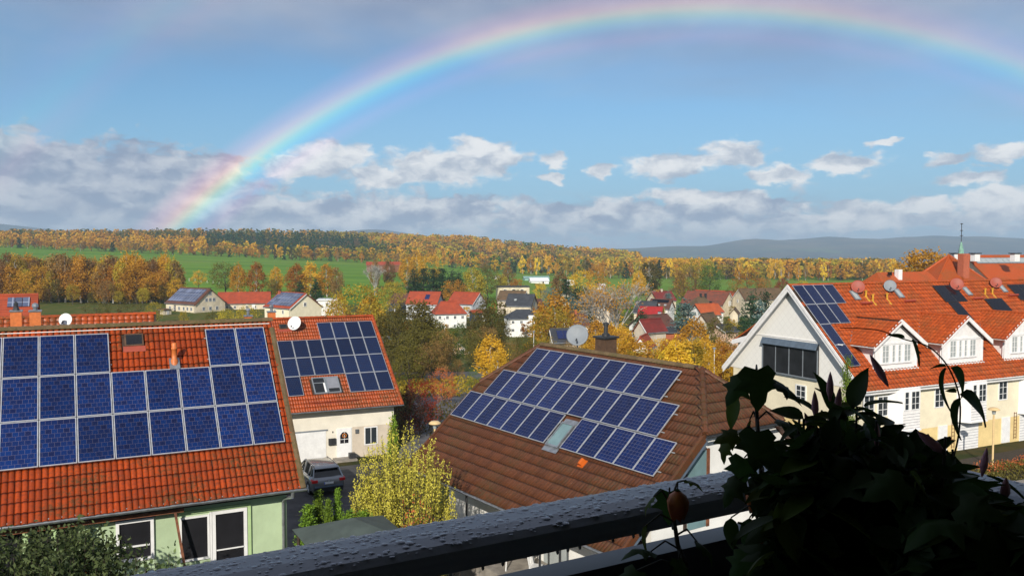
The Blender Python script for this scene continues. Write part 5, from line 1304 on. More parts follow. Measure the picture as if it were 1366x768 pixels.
def leaf_quads(P, size, rs, vert=0.0, asp=.6):
    n = len(P); a = rs.normal(0, 1, (n, 3)); a[:, 2] += vert * 3 * np.sign(a[:, 2] + 1e-6); a /= np.linalg.norm(a, axis=1)[:, None]
    b = rs.normal(0, 1, (n, 3)); b -= (b * a).sum(1)[:, None] * a; b /= np.linalg.norm(b, axis=1)[:, None]
    s = size * rs.uniform(.6, 1.35, n)[:, None]
    V = np.stack([P - a * s, P + b * s * asp, P + a * s, P - b * s * asp], 1).reshape(-1, 3)
    F = np.arange(4 * n).reshape(n, 4); return V, F
def tube_np(segs, sides=4):
    """segs: list of (p0,p1,r0,r1) -> quads"""
    V = []; F = []
    for p0, p1, r0, r1 in segs:
        p0 = np.array(p0, float); p1 = np.array(p1, float); d = p1 - p0; L = np.linalg.norm(d)
        if L < 1e-6: continue
        d /= L; a = np.cross(d, [0.3, 1, 0.1]); a /= np.linalg.norm(a); b = np.cross(d, a); k = len(V)
        for p, r in ((p0, r0), (p1, r1)):
            for i in range(sides):
                t = 2 * PI * i / sides; V.append(p + a * r * math.cos(t) + b * r * math.sin(t))
        for i in range(sides): F.append((k + i, k + (i + 1) % sides, k + sides + (i + 1) % sides, k + sides + i))
    return np.array(V), np.array(F)
def limbs(kind, C, rs, n=14, r0=.016):
    segs = []; z = 0; p = np.array([0, 0, -.02]); top = .95 if kind in ('birch', 'conifer', 'thuja') else .7; N_ = 7; pts = [p]
    for i in range(1, N_ + 1):
        q = np.array([rs.normal(0, .008), rs.normal(0, .008), top * i / N_]); pts.append(q)
    rr = [r0 * (1 - .82 * i / N_) for i in range(N_ + 1)]; rr[0] *= 1.35
    for i in range(N_): segs.append((pts[i], pts[i + 1], rr[i], rr[i + 1]))
    if len(C):
        for j in rs.choice(len(C), min(n, len(C)), replace=False):
            c = C[j]; h = max(.06, c[2] - rs.uniform(.08, .25) * (1 if kind != 'wide' else 1.3)); h = min(h, top * .95); i = min(N_ - 1, int(h / top * N_)); f = h / top * N_ - i
            b = pts[i] * (1 - f) + pts[i + 1] * f; rb = rr[i] * .5; mid = (b + c) / 2 + np.array([0, 0, .02])
            segs += [(b, mid, rb, rb * .6), (mid, c, rb * .6, rb * .2)]
    return segs
TREES = {}
def proto(kind, col, n, size, seed, bark='bark', single=False, nl=14, r0=.016, vert=0, asp=.6):
    rs = np.random.default_rng(seed); P, cv, C = crown_points(kind, n, rs)
    V, F = leaf_quads(P, size, rs, vert, asp)
    v = np.repeat(np.clip(.65 * cv + .35 * rs.random(len(P)), 0, 1), 4)
    TV, TF = tube_np(limbs(kind, C, rs, nl, r0))
    if single:
        VV = np.concatenate([V, TV]); FF = np.concatenate([F, TF + len(V)]); mi = np.concatenate([np.zeros(len(F)), np.ones(len(TF))])
        return (np_mesh('tree_' + kind, VV, FF, ['leaf_' + col, bark], v=np.concatenate([v, np.zeros(len(TV))]), mi=mi), None)
    return (np_mesh('crown_' + kind, V, F, ['leaf_' + col], v=v), np_mesh('trunk_' + kind, TV, TF, [bark]))
def get(kind, col, lod):
    key = (kind, col, lod)
    if key not in TREES:
        n, size = {'far': (650, .033), 'mid': (3400, .0145), 'near': (6500, .0110)}[lod]
        if kind in ('conifer', 'thuja'): n = int(n * 1.3); size *= .85
        if kind == 'thuja': n = 22000; size = .0068
        bark = 'birch_bark' if kind == 'birch' else 'bark'
        vert = .5 if kind == 'birch' else 0
        TREES[key] = [proto(kind, col, n, size, hash((kind, col, lod, k)) % 9999 if False else (len(TREES) * 7 + k * 131 + 5), bark, lod == 'far', 10 if lod == 'far' else 22, .015 if kind == 'birch' else .018, vert) for k in range(3 if lod != 'near' else 1)]
    return random.choice(TREES[key])
NAMES = dict(birch='birch_tree', round='broadleaf_tree', wide='broadleaf_tree', conifer='spruce_tree', thuja='thuja', shrub='shrub')
def tree(kind, col, X, Y, h, w, label, group=None, lod='mid', z=None):
    cr, tk = get(kind, col, lod); g = gzf(X, Y) - .05 if z is None else z
    nmx = NAMES[kind]; rz = random.uniform(0, 6.28)
    if tk is None:
        o = link(nmx, cr, None, (X, Y, g), (0, 0, rz), (h * w, h * w, h)); return tag(o, label, 'shrub' if kind == 'shrub' else 'tree', group)
    t = thing(nmx, label, 'shrub' if kind == 'shrub' else 'tree', (X, Y, g), rz, group); t.scale = (h * w, h * w, h)
    link('crown', cr, t); link('trunk', tk, t); return t
def ptree(kind, col, px, ytop, Y, w, label, group=None, lod='mid'):
    p = at(px, ytop, Y); h = p.z - gzf(p.x, Y); 
    return tree(kind, col, p.x, Y, max(h, 1.0), w, label, group, lod)

def forest():
    n_ind = 0
    # front row along the meadow's far edge, each tree a thing
    colp = lambda X: (['orange', 'gold', 'orange', 'bronze', 'yolive', 'olive'] if X < -150 else ['gold', 'yellow', 'gold', 'yolive', 'olive', 'bronze', 'orange'])
    x = -640.0
    while x < 500:
        for row in (0, 1):
            X = x + random.uniform(-2.5, 2.5) + row * 4; Y = float(Yb(X)) + row * 13 + random.uniform(-3, 6)
            if abs(X / Y) > .64: continue
            c = random.choice(colp(X)); kind = random.choice(['round', 'birch', 'round', 'wide'] if X < 0 else ['birch', 'round', 'birch'])
            if random.random() < .10: kind, c = 'conifer', 'conifer'
            if -330 < X < -60 and 0: pass
            h = random.uniform(12, 18.5) if X > 0 else random.uniform(9, 14)
            word = {'orange': 'rusty orange', 'gold': 'golden', 'bronze': 'bare brownish', 'yolive': 'yellow-green', 'olive': 'dull green', 'yellow': 'bright yellow', 'conifer': 'dark green'}[c]
            side = 'left' if X < -150 else 'right'
            kw = {'birch': 'slender', 'round': 'rounded', 'wide': 'broad', 'conifer': 'pointed'}[kind]
            tree(kind, c, X, Y, h, random.uniform(.85, 1.3), f'{word} {kw} tree at the far edge of the {side} meadow', 'forest edge trees beyond the meadows', 'far'); n_ind += 1
        x += 9.0 if x < 0 else 8.0
    # the mass behind, one object
    rs = np.random.default_rng(3); Vs = []; Fs = []; MI = []; VA = []; off = 0
    cols = ['orange', 'gold', 'olive', 'conifer', 'yolive', 'bronze', 'green']
    protos = {}
    for c in cols:
        kind = 'conifer' if c == 'conifer' else ('birch' if c == 'gold' else 'round')
        protos[c] = []
        for s in range(3):
            r2 = np.random.default_rng(900 + s + len(c)); P, cv, C = crown_points(kind, 125, r2); V, F = leaf_quads(P, .070 if kind != 'conifer' else .052, r2); protos[c].append((V, F, np.repeat(.65 * cv + .35 * r2.random(len(P)), 4)))
    N_ = 5200; cnt = 0
    T = rs.uniform(-.64, .45, N_); D = rs.uniform(0, 1, N_) ** .75
    nx = lambda X, Y: math.sin(X / 95 + 1.3) * math.cos(Y / 130) + .6 * math.sin(X / 37 + Y / 61)
    for t, d in zip(T, D):
        Y0 = 900; X = t * Y0
        for _ in range(3): Y0 = float(Yb(X)) + 26 + d * (900 if t < .15 else 330); X = t * Y0
        Y = Y0; k = nx(X, Y)
        if -.36 < t < -.17 and .10 < d < .62: c = 'conifer' if rs.random() < .93 else 'olive'
        elif t < -.34: c = rs.choice(['orange', 'gold', 'olive', 'olive', 'conifer']) if d > .2 else rs.choice(['orange', 'gold', 'gold', 'orange'])
        elif k > .75: c = 'conifer' if rs.random() < .75 else 'green'
        elif k < -.6: c = rs.choice(['bronze', 'yolive', 'olive'])
        else: c = rs.choice(['gold', 'gold', 'orange', 'yolive', 'orange', 'olive'])
        h = rs.uniform(12, 18) * (1.05 if c == 'conifer' else 1); w = rs.uniform(.9, 1.35)
        V, F, va = protos[c][rs.integers(0, 3)]
        a = rs.uniform(0, 6.28); ca, sa = math.cos(a), math.sin(a)
        q = V * np.array([h * w, h * w, h]); q = np.stack([q[:, 0] * ca - q[:, 1] * sa + X, q[:, 0] * sa + q[:, 1] * ca + Y, q[:, 2] + gzf(X, Y) - 1], 1)
        Vs.append(q); Fs.append(F + off); off += len(q); MI.append(np.full(len(F), cols.index(c))); VA.append(va)
    me = np_mesh('forest', np.concatenate(Vs), np.concatenate(Fs), ['leaf_' + c for c in cols], v=np.concatenate(VA), mi=np.concatenate(MI))
    tag(link('forest', me), 'autumn forest of gold, rust and dark green covering the low hills', 'forest', kind='stuff')
    return n_ind
print('forest edge trees', forest())

def midtrees():
    T = ptree
    # birch belt on the left below the meadow
    g = 'birches in the dense row below the left meadow'
    random.seed(21)
    n = 46
    for i in range(n):
        px = -6 + 240 * i / (n - 1) + random.uniform(-3, 3)
        T('birch', random.choice(['gold', 'gold', 'orange', 'bronze', 'gold', 'yolive', 'yolive', 'bronze']), px, random.uniform(337, 350) + (6 if i == 0 else 0), 318 + random.uniform(-10, 14), random.uniform(1.1, 1.5), 'tall golden-brown birch in the row below the left meadow', g, 'mid')
    for i in range(24):
        px = -4 + 236 * i / 23 + random.uniform(-3, 3)
        T(random.choice(['birch', 'round']), random.choice(['gold', 'orange', 'yolive', 'gold']), px, random.uniform(350, 366), 311 + random.uniform(-4, 4), 1.3, 'dense golden tree filling the front of the birch row', 'dense golden trees in the front of the birch row', 'mid')
    for i in range(16):
        px = 0 + 235 * i / 15 + random.uniform(-4, 4)
        T('round', random.choice(['yolive', 'olive', 'gold', 'bronze']), px, random.uniform(372, 392), 306 + random.uniform(-5, 5), 1.0, 'low leafy understorey tree at the foot of the birch row', 'understorey trees at the foot of the birch row', 'mid')
    L = [
     ('wide', 'olive', 128, 398, 215, 1.0, 'olive round bush on the grass right of the birch row foot'),
     ('wide', 'olive', 175, 400, 215, 1.0, 'wide olive orchard tree left of the farmhouse'),
     ('wide', 'yolive', 205, 402, 235, .9, 'small yellow-green tree just left of the farmhouse'),
     ('round', 'gold', 265, 361, 400, 1.2, 'bright golden round tree behind the farmhouse roof'),
     ('round', 'olive', 300, 350, 360, 1.3, 'tall olive tree rising behind the farmhouse gable'), ('birch', 'gold', 318, 352, 355, 1.5, 'golden tree between the olive trees behind the red barn'),
     ('birch', 'orange', 342, 350, 355, 1.6, 'orange-tinged birch above the red barn roof'), ('round', 'olive', 362, 372, 345, 1.0, 'dark olive bushy tree above the right end of the red barn'),
     ('birch', 'gold', 368, 356, 350, 1.3, 'slim golden birch right above the red barn roof'),
     ('birch', 'orange', 395, 352, 350, 1.8, 'left orange birch of the clump on the meadow'), ('birch', 'gold', 414, 350, 352, 1.8, 'golden birch in the middle of the clump on the meadow'),
     ('birch', 'gold', 436, 352, 352, 1.7, 'golden birch at the right of the clump on the meadow'), ('birch', 'bronze', 449, 356, 350, 1.3, 'brownish birch closing the clump on the right'),
     ('conifer', 'conifer', 400, 371, 300, 1.3, 'left small dark fir in front of the birch clump'), ('conifer', 'conifer', 422, 369, 295, 1.5, 'right dark fir in front of the birch clump'),
     ('wide', 'yolive', 474, 382, 190, 1.05, 'broad yellow-green weeping tree above the garage house roof'), ('birch', 'gold', 452, 392, 200, 1.2, 'small golden tree left of the broad weeping tree'),
     ('birch', 'gold', 493, 390, 195, 1.3, 'golden tree on the right side of the weeping tree'),
     ('round', 'yolive', 525, 375, 290, 1.05, 'round clipped olive-gold tree with a bare trunk'),
     ('birch', 'bronze', 500, 345, 430, 1.0, 'pale nearly bare birch at the right end of the left meadow'), ('birch', 'bronze', 519, 346, 450, 1.3, 'brown-pink thin birch beside the bare one'),
     ('birch', 'gold', 543, 342, 455, 1.5, 'tall golden birch left of the dark conifer block'), ('birch', 'gold', 556, 338, 465, 1.5, 'golden birch behind the conifer block'), ('round', 'gold', 572, 340, 470, 1.2, 'golden crown topping the conifer block'),
     ('conifer', 'conifer', 552, 359, 360, 1.7, 'first dark conifer of the block behind the red roofs'), ('conifer', 'conifer', 565, 357, 362, 1.7, 'second dark conifer of the block behind the red roofs'), ('conifer', 'conifer', 578, 358, 358, 1.7, 'third dark conifer of the block behind the red roofs'),
     ('conifer', 'conifer', 590, 357, 362, 1.7, 'fourth dark conifer of the block behind the red roofs'), ('conifer', 'conifer', 603, 358, 360, 1.7, 'fifth dark conifer of the block behind the red roofs'), ('conifer', 'conifer', 612, 361, 366, 1.5, 'last dark conifer of the block, beside the olive tree'),
     ('round', 'orange', 605, 373, 330, 1.1, 'rusty round tree in front of the conifer block'), ('birch', 'yolive', 630, 357, 370, 1.9, 'tall olive-gold tree right of the conifer block'),
     ('round', 'olive', 650, 354, 400, 1.1, 'dark green rounded tree behind the grey barn'), ('round', 'yolive', 668, 366, 420, .9, 'yellowish low tree by the meadow edge'), ('birch', 'bronze', 678, 356, 430, 1.6, 'bare pinkish-brown tree at the meadow edge'),
     ('round', 'orange', 690, 372, 410, 1.0, 'small orange tree before the greenhouses'), ('round', 'yellow', 721, 377, 370, .9, 'bright yellow low tree above the slate roof'), ('round', 'spruceblue', 733, 384, 330, 1.0, 'dark bluish bush below the bright yellow tree'),
     ('birch', 'bronze', 748, 363, 345, 1.5, 'tall thin rusty birch behind the steep gable'), ('round', 'yellow', 777, 361, 350, 1.1, 'bright yellow-green round tree left of the bare birch'), ('round', 'orange', 795, 356, 420, 1.1, 'rusty tree behind the bright yellow-green crown'),
     ('conifer', 'conifer', 755, 371, 300, 1.4, 'narrow dark fir beside the steep gable'), ('conifer', 'conifer', 768, 380, 265, 1.9, 'broad black-green conifer right of the golden birch'), ('conifer', 'conifer', 779, 384, 262, 1.7, 'second black-green conifer right of the golden birch'),
     ('conifer', 'spruceblue', 763, 392, 255, 1.4, 'grey-green conifer on the left of the black-green pair'),
     ('birch', 'gold', 740, 391, 175, 1.75, 'full golden birch left of the brick-red roof'), ('birch', 'gold', 728, 408, 178, 1.3, 'smaller golden birch merging with the full one'),
     ('round', 'yolive', 738, 410, 165, 1.2, 'yellow-olive bush below the golden birch'),
     ('birch', 'gold', 852, 361, 470, 1.5, 'golden tree standing alone on the right meadow'), ('birch', 'olive', 866, 348, 480, 2.1, 'large greyish-olive tree next to the lone golden one'),
     ('wide', 'bronze', 912, 360, 430, 1.1, 'rust-brown oak left of the big green tree'), ('wide', 'yolive', 928, 345, 440, 1.0, 'huge yellow-olive oak behind the brown barns'), ('round', 'green', 947, 354, 430, 1.1, 'green side of the oak clump, on its right'),
     ('birch', 'gold', 907, 356, 450, 1.0, 'golden spire-shaped tree at the left of the oak clump'),
     ('wide', 'orange', 997, 358, 410, 1.1, 'big rusty orange oak above the mossy barn'), ('round', 'bronze', 1020, 371, 420, 1.1, 'pale brown shrubby tree right of the orange oak'), ('round', 'red', 1044, 372, 420, 1.0, 'dark red-brown round tree near the row house ridge'),
     ('round', 'yolive', 1070, 374, 430, 1.0, 'olive low tree behind the row house ridge'), ('round', 'olive', 975, 383, 350, .7, 'dark narrow tree at the end of the patchy barn'),
     ('conifer', 'spruceblue', 912, 398, 190, 1.85, 'big blue spruce in the village centre'), ('conifer', 'spruceblue', 891, 388, 315, 1.5, 'little blue-green spruce in front of the dark red roof'),
     ('conifer', 'conifer', 1003, 387, 200, 1.55, 'tall dark spruce left of the row house gable'), ('conifer', 'spruceblue', 1013, 396, 195, 1.2, 'pale blue spruce between the two dark ones'), ('conifer', 'conifer', 1022, 390, 200, 1.3, 'dark spruce nearest the white gable'),
     ('round', 'conifer', 1005, 425, 160, .9, 'dark evergreen at the foot of the spruces'), ('round', 'yolive', 975, 428, 180, .8, 'lime-green garden bush by the white wing'),
     ('conifer', 'conifer', 856, 410, 200, 1.5, 'dark conifer beside the scarlet roof'), ('round', 'olive', 960, 423, 150, .85, 'very dark green rounded tree among the golden ones'), ('round', 'olive', 942, 432, 150, .8, 'brown-green bush left of the very dark tree'),
     ('round', 'yolive', 882, 410, 250, .7, 'yellow-green bush near the white brown-roofed house'), ('round', 'green', 838, 392, 330, .8, 'small green tree right of the bare birch'),
    ]
    for a in L: T(*a)
    random.seed(5)
    # golden thicket behind the brown roof
    gg = 'golden trees of the thicket behind the brown roof'
    for i in range(34):
        px = random.uniform(790, 985); Y = random.uniform(78, 128); yt = random.uniform(440, 470) + (10 if px > 940 else 0)
        if 838 < px < 868 and Y < 130: yt = max(yt, 466)
        if 870 < px < 905: yt = max(yt, 452)
        T(random.choice(['birch', 'birch', 'round']), random.choice(['gold', 'yellow', 'gold', 'yolive', 'orange']), px, yt, Y, random.uniform(1.1, 1.7), 'golden leafy tree in the thicket just behind the brown roof', gg, 'mid')
    for px, yt, Y, lb in ((925, 425, 118, 'tallest golden birch of the thicket, below the blue spruce'), (905, 448, 105, 'golden tree left of the tallest one in the thicket'), (962, 452, 100, 'golden tree with thin trunk before the row house eave'), (940, 452, 96, 'golden birch right of the tallest one in the thicket')):
        T('birch', 'gold', px, yt, Y, 1.7, lb)
    for i in range(12):
        T('birch', random.choice(['bronze', 'gold', 'orange']), random.uniform(775, 850), random.uniform(425, 450), random.uniform(110, 135), 1.5, 'thin orange-brown birch around the bare silvery birch', 'thin birches around the bare silvery birch', 'mid')
    L2 = [
     ('round', 'olive', 532, 412, 98, 1.1, 'dense olive-brown tree close behind the garage house ridge'), ('wide', 'olive', 562, 425, 95, .9, 'broad olive-brown tree in the big dark clump'),
     ('round', 'bronze', 590, 440, 104, 1.0, 'brown tree at the right side of the big dark clump'), ('wide', 'olive', 520, 455, 88, .8, 'low spreading olive tree behind the garage house verge'), ('round', 'olive', 545, 450, 84, 1.0, 'olive tree in front of the big dark clump'),
     ('round', 'olive', 548, 402, 108, 1.15, 'big brownish-olive tree right of the garage house roof'), ('conifer', 'olive', 566, 393, 112, 1.5, 'tall olive conifer top poking out before the white dormer house'),
     ('round', 'olive', 515, 425, 105, 1.0, 'brown-olive tree touching the garage house ridge'), ('wide', 'bronze', 575, 455, 92, .9, 'brown spreading bush below the big olive tree'),
     ('round', 'green', 612, 432, 150, 1.0, 'bright green tree below the white dormer house'), ('round', 'yolive', 600, 440, 160, .9, 'yellow-green tree beside the bright green one'), ('wide', 'olive', 636, 440, 140, .9, 'grey-olive spreading tree in the middle'),
     ('round', 'olive', 655, 398, 150, .8, 'tall dark brown-green tree left of the white building'), ('round', 'olive', 648, 410, 148, .9, 'second dark brown-green tree left of the white building'), ('round', 'bronze', 650, 434, 140, .8, 'thinly leaved brown tree in front of the white building'),
     ('birch', 'gold', 655, 447, 92, 1.9, 'glowing golden birch left of the brown roof'), ('birch', 'yellow', 664, 465, 90, 1.5, 'small golden birch beside the glowing one'),
     ('shrub', 'olive', 700, 447, 105, .7, 'dull green hedge bush below the white building'), ('shrub', 'bronze', 680, 455, 100, .7, 'brown hedge bush below the white building'), ('shrub', 'yolive', 730, 448, 100, .6, 'yellow-green bush left of the grey dish'),
     ('wide', 'red', 560, 505, 62, .8, 'wine-red leaved tree beside the garage house'), ('wide', 'dark', 545, 520, 60, .8, 'dark purple leaved tree at the corner of the garage house'), ('wide', 'barberry', 592, 490, 74, .8, 'tree with scattered scarlet leaves over the road'),
     ('shrub', 'olive', 530, 500, 84, .8, 'olive undergrowth behind the garage house'), ('shrub', 'bronze', 610, 478, 98, .8, 'brown-red undergrowth by the road'), ('shrub', 'green', 632, 493, 82, .7, 'dark green bush at the left corner of the brown roof'),
     ('shrub', 'bronze', 560, 475, 96, .9, 'brown thicket above the wine-red tree'), ('shrub', 'olive', 600, 500, 88, .5, 'low grassy bush along the road'),
     ('round', 'yolive', 330, 408, 190, .9, 'yellow-olive weeping tree in front of the red barn'), ('round', 'yolive', 302, 412, 195, .9, 'leafy yellow-green bush in front of the farmhouse gable'), ('round', 'olive', 283, 414, 200, .8, 'olive shrub before the farmhouse corner'), ('round', 'yolive', 245, 415, 205, .6, 'small bush at the farmhouse long wall'),
     ('round', 'green', 585, 428, 175, .7, 'small green tree below the white dormer house corner'),
    ]
    for a in L2: T(*a)
    random.seed(15)
    for i in range(26):
        px = random.uniform(560, 770); Y = random.uniform(112, 180)
        if 672 < px < 730: yt = random.uniform(449, 458)
        elif 585 < px < 628: yt = random.uniform(476, 484)
        else: yt = random.uniform(438, 460)
        T(random.choice(['round', 'round', 'birch', 'wide']), random.choice(['olive', 'bronze', 'yolive', 'olive', 'gold', 'green']), px, yt, Y, random.uniform(1.0, 1.5), 'mixed tree in the hollow left of the grey dish', 'mixed trees in the hollow left of the grey dish', 'mid')
    # small red-and-brown garden trees filling the village
    random.seed(8)
    for i in range(64):
        px = random.uniform(500, 1030); Y = random.uniform(215, 400); c = random.choice(['olive', 'yolive', 'bronze', 'gold', 'green', 'orange'])
        X = (px - 683) / 1135 * Y; h = random.uniform(3.5, 6.5)
        tree('round', c, X, Y, h, 1.0, 'small garden tree between the village houses', 'garden trees between the village houses', 'far')
    for i in range(26):
        px = random.uniform(690, 1060); Y = random.uniform(405, 520); X = (px - 683) / 1135 * Y
        tree('round', random.choice(['olive', 'yolive', 'bronze', 'orange']), X, Y, random.uniform(2.5, 5), 1.3, 'low bushy hedge tree on the near edge of the right meadow', 'hedge trees on the near edge of the right meadow', 'far')
    for i in range(3): T('round', 'gold', 1232 + i * 8, 338 - i * 1.5 if i < 2 else 340, 210, 1.1, 'orange-gold tree behind the pyramid roof', 'trees behind the pyramid roof', 'mid')
    # conical fir seen in front of the row house gable, right
    T('conifer', 'thuja', 1131, 463, 47, .42, 'slender yellow-green conifer in front of the row house corner', None, 'near')
midtrees()

def bare_birch(px, ytop, Y, w, label, seed, leaves=700):
    rs = np.random.default_rng(seed); segs = []; tips = []
    def grow(p, d, L, r, lev):
        q = p + d * L; segs.append((p, q, r, r * .72)); 
        if lev == 0: tips.append(q); return
        k = 3 if lev > 2 else 4
        for i in range(k):
            nd = d + rs.normal(0, .34 if lev > 3 else .42, 3); nd[2] = abs(nd[2]) * .9 + (.25 if lev > 2 else -.1); nd /= np.linalg.norm(nd); grow(q if i else p + d * L * .8, nd, L * rs.uniform(.62, .84), r * .62, lev - 1)
    for k in range(3):
        d = np.array([rs.normal(0, .12), rs.normal(0, .12), 1]); d /= np.linalg.norm(d); grow(np.array([rs.normal(0, .012), rs.normal(0, .012), -.02]), d, .24, .013, 5)
    V, F = tube_np(segs, 3); tips = np.array(tips)
    s = 1 / V[:, 2].max(); V[:, 2] *= s; tips[:, 2] *= s
    p = at(px, ytop, Y); g = gzf(p.x, Y); h = p.z - g
    t = thing('bare_birch', label, 'tree', (p.x, Y, g), 0); t.scale = (h * w, h * w, h)
    link('trunk', np_mesh('bare_branches', V, F, ['birch_bark']), t)
    P = tips[rs.integers(0, len(tips), leaves)] + rs.normal(0, .018, (leaves, 3)); LV, LF = leaf_quads(P, .008, rs, .5)
    link('crown', np_mesh('sparse_leaves', LV, LF, ['leaf_orange'], v=np.repeat(rs.random(leaves), 4)), t)
bare_birch(822, 372, 140, 1.35, 'nearly bare silvery birch with many white branches', 4, 2600)
bare_birch(500, 352, 380, 1.0, 'white bare birch at the right end of the left meadow', 9, 60)
bare_birch(1083, 0, 1, 1, 'x', 1) if False else None

def spiky_shrub(px, ytop, Y, rad, label, col, seed, nsp=150, per=75, leafs=.05, h=None, name='shrub'):
    """a big bush of upright shoots, each wrapped in small leaves"""
    rs = np.random.default_rng(seed); p = at(px, ytop, Y); g = gzf(p.x, Y); h = p.z - g if h is None else h
    segs = []; P = []; va = []
    for i in range(nsp):
        a = rs.uniform(0, 6.28); rr = rad * math.sqrt(rs.random()); b = np.array([rr * .30 * math.cos(a), rr * .30 * math.sin(a), rs.uniform(0, .25) * h])
        top = h * (1 - .36 * (rr / rad) ** 2.2) * rs.uniform(.62, 1.0)
        e = np.array([rr * math.cos(a), rr * math.sin(a), top]); mid = (b + e) / 2; mid[:2] = e[:2] * .80
        segs += [(b, mid, .022, .014), (mid, e, .014, .004)]
        t = rs.random(per) ** .8; Q = np.where(t[:, None] < .5, b + (mid - b) * (t[:, None] * 2), mid + (e - mid) * (t[:, None] * 2 - 1))
        w = .085 * (1.15 - t[:, None]) + .02
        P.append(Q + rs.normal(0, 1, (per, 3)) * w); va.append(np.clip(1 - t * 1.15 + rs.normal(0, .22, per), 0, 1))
    P = np.concatenate(P); va = np.concatenate(va)
    V, F = leaf_quads(P, leafs, rs, .2, .6)
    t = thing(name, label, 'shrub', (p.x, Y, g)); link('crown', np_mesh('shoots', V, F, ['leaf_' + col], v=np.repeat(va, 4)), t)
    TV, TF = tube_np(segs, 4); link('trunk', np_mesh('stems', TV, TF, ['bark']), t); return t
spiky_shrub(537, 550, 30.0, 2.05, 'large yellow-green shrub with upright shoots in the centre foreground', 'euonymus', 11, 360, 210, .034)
spiky_shrub(552, 640, 27.0, 1.1, 'red-leaved barberry bush at the foot of the yellow shrub', 'barberry', 12, 90, 45, .034)
spiky_shrub(508, 660, 28.0, .7, 'thin bare-twigged shrub with few red leaves', 'barberry', 15, 26, 5, .04)
spiky_shrub(588, 690, 31.0, .9, 'dark bare-twigged shrub beside the brown roof eave', 'barberry', 16, 36, 3, .035)
spiky_shrub(524, 540, 50.0, .35, 'slim dark green columnar conifer at the garage house corner', 'thuja', 17, 40, 130, .05)
def thujas():
    for px, yt, Y, w, lb in ((424, 653, 27.6, .95, 'leftmost pointed thuja of the group by the driveway'), (438, 664, 27.3, .7, 'short middle thuja of the group by the driveway'), (450, 650, 27.8, .65, 'slim right thuja of the group by the driveway'),
                            (411, 672, 27.0, 1.3, 'broad low thuja at the front left of the group'), (466, 680, 27.0, 1.4, 'low rounded thuja right of the slim one'), (486, 680, 27.2, 1.5, 'low thuja next to the grey-green garden roof')):
        ptree('thuja', 'thuja', px, yt, Y, w, lb, 'thujas by the driveway', 'near')
thujas()
def leafy_bush():
    rs = np.random.default_rng(31)
    for j, (px, yt, Y, rad, lb) in enumerate(((35, 706, 19.5, 1.7, 'dark green apple-like bush at the bottom left corner'), (100, 707, 19.2, 1.1, 'leafy bush with pale leaf backs in front of the glazed porch'), (160, 732, 19.0, .8, 'leafy bush below the left window of the green house'), (215, 728, 18.8, .4, 'single leafy branch at the right end of the bushes'), (-40, 708, 19.5, 1.3, 'leafy bush cut by the left picture edge'))):
        p = at(px, yt, Y); g = 0; h = p.z; n = 60 if rad > 1 else 16; P = []; va = []; segs = []
        for i in range(n):
            a = rs.uniform(0, 6.28); rr = rad * math.sqrt(rs.random()); top = h * rs.uniform(.90, 1.0) - .35 * (rr / rad) ** 2
            b = np.array([rr * .5 * math.cos(a), rr * .5 * math.sin(a), h * .3]); e = np.array([rr * math.cos(a), rr * math.sin(a), top]); segs.append((b, e, .03, .006))
            k = 110 if rad > 1 else 60; t = 1 - rs.random(k) ** 1.6 * .8; P.append(b + (e - b) * t[:, None] + rs.normal(0, .13, (k, 3))); va.append(rs.random(k))
        P = np.concatenate(P); V, F = leaf_quads(P, .065, rs, 0, .55)
        t = thing('leafy_bush', lb, 'bush', (p.x, Y, g)); link('crown', np_mesh('bush_leaves', V, F, ['leaf_shrub'], v=np.repeat(np.concatenate(va), 4)), t)
        segs.append(((0, 0, 0), (0, 0, h * .35), .10, .06)); TV, TF = tube_np(segs, 4); link('trunk', np_mesh('bush_stems', TV, TF, ['bark']), t)
leafy_bush()
def hedge_beds():
    rs = np.random.default_rng(41)
    def bed(name, label, pts, n, hh, size, col, cat='plants'):
        a, b = Vector(pts[0]), Vector(pts[1]); wd = pts[2]; d = (b - a); nrm = Vector((-d.y, d.x, 0)).normalized()
        t = rs.random(n); w = rs.uniform(-wd, wd, n); X = a.x + d.x * t + nrm.x * w; Y = a.y + d.y * t + nrm.y * w
        Z = gz(X, Y) + rs.random(n) * hh * (0.6 + .4 * np.sin(t * 40) * np.sin(t * 13 + 1)); V, F = leaf_quads(np.stack([X, Y, Z], 1), size, rs, .2)
        tag(link(name, np_mesh(name, V, F, ['leaf_' + col], v=np.repeat(rs.random(n), 4))), label, cat, kind='stuff')
    bed('ground_cover_plants', 'low green and brown ground cover in front of the row house', ((26, 50.5, 0), (48, 62.4, 0), 1.3), 9000, .7, .07, 'olive')
    bed('flower_bed', 'reddish flower bed along the row house path', ((30, 54.0, 0), (48, 63.8, 0), .7), 3500, .6, .06, 'barberry')
    bed('ground_cover_plants', 'mossy green plants on the slope below the veranda', ((-4, 24, 0), (5, 19, 0), 3.0), 6000, .5, .06, 'olive')
    bed('meadow_grass', 'dry grass and weeds behind the garage house', ((-14, 84, 0), (20, 90, 0), 7.0), 9000, .8, .14, 'yolive')
    bed('garden_grass', 'grass and weeds on the slope behind the brown house', ((-14, 66, 0), (20, 72, 0), 6.0), 9000, .7, .10, 'olive')
hedge_beds()

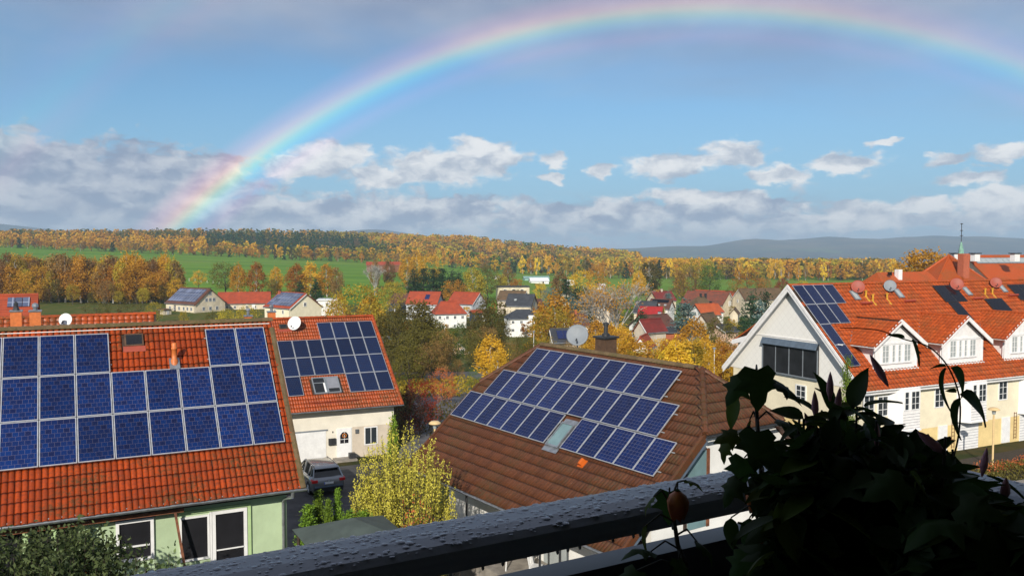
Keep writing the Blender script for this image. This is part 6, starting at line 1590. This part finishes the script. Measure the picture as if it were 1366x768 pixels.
# ------------------------------------------------------------------ car on the driveway
def car():
    c = at(424, 652, 46.6)
    root = thing('parked_car', 'silver-grey hatchback SUV parked nose-in on the driveway before the garage', 'car', (c.x - .35, 46.4 + 2.0, .01), R(27))
    # length along local y (front = +y), width x. body built from cross sections
    L, W = 4.35, 1.84
    st = [(-2.17, .46, .50, .86, .86), (-2.12, .30, .86, .98, .90), (-1.95, .24, .92, 1.08, .91), (-1.2, .22, .92, 1.02, .92), (0, .20, .92, .98, .92), (1.2, .22, .91, .96, .90), (1.9, .26, .84, .86, .86), (2.12, .34, .72, .76, .78), (2.18, .46, .5, .62, .7)]
    mb = MB(); mb.smooth = True; k = 10; rings = []
    for (y, zl, hw_, zt, hw2) in st:
        rings.append([(-hw_ * .92, y, zl), (-hw_, y, zl + .12), (-hw_ * 1.0, y, (zl + zt) / 2), (-hw2 * .97, y, zt - .06), (-hw2 * .86, y, zt), (hw2 * .86, y, zt), (hw2 * .97, y, zt - .06), (hw_, y, (zl + zt) / 2), (hw_, y, zl + .12), (hw_ * .92, y, zl)])
    v = [p for r in rings for p in r]; f = []
    for j in range(len(st) - 1):
        for i in range(k): f.append((j * k + i, (j + 1) * k + i, (j + 1) * k + (i + 1) % k, j * k + (i + 1) % k))
    f += [tuple(range(k)), tuple(range((len(st)) * k - 1, (len(st) - 1) * k - 1, -1))]
    mb.add(v, f); body = mb.build('body', 'car_paint', root)
    # cabin
    cab = [(-2.02, 1.02, .80, .80), (-1.62, 1.50, .66, .80), (-1.2, 1.57, .64, .82), (0.0, 1.58, .64, .83), (.55, 1.50, .63, .82), (1.35, .98, .70, .82)]
    g = MB(); g.smooth = False; vv = []
    for (y, zt, wt, wb_) in cab: vv += [(-wb_, y, .94), (-wt, y, zt), (wt, y, zt), (wb_, y, .94)]
    ff = []
    for j in range(len(cab) - 1):
        for i in range(3): ff.append((j * 4 + i, (j + 1) * 4 + i, (j + 1) * 4 + i + 1, j * 4 + i + 1))
    ff += [(0, 1, 2, 3), (23, 22, 21, 20)]; g.add(vv, ff); g.build('windows', 'clear_dark', root)
    rf = MB(); rf.smooth = True; vv = []
    for (y, zt, wt, _) in cab[1:5]: vv += [(-wt - .03, y, zt - .03), (-wt * .9, y, zt + .03), (wt * .9, y, zt + .03), (wt + .03, y, zt - .03)]
    ff = []
    for j in range(3):
        for i in range(3): ff.append((j * 4 + i, (j + 1) * 4 + i, (j + 1) * 4 + i + 1, j * 4 + i + 1))
    rf.add(vv, ff); rf.build('roof', 'car_paint', root)
    pl = MB()
    for s in (1, -1):
        for (y0, z0, y1, z1, w0, w1) in ((-2.05, .98, -1.60, 1.50, .82, .66), (-.95, .95, -.95, 1.56, .84, .65), (.05, .95, .0, 1.56, .84, .65), (1.38, .96, .52, 1.52, .82, .65), (-1.45, .95, -1.42, 1.52, .83, .66)):
            pl.tube((s * w0, y0, z0), (s * w1, y1, z1), .045, n=6)
        pl.tube((s * .64, -1.6, 1.6), (s * .62, .5, 1.58), .022, n=6)
    pl.build('pillar', 'car_paint', root)
    sp = MB(); sp.slab([(-.66, -1.86, 1.50), (.66, -1.86, 1.50), (.64, -1.45, 1.60), (-.64, -1.45, 1.60)], .05); sp.build('rear_spoiler', 'car_paint', root)
    bp = MB(); bp.box(-.80, .80, -2.22, -2.08, .30, .52); bp.build('rear_bumper', 'car_black', root)
    dbl = MB(); dbl.box(-.78, .78, -2.205, -2.14, .53, .60); dbl.build('bumper_trim', 'blue_grey_trim', root)
    for s in (1, -1):
        tl = MB(); tl.prism([(-2.19, .80), (-2.19, .95), (-1.86, .99), (-1.86, .88)], 'x', min(s * .60, s * .93), max(s * .60, s * .93)); bevel(tl.build('tail_light', 'tail_red', root), .015)
        for y in (-1.32, 1.32):
            w = MB(); w.tube((s * .70, y, .34), (s * .93, y, .34), .34, n=24); wo = w.build('wheel', 'tyre', root)
            r_ = MB(); r_.tube((s * .925, y, .34), (s * .94, y, .34), .22, n=16)
            for q in range(5):
                t = q * 2 * PI / 5; r_.tube((s * .945, y, .34), (s * .945, y + .21 * math.cos(t), .34 + .21 * math.sin(t)), .03, n=5)
            r_.build('rim', 'alu', wo)
            ar = MB()
            for q in range(9):
                t0, t1 = PI * q / 9, PI * (q + 1) / 9; ar.tube((s * .90, y + .39 * math.cos(t0), .34 + .39 * math.sin(t0)), (s * .90, y + .39 * math.cos(t1), .34 + .39 * math.sin(t1)), .035, n=5)
            ar.build('wheel_arch', 'car_black', root)
        mr = MB(); mr.box(min(s * .9, s * 1.08), max(s * .9, s * 1.08), .95, 1.10, .98, 1.12); bevel(mr.build('wing_mirror', 'car_paint', root), .03)
        MB().box(min(s * .915, s * .935), max(s * .915, s * .935), -1.0, 1.0, .26, .36).build('sill_trim', 'car_black', root)
    npz = MB().box(-.26, .26, -2.215, -2.19, .70, .81).build('number_plate', 'plate_white', root)
    MB().box(-.26, -.215, -2.219, -2.2152, .70, .81).build('plate_band', 'plate_blue', npz)
    MB().tube((0, -2.19, .86), (0, -2.21, .86), .05, n=14).build('badge', 'alu', root)
car()

# ------------------------------------------------------------------ garden roof, lamps, rail fence
def garden_roof():
    c = at(466, 700, 25.0); t = thing('garden_pavilion', 'garden shelter with flat grey-green hipped roof below the thujas', 'pavilion', (c.x + .1, c.y, 0), R(28))
    z = at(478, 690, 25.0).z; mb = MB(); a = 1.45
    pts = [(-a, -a, z - .55), (a, -a, z - .55), (a, a, z - .55), (-a, a, z - .55)]
    for i in range(4): mb.slab([pts[i], pts[(i + 1) % 4], (0, 0, z)], .03)
    mb.build('roof', 'tarp_green', t)
    for x in (-1.3, 1.3):
        for y in (-1.3, 1.3): MB().tube((x, y, 0), (x, y, z - .52), .05, n=8).build('post', 'dark_wood', t)
garden_roof()
def lamp(label, px, py, Y, h=None, small=False, group='street lamps'):
    p = at(px, py, Y); g = gzf(p.x, Y); t = thing('street_lamp', label, 'street lamp', (p.x, Y, g), 0, group); H = p.z - g
    s = .55 if small else 1
    MB().lathe([(.06 * s, 0), (.06 * s, H - .42), (.001, H - .42)], 10).build('post', 'white_paint' if small else 'lamp_tan', t)
    MB().lathe([(.10 * s, H - .45), (.13 * s, H - .22), (.13 * s, H - .12)], 12).build('lens', 'curtain_glass', t)
    MB().lathe([(.001, H), (.22 * s, H - .02), (.36 * s, H - .12), (.36 * s, H - .17), (.12 * s, H - .14)], 18).build('lamp_hood', 'dish_grey' if small else 'lamp_tan', t)
lamp('tan mushroom-hooded street lamp in front of the yellow row house', 1326, 543, 55.0)
lamp('tan mushroom-hooded street lamp between the yellow shrub and the brown roof', 580, 561, 50.0)
lamp('small white lamp post at the bend of the road', 585, 494, 100, small=True)
lamp('white lamp post in front of the large white building', 712, 441, 118, small=True)
lamp('thin white lamp post among the golden trees on the right', 953, 463, 90, small=True)
lamp('white lamp post below the white dormer house', 593, 424, 190, small=True)
def rail_fence():
    a = at(510, 511, 97); b = at(612, 503, 106); t = thing('guard_rail', 'pale metal guard rail along the road above the scarlet-leaved tree', 'guard rail', (a.x, a.y, 0))
    A = Vector((0, 0, a.z)); B_ = Vector((b.x - a.x, b.y - a.y, b.z)); mb = MB(); mb.tube(A, B_, .09, n=6); mb.build('rail', 'zinc', t)
    for i in range(7):
        p = A.lerp(B_, i / 6); MB().tube((p.x, p.y, gzf(a.x + p.x, a.y + p.y)), p, .06, n=6).build('post', 'zinc', t)
rail_fence()
def odds():
    # parked van and containers by the weeping tree; turquoise garden tent; green posts of the meadow fence
    p = at(512, 425, 215); g = gzf(p.x, 215)
    t = thing('delivery_van', 'small white van parked beyond the garage house ridge', 'van', (p.x, 215, g), R(70))
    z = max(0, at(512, 425, 215).z - g)
    b = MB(); b.prism([(-2.4, .35), (2.3, .35), (2.3, 1.05), (1.6, 1.25), (1.2, 2.0), (-2.4, 2.05)], 'y', -.9, .9); b.build('body', 'white_paint', t)
    MB().prism([(1.25, 1.28), (1.62, 1.28), (1.28, 1.9)], 'y', -.91, .91).build('windscreen', 'clear_dark', t)
    for x in (-1.5, 1.5):
        for y in (-.85, .85): MB().tube((x, y - .1, .33), (x, y + .1, .33), .33, n=14).build('wheel', 'tyre', t)
    p = at(232, 384.5, 330); g = gzf(p.x, 330)
    t = thing('garden_tent', 'turquoise pointed tent roof behind the farmhouse', 'tent', (p.x, 330, g)); h = p.z - g
    mb = MB(); q = [(-1.3, -1.3, h - .9), (1.3, -1.3, h - .9), (1.3, 1.3, h - .9), (-1.3, 1.3, h - .9)]
    for i in range(4): mb.slab([q[i], q[(i + 1) % 4], (0, 0, h + .5)], .03)
    mb.build('canvas', 'turquoise', t); MB().box(-1.2, 1.2, -1.2, 1.2, 0, h - .9).build('side_walls', 'turquoise', t)
    for i in range(14):
        px = 236 + i * 8; Y = 470 - i * 3; X = (px - 683) / 1135 * Y; g = gzf(X, Y)
        tag(MB().tube((0, 0, 0), (0, 0, 1.8), .09, n=5).build('fence_post', 'white_paint', None, (X, Y, g)), 'pale post of the wire fence on the left meadow', 'fence post', 'posts of the wire fence on the left meadow')
odds()

# ------------------------------------------------------------------ own balcony: building, rail, planter
BD = Vector((math.sin(R(60)), math.cos(R(60)), 0)); BN = Vector((-BD.y, BD.x, 0))     # along the facade; outwards
def balcony():
    P0 = Vector((.033, 1.43, 0)) - BD * .74       # foot of the perpendicular from the viewer to the rail
    fr = Matrix(((BD.x, BN.x, 0, 0), (BD.y, BN.y, 0, 0), (0, 0, 1, 0), (0, 0, 0, 1)))
    rzr = math.atan2(BD.y, BD.x); rd = 1.22        # rail distance
    tR = .88 + .033 * BD.x + 1.43 * BD.y - 0 ; 
    t0 = Vector((.033, 1.43, 0)).dot(BD)
    tc = t0 + .88                                  # corner position along the rail
    z = CAMZ
    b = thing('apartment_building', 'apartment block the picture is taken from, beige plaster with roofed balcony', 'building', (0, 0, 0), rzr)
    MB().box(-11, 9, -12.5, -2.6, 0, z + 1.35).build('wall', 'balcony_plaster', b)
    MB().box(-11.4, 9.4, -12.9, rd + .35, z + 1.35, z + 1.6).build('roof_slab', 'balcony_plaster', b)
    MB().box(-3.4, tc + .12, -2.6, rd - .02, z - 1.75, z - 1.5).build('balcony_floor', 'balcony_plaster', b)
    gl = MB().box(-1.6, 1.2, -2.61, -2.57, z - 1.45, z + .75).build('balcony_door', 'white_paint', b)
    MB().box(-1.5, -.25, -2.565, -2.55, z - 1.3, z + .65).build('pane', 'door_glass', gl); MB().box(-.15, 1.1, -2.565, -2.55, z - 1.3, z + .65).build('pane', 'door_glass', gl)
    MB().box(-3.6, -3.4, -2.6, rd, z - 1.75, z + 1.35).build('side_wall', 'balcony_plaster', b)
    rail = thing('balcony_railing', 'wet dark wooden balcony railing with water drops in the foreground', 'railing', (0, 0, 0), rzr)
    zt = z - .45; w = .062
    def profile(h=.045):
        return [(-w, zt - h), (-w, zt - .012), (-w * .85, zt - .002), (-w * .4, zt + .004), (w * .4, zt + .004), (w * .85, zt - .002), (w, zt - .012), (w, zt - h)]
    hr = MB(); pr = [(rd + y, zz) for y, zz in profile()]; hr.prism(pr, 'x', -3.4, tc + w); o = hr.build('handrail', 'wet_wood', rail)
    h2 = MB(); h2.prism([(tc + y, zz) for y, zz in profile()], 'y', -2.6, rd - w - .002); h2.build('side_handrail', 'wet_wood', rail)
    MB().box(-3.4, tc + .02, rd - .03, rd + .03, zt - .17, zt - .105).build('lower_rail', 'wet_dark', rail)
    MB().box(tc - .03, tc + .03, -2.6, rd - .05, zt - .17, zt - .105).build('side_lower_rail', 'wet_dark', rail)
    MB().box(-3.4, tc - .025, rd - .018, rd + .018, z - 1.5, zt - .175).build('panel', 'rail_wood', rail)
    MB().box(tc - .018, tc + .018, -2.6, rd - .04, z - 1.5, zt - .175).build('side_panel', 'rail_wood', rail)
    for x in (-2.3, tc - .012): MB().box(x - .02, x + .02, rd - .022, rd + .022, zt - .105, zt - .045).build('post', 'rail_wood', rail)
    # drops
    rs = np.random.default_rng(2)
    dp = MB(); dp.smooth = True
    dome = [(1, 0), (.86, .28), (.5, .46), (.001, .52)]
    protoV = []; protoF = []
    n = 8
    for (r, h) in dome:
        for i in range(n): protoV.append((r * math.cos(2 * PI * i / n), r * math.sin(2 * PI * i / n), h))
    for j in range(3):
        for i in range(n): protoF.append((j * n + i, j * n + (i + 1) % n, (j + 1) * n + (i + 1) % n, (j + 1) * n + i))
    PV, PF = np.array(protoV), np.array(protoF); Vs = []; Fs = []; k = 0
    for i in range(4200):
        r = abs(rs.normal(0, .0022)) + .0014; r = min(r, .0065) * (1.4 if rs.random() < .06 else 1)
        if rs.random() < .8: x, y = rs.uniform(-1.6, tc), rd + rs.uniform(-w * .93, w * .93); hz = zt + float(np.interp(abs(y - rd) / w, [0, .4, .85, 1], [.004, .004, -.002, -.012]))
        else: x, y = tc + rs.uniform(-w * .93, w * .93), rs.uniform(-1.0, rd - w); hz = zt + float(np.interp(abs(x - tc) / w, [0, .4, .85, 1], [.004, .004, -.002, -.012]))
        q = PV * np.array([r * rs.uniform(.8, 1.35), r * rs.uniform(.8, 1.35), r * .55]) + np.array([x, y, hz - .0001]); Vs.append(q); Fs.append(PF + k); k += len(q)
    me = np_mesh('rain_drops', np.concatenate(Vs), np.concatenate(Fs), ['water_drop'], smooth=True)
    tag(link('rain_drops', me, rail), kind='stuff')
    for i in range(26):
        x = rs.uniform(-.8, tc); 
        dd = MB(); dd.smooth = True; dd.lathe([(.001, .003), (.0022, .0), (.0028, -.003), (.0015, -.006), (.001, -.0065)], 8, (x, rd - w + .004, zt - .046)); dd.build('hanging_drop', 'water_drop', rail)
    pb = thing('planter_box', 'dark planter box full of climbing plants inside the balcony corner', 'planter', (0, 0, 0), rzr)
    MB().box(t0 + .02, tc - .05, rd - .34, rd - .10, z - 1.02, z - .70).build('box', 'rail_wood', pb)
    MB().box(t0 + .04, tc - .07, rd - .32, rd - .12, z - .72, z - .69).build('soil', 'soil', pb)
    return tc, rd, rzr, t0
def wet_mats():
    m, N, b = nm('wet_wood'); co = N.new('ShaderNodeTexCoord').outputs['Object']
    st = N.noise(N.vm('MULTIPLY', co, (3, 40, 40)).outputs[0], 3, 5)
    N.l.new(N.mix(st, (0.22, 0.245, 0.29), (0.34, 0.37, 0.43)), b.inputs['Base Color']); b.inputs['Roughness'].default_value = .42; b.inputs['Specular IOR Level'].default_value = .5
    bn = N.new('ShaderNodeBump'); bn.inputs['Strength'].default_value = .25; bn.inputs['Distance'].default_value = .002
    N.l.new(N.noise(co, 120, 3), bn.inputs['Height']); N.l.new(bn.outputs[0], b.inputs['Normal'])
    m, N, b = nm('water_drop'); b.inputs['Base Color'].default_value = (.30, .33, .39, 1); b.inputs['Roughness'].default_value = .12; b.inputs['Specular IOR Level'].default_value = .6
wet_mats(); plain('wet_dark', (0.07, 0.078, 0.095), 0.4, 0.15, 6)
TC, RD, RZR, T0 = balcony()

# ------------------------------------------------------------------ foreground plants
def leaf_mesh(kind, mat, curl=.25):
    mb = MB(); mb.smooth = True
    if kind == 'oval':
        n = 7; L = 1.0; rows = []
        for i in range(n + 1):
            t = i / n; w = .30 * math.sin(PI * t ** .85) ** .8 * (1 - .15 * t); zc = -curl * t * t
            rows.append([(-w, L * t, zc - .0 + .10 * w), (-w * .5, L * t, zc - .03), (0, L * t, zc - .05), (w * .5, L * t, zc - .03), (w, L * t, zc + .10 * w)])
        v = [p for r in rows for p in r]; f = [(i * 5 + j, i * 5 + j + 1, (i + 1) * 5 + j + 1, (i + 1) * 5 + j) for i in range(n) for j in range(4)]
        mb.add(v, f)
    else:      # lobed, maple-like
        pts = []
        out = [(0, .02), (.30, -.10), (.52, .12), (.40, .30), (.62, .52), (.36, .55), (.24, .62), (.20, .86), (0, 1.12)]
        out = out + [(-x, y) for x, y in out[-2:0:-1]]
        c = (0, .38)
        v = [(c[0], c[1], .05)]
        mid = [((x + c[0]) * .5, (y + c[1]) * .5) for x, y in out]
        for x, y in mid: v.append((x, y, .03 - curl * .25 * (x * x + max(0, y - .3) ** 2)))
        for x, y in out: v.append((x, y, -curl * (x * x + max(0, y - .3) ** 2) * .9))
        k = len(out); f = [(0, 1 + i, 1 + (i + 1) % k) for i in range(k)] + [(1 + i, 1 + k + i, 1 + k + (i + 1) % k, 1 + (i + 1) % k) for i in range(k)]
        mb.add(v, f)
    return mb.mesh('leaf_' + kind, mat)
LM = {'oval': [leaf_mesh('oval', 'leaf_house', c) for c in (.1, .3, .55)], 'lobed': [leaf_mesh('lobed', 'leaf_house', c) for c in (.3, .7)], 'ovall': [leaf_mesh('oval', 'leaf_housel', .35)], 'lobedl': [leaf_mesh('lobed', 'leaf_housel', .5)]}
def put_leaf(parent, p, d, size, kind, roll=None, droop=0):
    """leaf base at p, pointing along d"""
    d = Vector(d).normalized(); up = Vector((0, 0, 1)); s = d.cross(up)
    if s.length < .1: s = Vector((1, 0, 0))
    s.normalize(); n = s.cross(d)
    Mx = Matrix((s, d, n)).transposed().to_4x4() @ Matrix.Rotation(random.gauss(0, .5) if roll is None else roll, 4, 'Y')
    o = link('leaf', random.choice(LM[kind]), parent, p, Mx.to_euler(), (size, size, size)); return o
def stemtube(parent, pts, r, mat='stem', name='stem'):
    mb = MB(); n = len(pts)
    for i in range(n - 1): mb.tube(pts[i], pts[i + 1], r * (1 - .5 * i / n), r * (1 - .5 * (i + 1) / n), 6)
    return mb.build(name, mat, parent)
plain('stem', (0.035, 0.03, 0.015), 0.7, 0.2, 20)
def spline(P, n=10):
    P = [Vector(p) for p in P]; out = []
    Q = [P[0]] + P + [P[-1]]
    for i in range(1, len(Q) - 2):
        for k in range(n):
            t = k / n; a, b, c, d = Q[i - 1], Q[i], Q[i + 1], Q[i + 2]
            out.append(.5 * ((2 * b) + (c - a) * t + (2 * a - 5 * b + 4 * c - d) * t * t + (3 * b - 3 * c + d - a) * t ** 3))
    out.append(P[-1]); return out
def bud(parent, p, d, L, r, mat, name='flower_bud'):
    d = Vector(d).normalized(); a = d.orthogonal().normalized(); b = d.cross(a); mb = MB(); mb.smooth = True; n = 8
    prof = [(0, .18), (.12, .5), (.35, 1), (.6, .92), (.85, .5), (1, .05)]; v = []
    for (t, k) in prof:
        for i in range(n): an = 2 * PI * i / n + t * 1.2; v.append(Vector(p) + d * (L * t) + (a * math.cos(an) + b * math.sin(an)) * (r * k * (1 + .12 * math.cos(2 * an))))
    f = [(j * n + i, j * n + (i + 1) % n, (j + 1) * n + (i + 1) % n, (j + 1) * n + i) for j in range(5) for i in range(n)]
    mb.add(v, f); return mb.build(name, mat, parent)
def bell(parent, p, L, r, mat='petal_orange'):
    mb = MB(); mb.smooth = True; n = 10; v = []; prof = [(0, .25), (.15, .75), (.4, 1), (.7, .9), (1, .55)]
    for (t, k) in prof:
        for i in range(n): an = 2 * PI * i / n; q = r * k * (1 + .10 * math.cos(5 * an)); v.append((p[0] + q * math.cos(an), p[1] + q * math.sin(an), p[2] - L * t * (1 + (.06 * math.cos(5 * an) if t == 1 else 0))))
    mb.add(v, [(j * n + i, j * n + (i + 1) % n, (j + 1) * n + (i + 1) % n, (j + 1) * n + i) for j in range(4) for i in range(n)]); return mb.build('flower', mat, parent)
def plants():
    random.seed(77)
    base = lambda t, inn=.22: Vector((BD.x * t + BN.x * (RD - inn), BD.y * t + BN.y * (RD - inn), CAMZ - .70))
    # lobed-leaved plants with orange lantern flowers
    for (label, stem, leaves, flowers) in (
        ('abutilon with lobed leaves and an orange bud over the railing, leftmost plant', [(905, 800, 1.05), (903, 720, 1.06), (893, 670, 1.08)],
         [(893, 655, 62, 'lobed', (0, -.2, -1)), (872, 662, 40, 'lobedl', (-.6, 0, -.8)), (915, 640, 38, 'lobedl', (.8, 0, -.3)), (930, 722, 52, 'lobed', (.7, -.3, -.6)), (868, 735, 60, 'lobed', (-.8, -.3, .2)), (850, 760, 60, 'lobed', (-.5, -.3, -.6)), (905, 745, 50, 'lobed', (.3, -.5, -.6)), (862, 700, 45, 'ovall', (-.3, 0, -1))],
         [(904, 655, 18)]),
        ('tall abutilon with large drooping lobed leaves left of the plant mass', [(1022, 800, 1.12), (1016, 640, 1.14), (1010, 560, 1.15), (1008, 505, 1.16)],
         [(1010, 492, 78, 'lobed', (.05, -.2, -1)), (992, 505, 60, 'lobed', (-.6, -.2, -.7)), (1035, 510, 62, 'lobed', (.8, -.2, -.55)), (985, 530, 50, 'ovall', (-.5, 0, -1)), (1010, 575, 74, 'lobed', (-.1, -.2, -1)), (1035, 560, 55, 'lobed', (.9, -.2, -.3)), (985, 580, 48, 'lobedl', (-.9, -.2, -.1)), (968, 590, 40, 'lobedl', (-.3, -.1, -1)), (993, 610, 60, 'lobed', (-.2, -.2, -1)), (1035, 600, 66, 'lobed', (.6, -.2, -.8)),
          (1020, 640, 70, 'lobed', (-.4, -.3, -1)), (985, 640, 55, 'lobed', (-.7, -.2, -.8)), (1045, 650, 60, 'lobed', (.5, -.2, -1)), (975, 690, 42, 'oval', (-.1, 0, -1)), (1000, 690, 52, 'oval', (.1, 0, -1)), (998, 740, 60, 'lobed', (-.6, -.2, -.7)), (1030, 745, 60, 'lobed', (.5, -.3, -.6)), (1000, 560, 46, 'ovall', (-.2, 0, -1))],
         [(1013, 700, 20), (1008, 648, 16)])):
        P = [at(*s) for s in stem]; t = thing('potted_abutilon', label, 'plant', P[0])
        o0 = P[0]; loc = lambda p: p - o0
        st = spline([loc(base(P[0].dot(BD)))] + [loc(p) for p in P]); stemtube(t, st, .0042)
        for (px, py, s, kd, d) in leaves:
            Y = P[-1].y + random.uniform(-.05, .03); p = at(px, py, Y); size = s / FPX * Y * (.66 if kd[0] == 'l' else .9)
            a = min(st, key=lambda q: (q - loc(p)).length + abs(q.z - loc(p).z) * .5); stemtube(t, [a, (a + loc(p)) / 2 + Vector((0, 0, .012)), loc(p)], .0014, name='leaf_stalk')
            put_leaf(t, loc(p), d, size, kd, roll=random.gauss(0, .35))
        for (px, py, s) in flowers:
            p = at(px, py, P[-1].y - .02); a = min(st, key=lambda q: (q - loc(p)).length); stemtube(t, [a, loc(p) + Vector((0, 0, .01)), loc(p)], .001, name='flower_stalk')
            bell(t, loc(p), s * 2.1 / FPX * p.y, s / FPX * p.y * .8)
    # dense climbing plant, several stems
    out = [(1040, 585), (1062, 565), (1090, 552), (1112, 545), (1132, 535), (1150, 548), (1180, 556), (1210, 566), (1240, 572), (1262, 588), (1290, 618), (1320, 650), (1366, 640), (1400, 655)]
    ox = [a for a, b in out]; oy = [b for a, b in out]
    groups = [(1045, 1095, 'leftmost bush of the dark climbing plants in the balcony corner', 1.12), (1095, 1150, 'tallest dark climbing plant with pointed leaves and pink buds', 1.16), (1150, 1215, 'dark climbing plant in the middle of the planter', 1.10), (1215, 1285, 'dark climbing plant below the long arching vine', 1.04), (1285, 1400, 'dark climbing plant at the right picture edge', 1.0)]
    for gi, (xa, xb, label, Y0) in enumerate(groups):
        o0 = at((xa + xb) / 2, 770, Y0); t = thing('climbing_plant', label, 'plant', o0, 0, 'dark climbing plants in the balcony planter'); loc = lambda p: p - o0
        cnt = 0
        for s in range(7):
            px = random.uniform(xa, xb); yt = float(np.interp(px, ox, oy)) + random.uniform(-8, 60); Y = Y0 + random.uniform(-.10, .12)
            P = [loc(at(px + random.uniform(-25, 25), 900, Y)), loc(at(px + random.uniform(-18, 18), 740, Y)), loc(at(px + random.uniform(-10, 10), (yt + 740) / 2, Y)), loc(at(px, yt, Y))]
            st = spline(P, 8); stemtube(t, st, .003)
            for k in range(3, len(st)):
                q = st[k]; a = random.uniform(0, 6.28)
                for sg in (0, PI):
                    if cnt > 118: break
                    dv = Vector((math.cos(a + sg), .6 * math.sin(a + sg), random.uniform(-.5, .7)))
                    put_leaf(t, q, dv, random.uniform(.028, .050), random.choice(['oval', 'oval', 'oval', 'ovall'])); cnt += 1
        # filler leaves low down
        for k in range(170):
            px = random.uniform(xa - 15, xb + 15); top = float(np.interp(px, ox, oy)) + 55; py = random.uniform(top, 800)
            p = loc(at(px, py, Y0 + random.uniform(-.14, .16))); put_leaf(t, p, (random.uniform(-1, 1), random.uniform(-.6, .3), random.uniform(-.9, .5)), random.uniform(.04, .07), random.choice(['oval', 'ovall', 'lobed']))
        me = random.choice(LM['oval']); lv = np.array([v.co[:] for v in me.vertices]); lf = np.array([p.vertices[:] for p in me.polygons]); Vs = []; Fs = []; off = 0
        for k in range(420):
            px = random.uniform(xa - 18, xb + 18); top = float(np.interp(px, ox, oy)) + 22 + 60 * random.random() ** 2; py = random.uniform(top, 830)
            p = np.array(loc(at(px, py, Y0 + random.uniform(-.12, .22)))); Mr = np.array(Matrix.Rotation(random.uniform(0, 6.28), 3, 'Z') @ Matrix.Rotation(random.uniform(-1.2, 1.2), 3, 'X') @ Matrix.Rotation(random.uniform(-1, 1), 3, 'Y'))
            Vs.append(lv * random.uniform(.03, .055) @ Mr.T + p); Fs.append(lf + off); off += len(lv)
        lm_ = np_mesh('inner_leaves', np.concatenate(Vs), np.concatenate(Fs), ['leaf_house'], v=np.repeat(np.random.default_rng(gi).random(420), len(lv)), smooth=True)
        tag(link('inner_leaves', lm_, t), kind='stuff')
        if gi in (0, 1, 2, 4):
            for k in range(1):
                px = random.uniform(xa, xb); py = float(np.interp(px, ox, oy)) + random.uniform(-5, 50); d = (random.uniform(-.4, .2), 0, 1)
                bud(t, loc(at(px, py, Y0 - .05)), d, .034, .0045, 'petal_pink')
        # clear silhouettes named in the photo
        if gi == 1:
            for (px, py, s, d) in ((1108, 548, 60, (0, 0, 1)), (1137, 545, 70, (.15, 0, 1)), (1120, 545, 50, (-.5, 0, .8)), (1093, 555, 55, (-.5, 0, .8)), (1152, 540, 60, (.9, 0, .35))):
                put_leaf(t, loc(at(px, py, Y0)), d, s / FPX * Y0 * .82, 'oval', roll=random.uniform(-.6, .6))
            for (px, py, d) in ((1107, 535, (.0, 0, 1)), (1088, 560, (-.05, 0, 1)), (1116, 555, (.1, 0, 1))): bud(t, loc(at(px, py, Y0 - .03)), d, .040, .005, 'petal_pink')
        if gi == 3:
            Yv = 1.02
            vine = spline([loc(at(*q, Yv)) for q in ((1262, 640), (1277, 590), (1281, 545), (1276, 515), (1262, 485), (1238, 462), (1205, 452), (1170, 440), (1120, 437))], 8)
            stemtube(t, vine, .0012, name='vine')
            for (px, py, s, d) in ((1260, 490, 46, (-.42, 0, -.95)), (1270, 489, 44, (.75, 0, -.65)), (1282, 524, 58, (.95, 0, -.42)), (1280, 530, 45, (-.55, 0, -1)), (1218, 452, 34, (.4, 0, -1)), (1207, 450, 22, (-1, 0, .25)), (1276, 523, 16, (-.9, 0, .5)), (1262, 488, 20, (-.8, 0, .1))):
                put_leaf(t, loc(at(px, py, Yv)), d, s / FPX * Yv * 1.12, 'oval', roll=random.uniform(-.35, .35) + .6)
            bud(t, loc(at(1262, 606, Yv - .04)), (-.75, 0, .6), .044, .0060, 'petal_pink')
            bud(t, loc(at(1185, 515, Yv)), (-.6, 0, 1), .045, .005, 'petal_pink')
        if gi == 4:
            bud(t, loc(at(1340, 668, .98)), (.05, 0, 1), .028, .006, 'petal_pink')
plants()

# ------------------------------------------------------------------ haze: one closed box of thin air round everything
def haze():
    mb = MB(); mb.box(-10600, 10600, -1600, 10900, -95, 235); o = mb.build('haze', 'asphalt'); o.data.materials.clear()
    m = bpy.data.materials.new('haze_air'); m.use_nodes = True; N = NT(m.node_tree); N.n.clear()
    out = N.new('ShaderNodeOutputMaterial'); v = N.new('ShaderNodeVolumePrincipled'); v.inputs['Color'].default_value = (.60, .80, 1.0, 1); v.inputs['Density'].default_value = 0.000125
    v.inputs['Anisotropy'].default_value = 0.0
    N.l.new(v.outputs[0], out.inputs['Volume']); o.data.materials.append(m); tag(o, 'thin bluish air over the whole valley', 'haze', kind='stuff')
haze()

def number_rows():
    """look-alikes in one row are told apart by counting from the left"""
    tens = ['', '', 'twenty', 'thirty', 'forty', 'fifty', 'sixty', 'seventy', 'eighty', 'ninety']
    one = ['', 'first', 'second', 'third', 'fourth', 'fifth', 'sixth', 'seventh', 'eighth', 'ninth', 'tenth', 'eleventh', 'twelfth', 'thirteenth', 'fourteenth', 'fifteenth', 'sixteenth', 'seventeenth', 'eighteenth', 'nineteenth']
    def ordn(n):
        if n < 20: return one[n]
        if n % 10 == 0: return tens[n // 10][:-1] + 'ieth'
        return tens[n // 10] + '-' + one[n % 10]
    groups = {}
    for o in sc.objects:
        if o.parent is None and o.get('group') and o.get('label'): groups.setdefault((o['group'], o['label']), []).append(o)
    for (g, lb), os_ in groups.items():
        if len(os_) < 2: continue
        os_.sort(key=lambda o: o.location.x / max(o.location.y, .1))
        for i, o in enumerate(os_): o['label'] = ordn(i + 1) + ' from the left, ' + lb
number_rows()
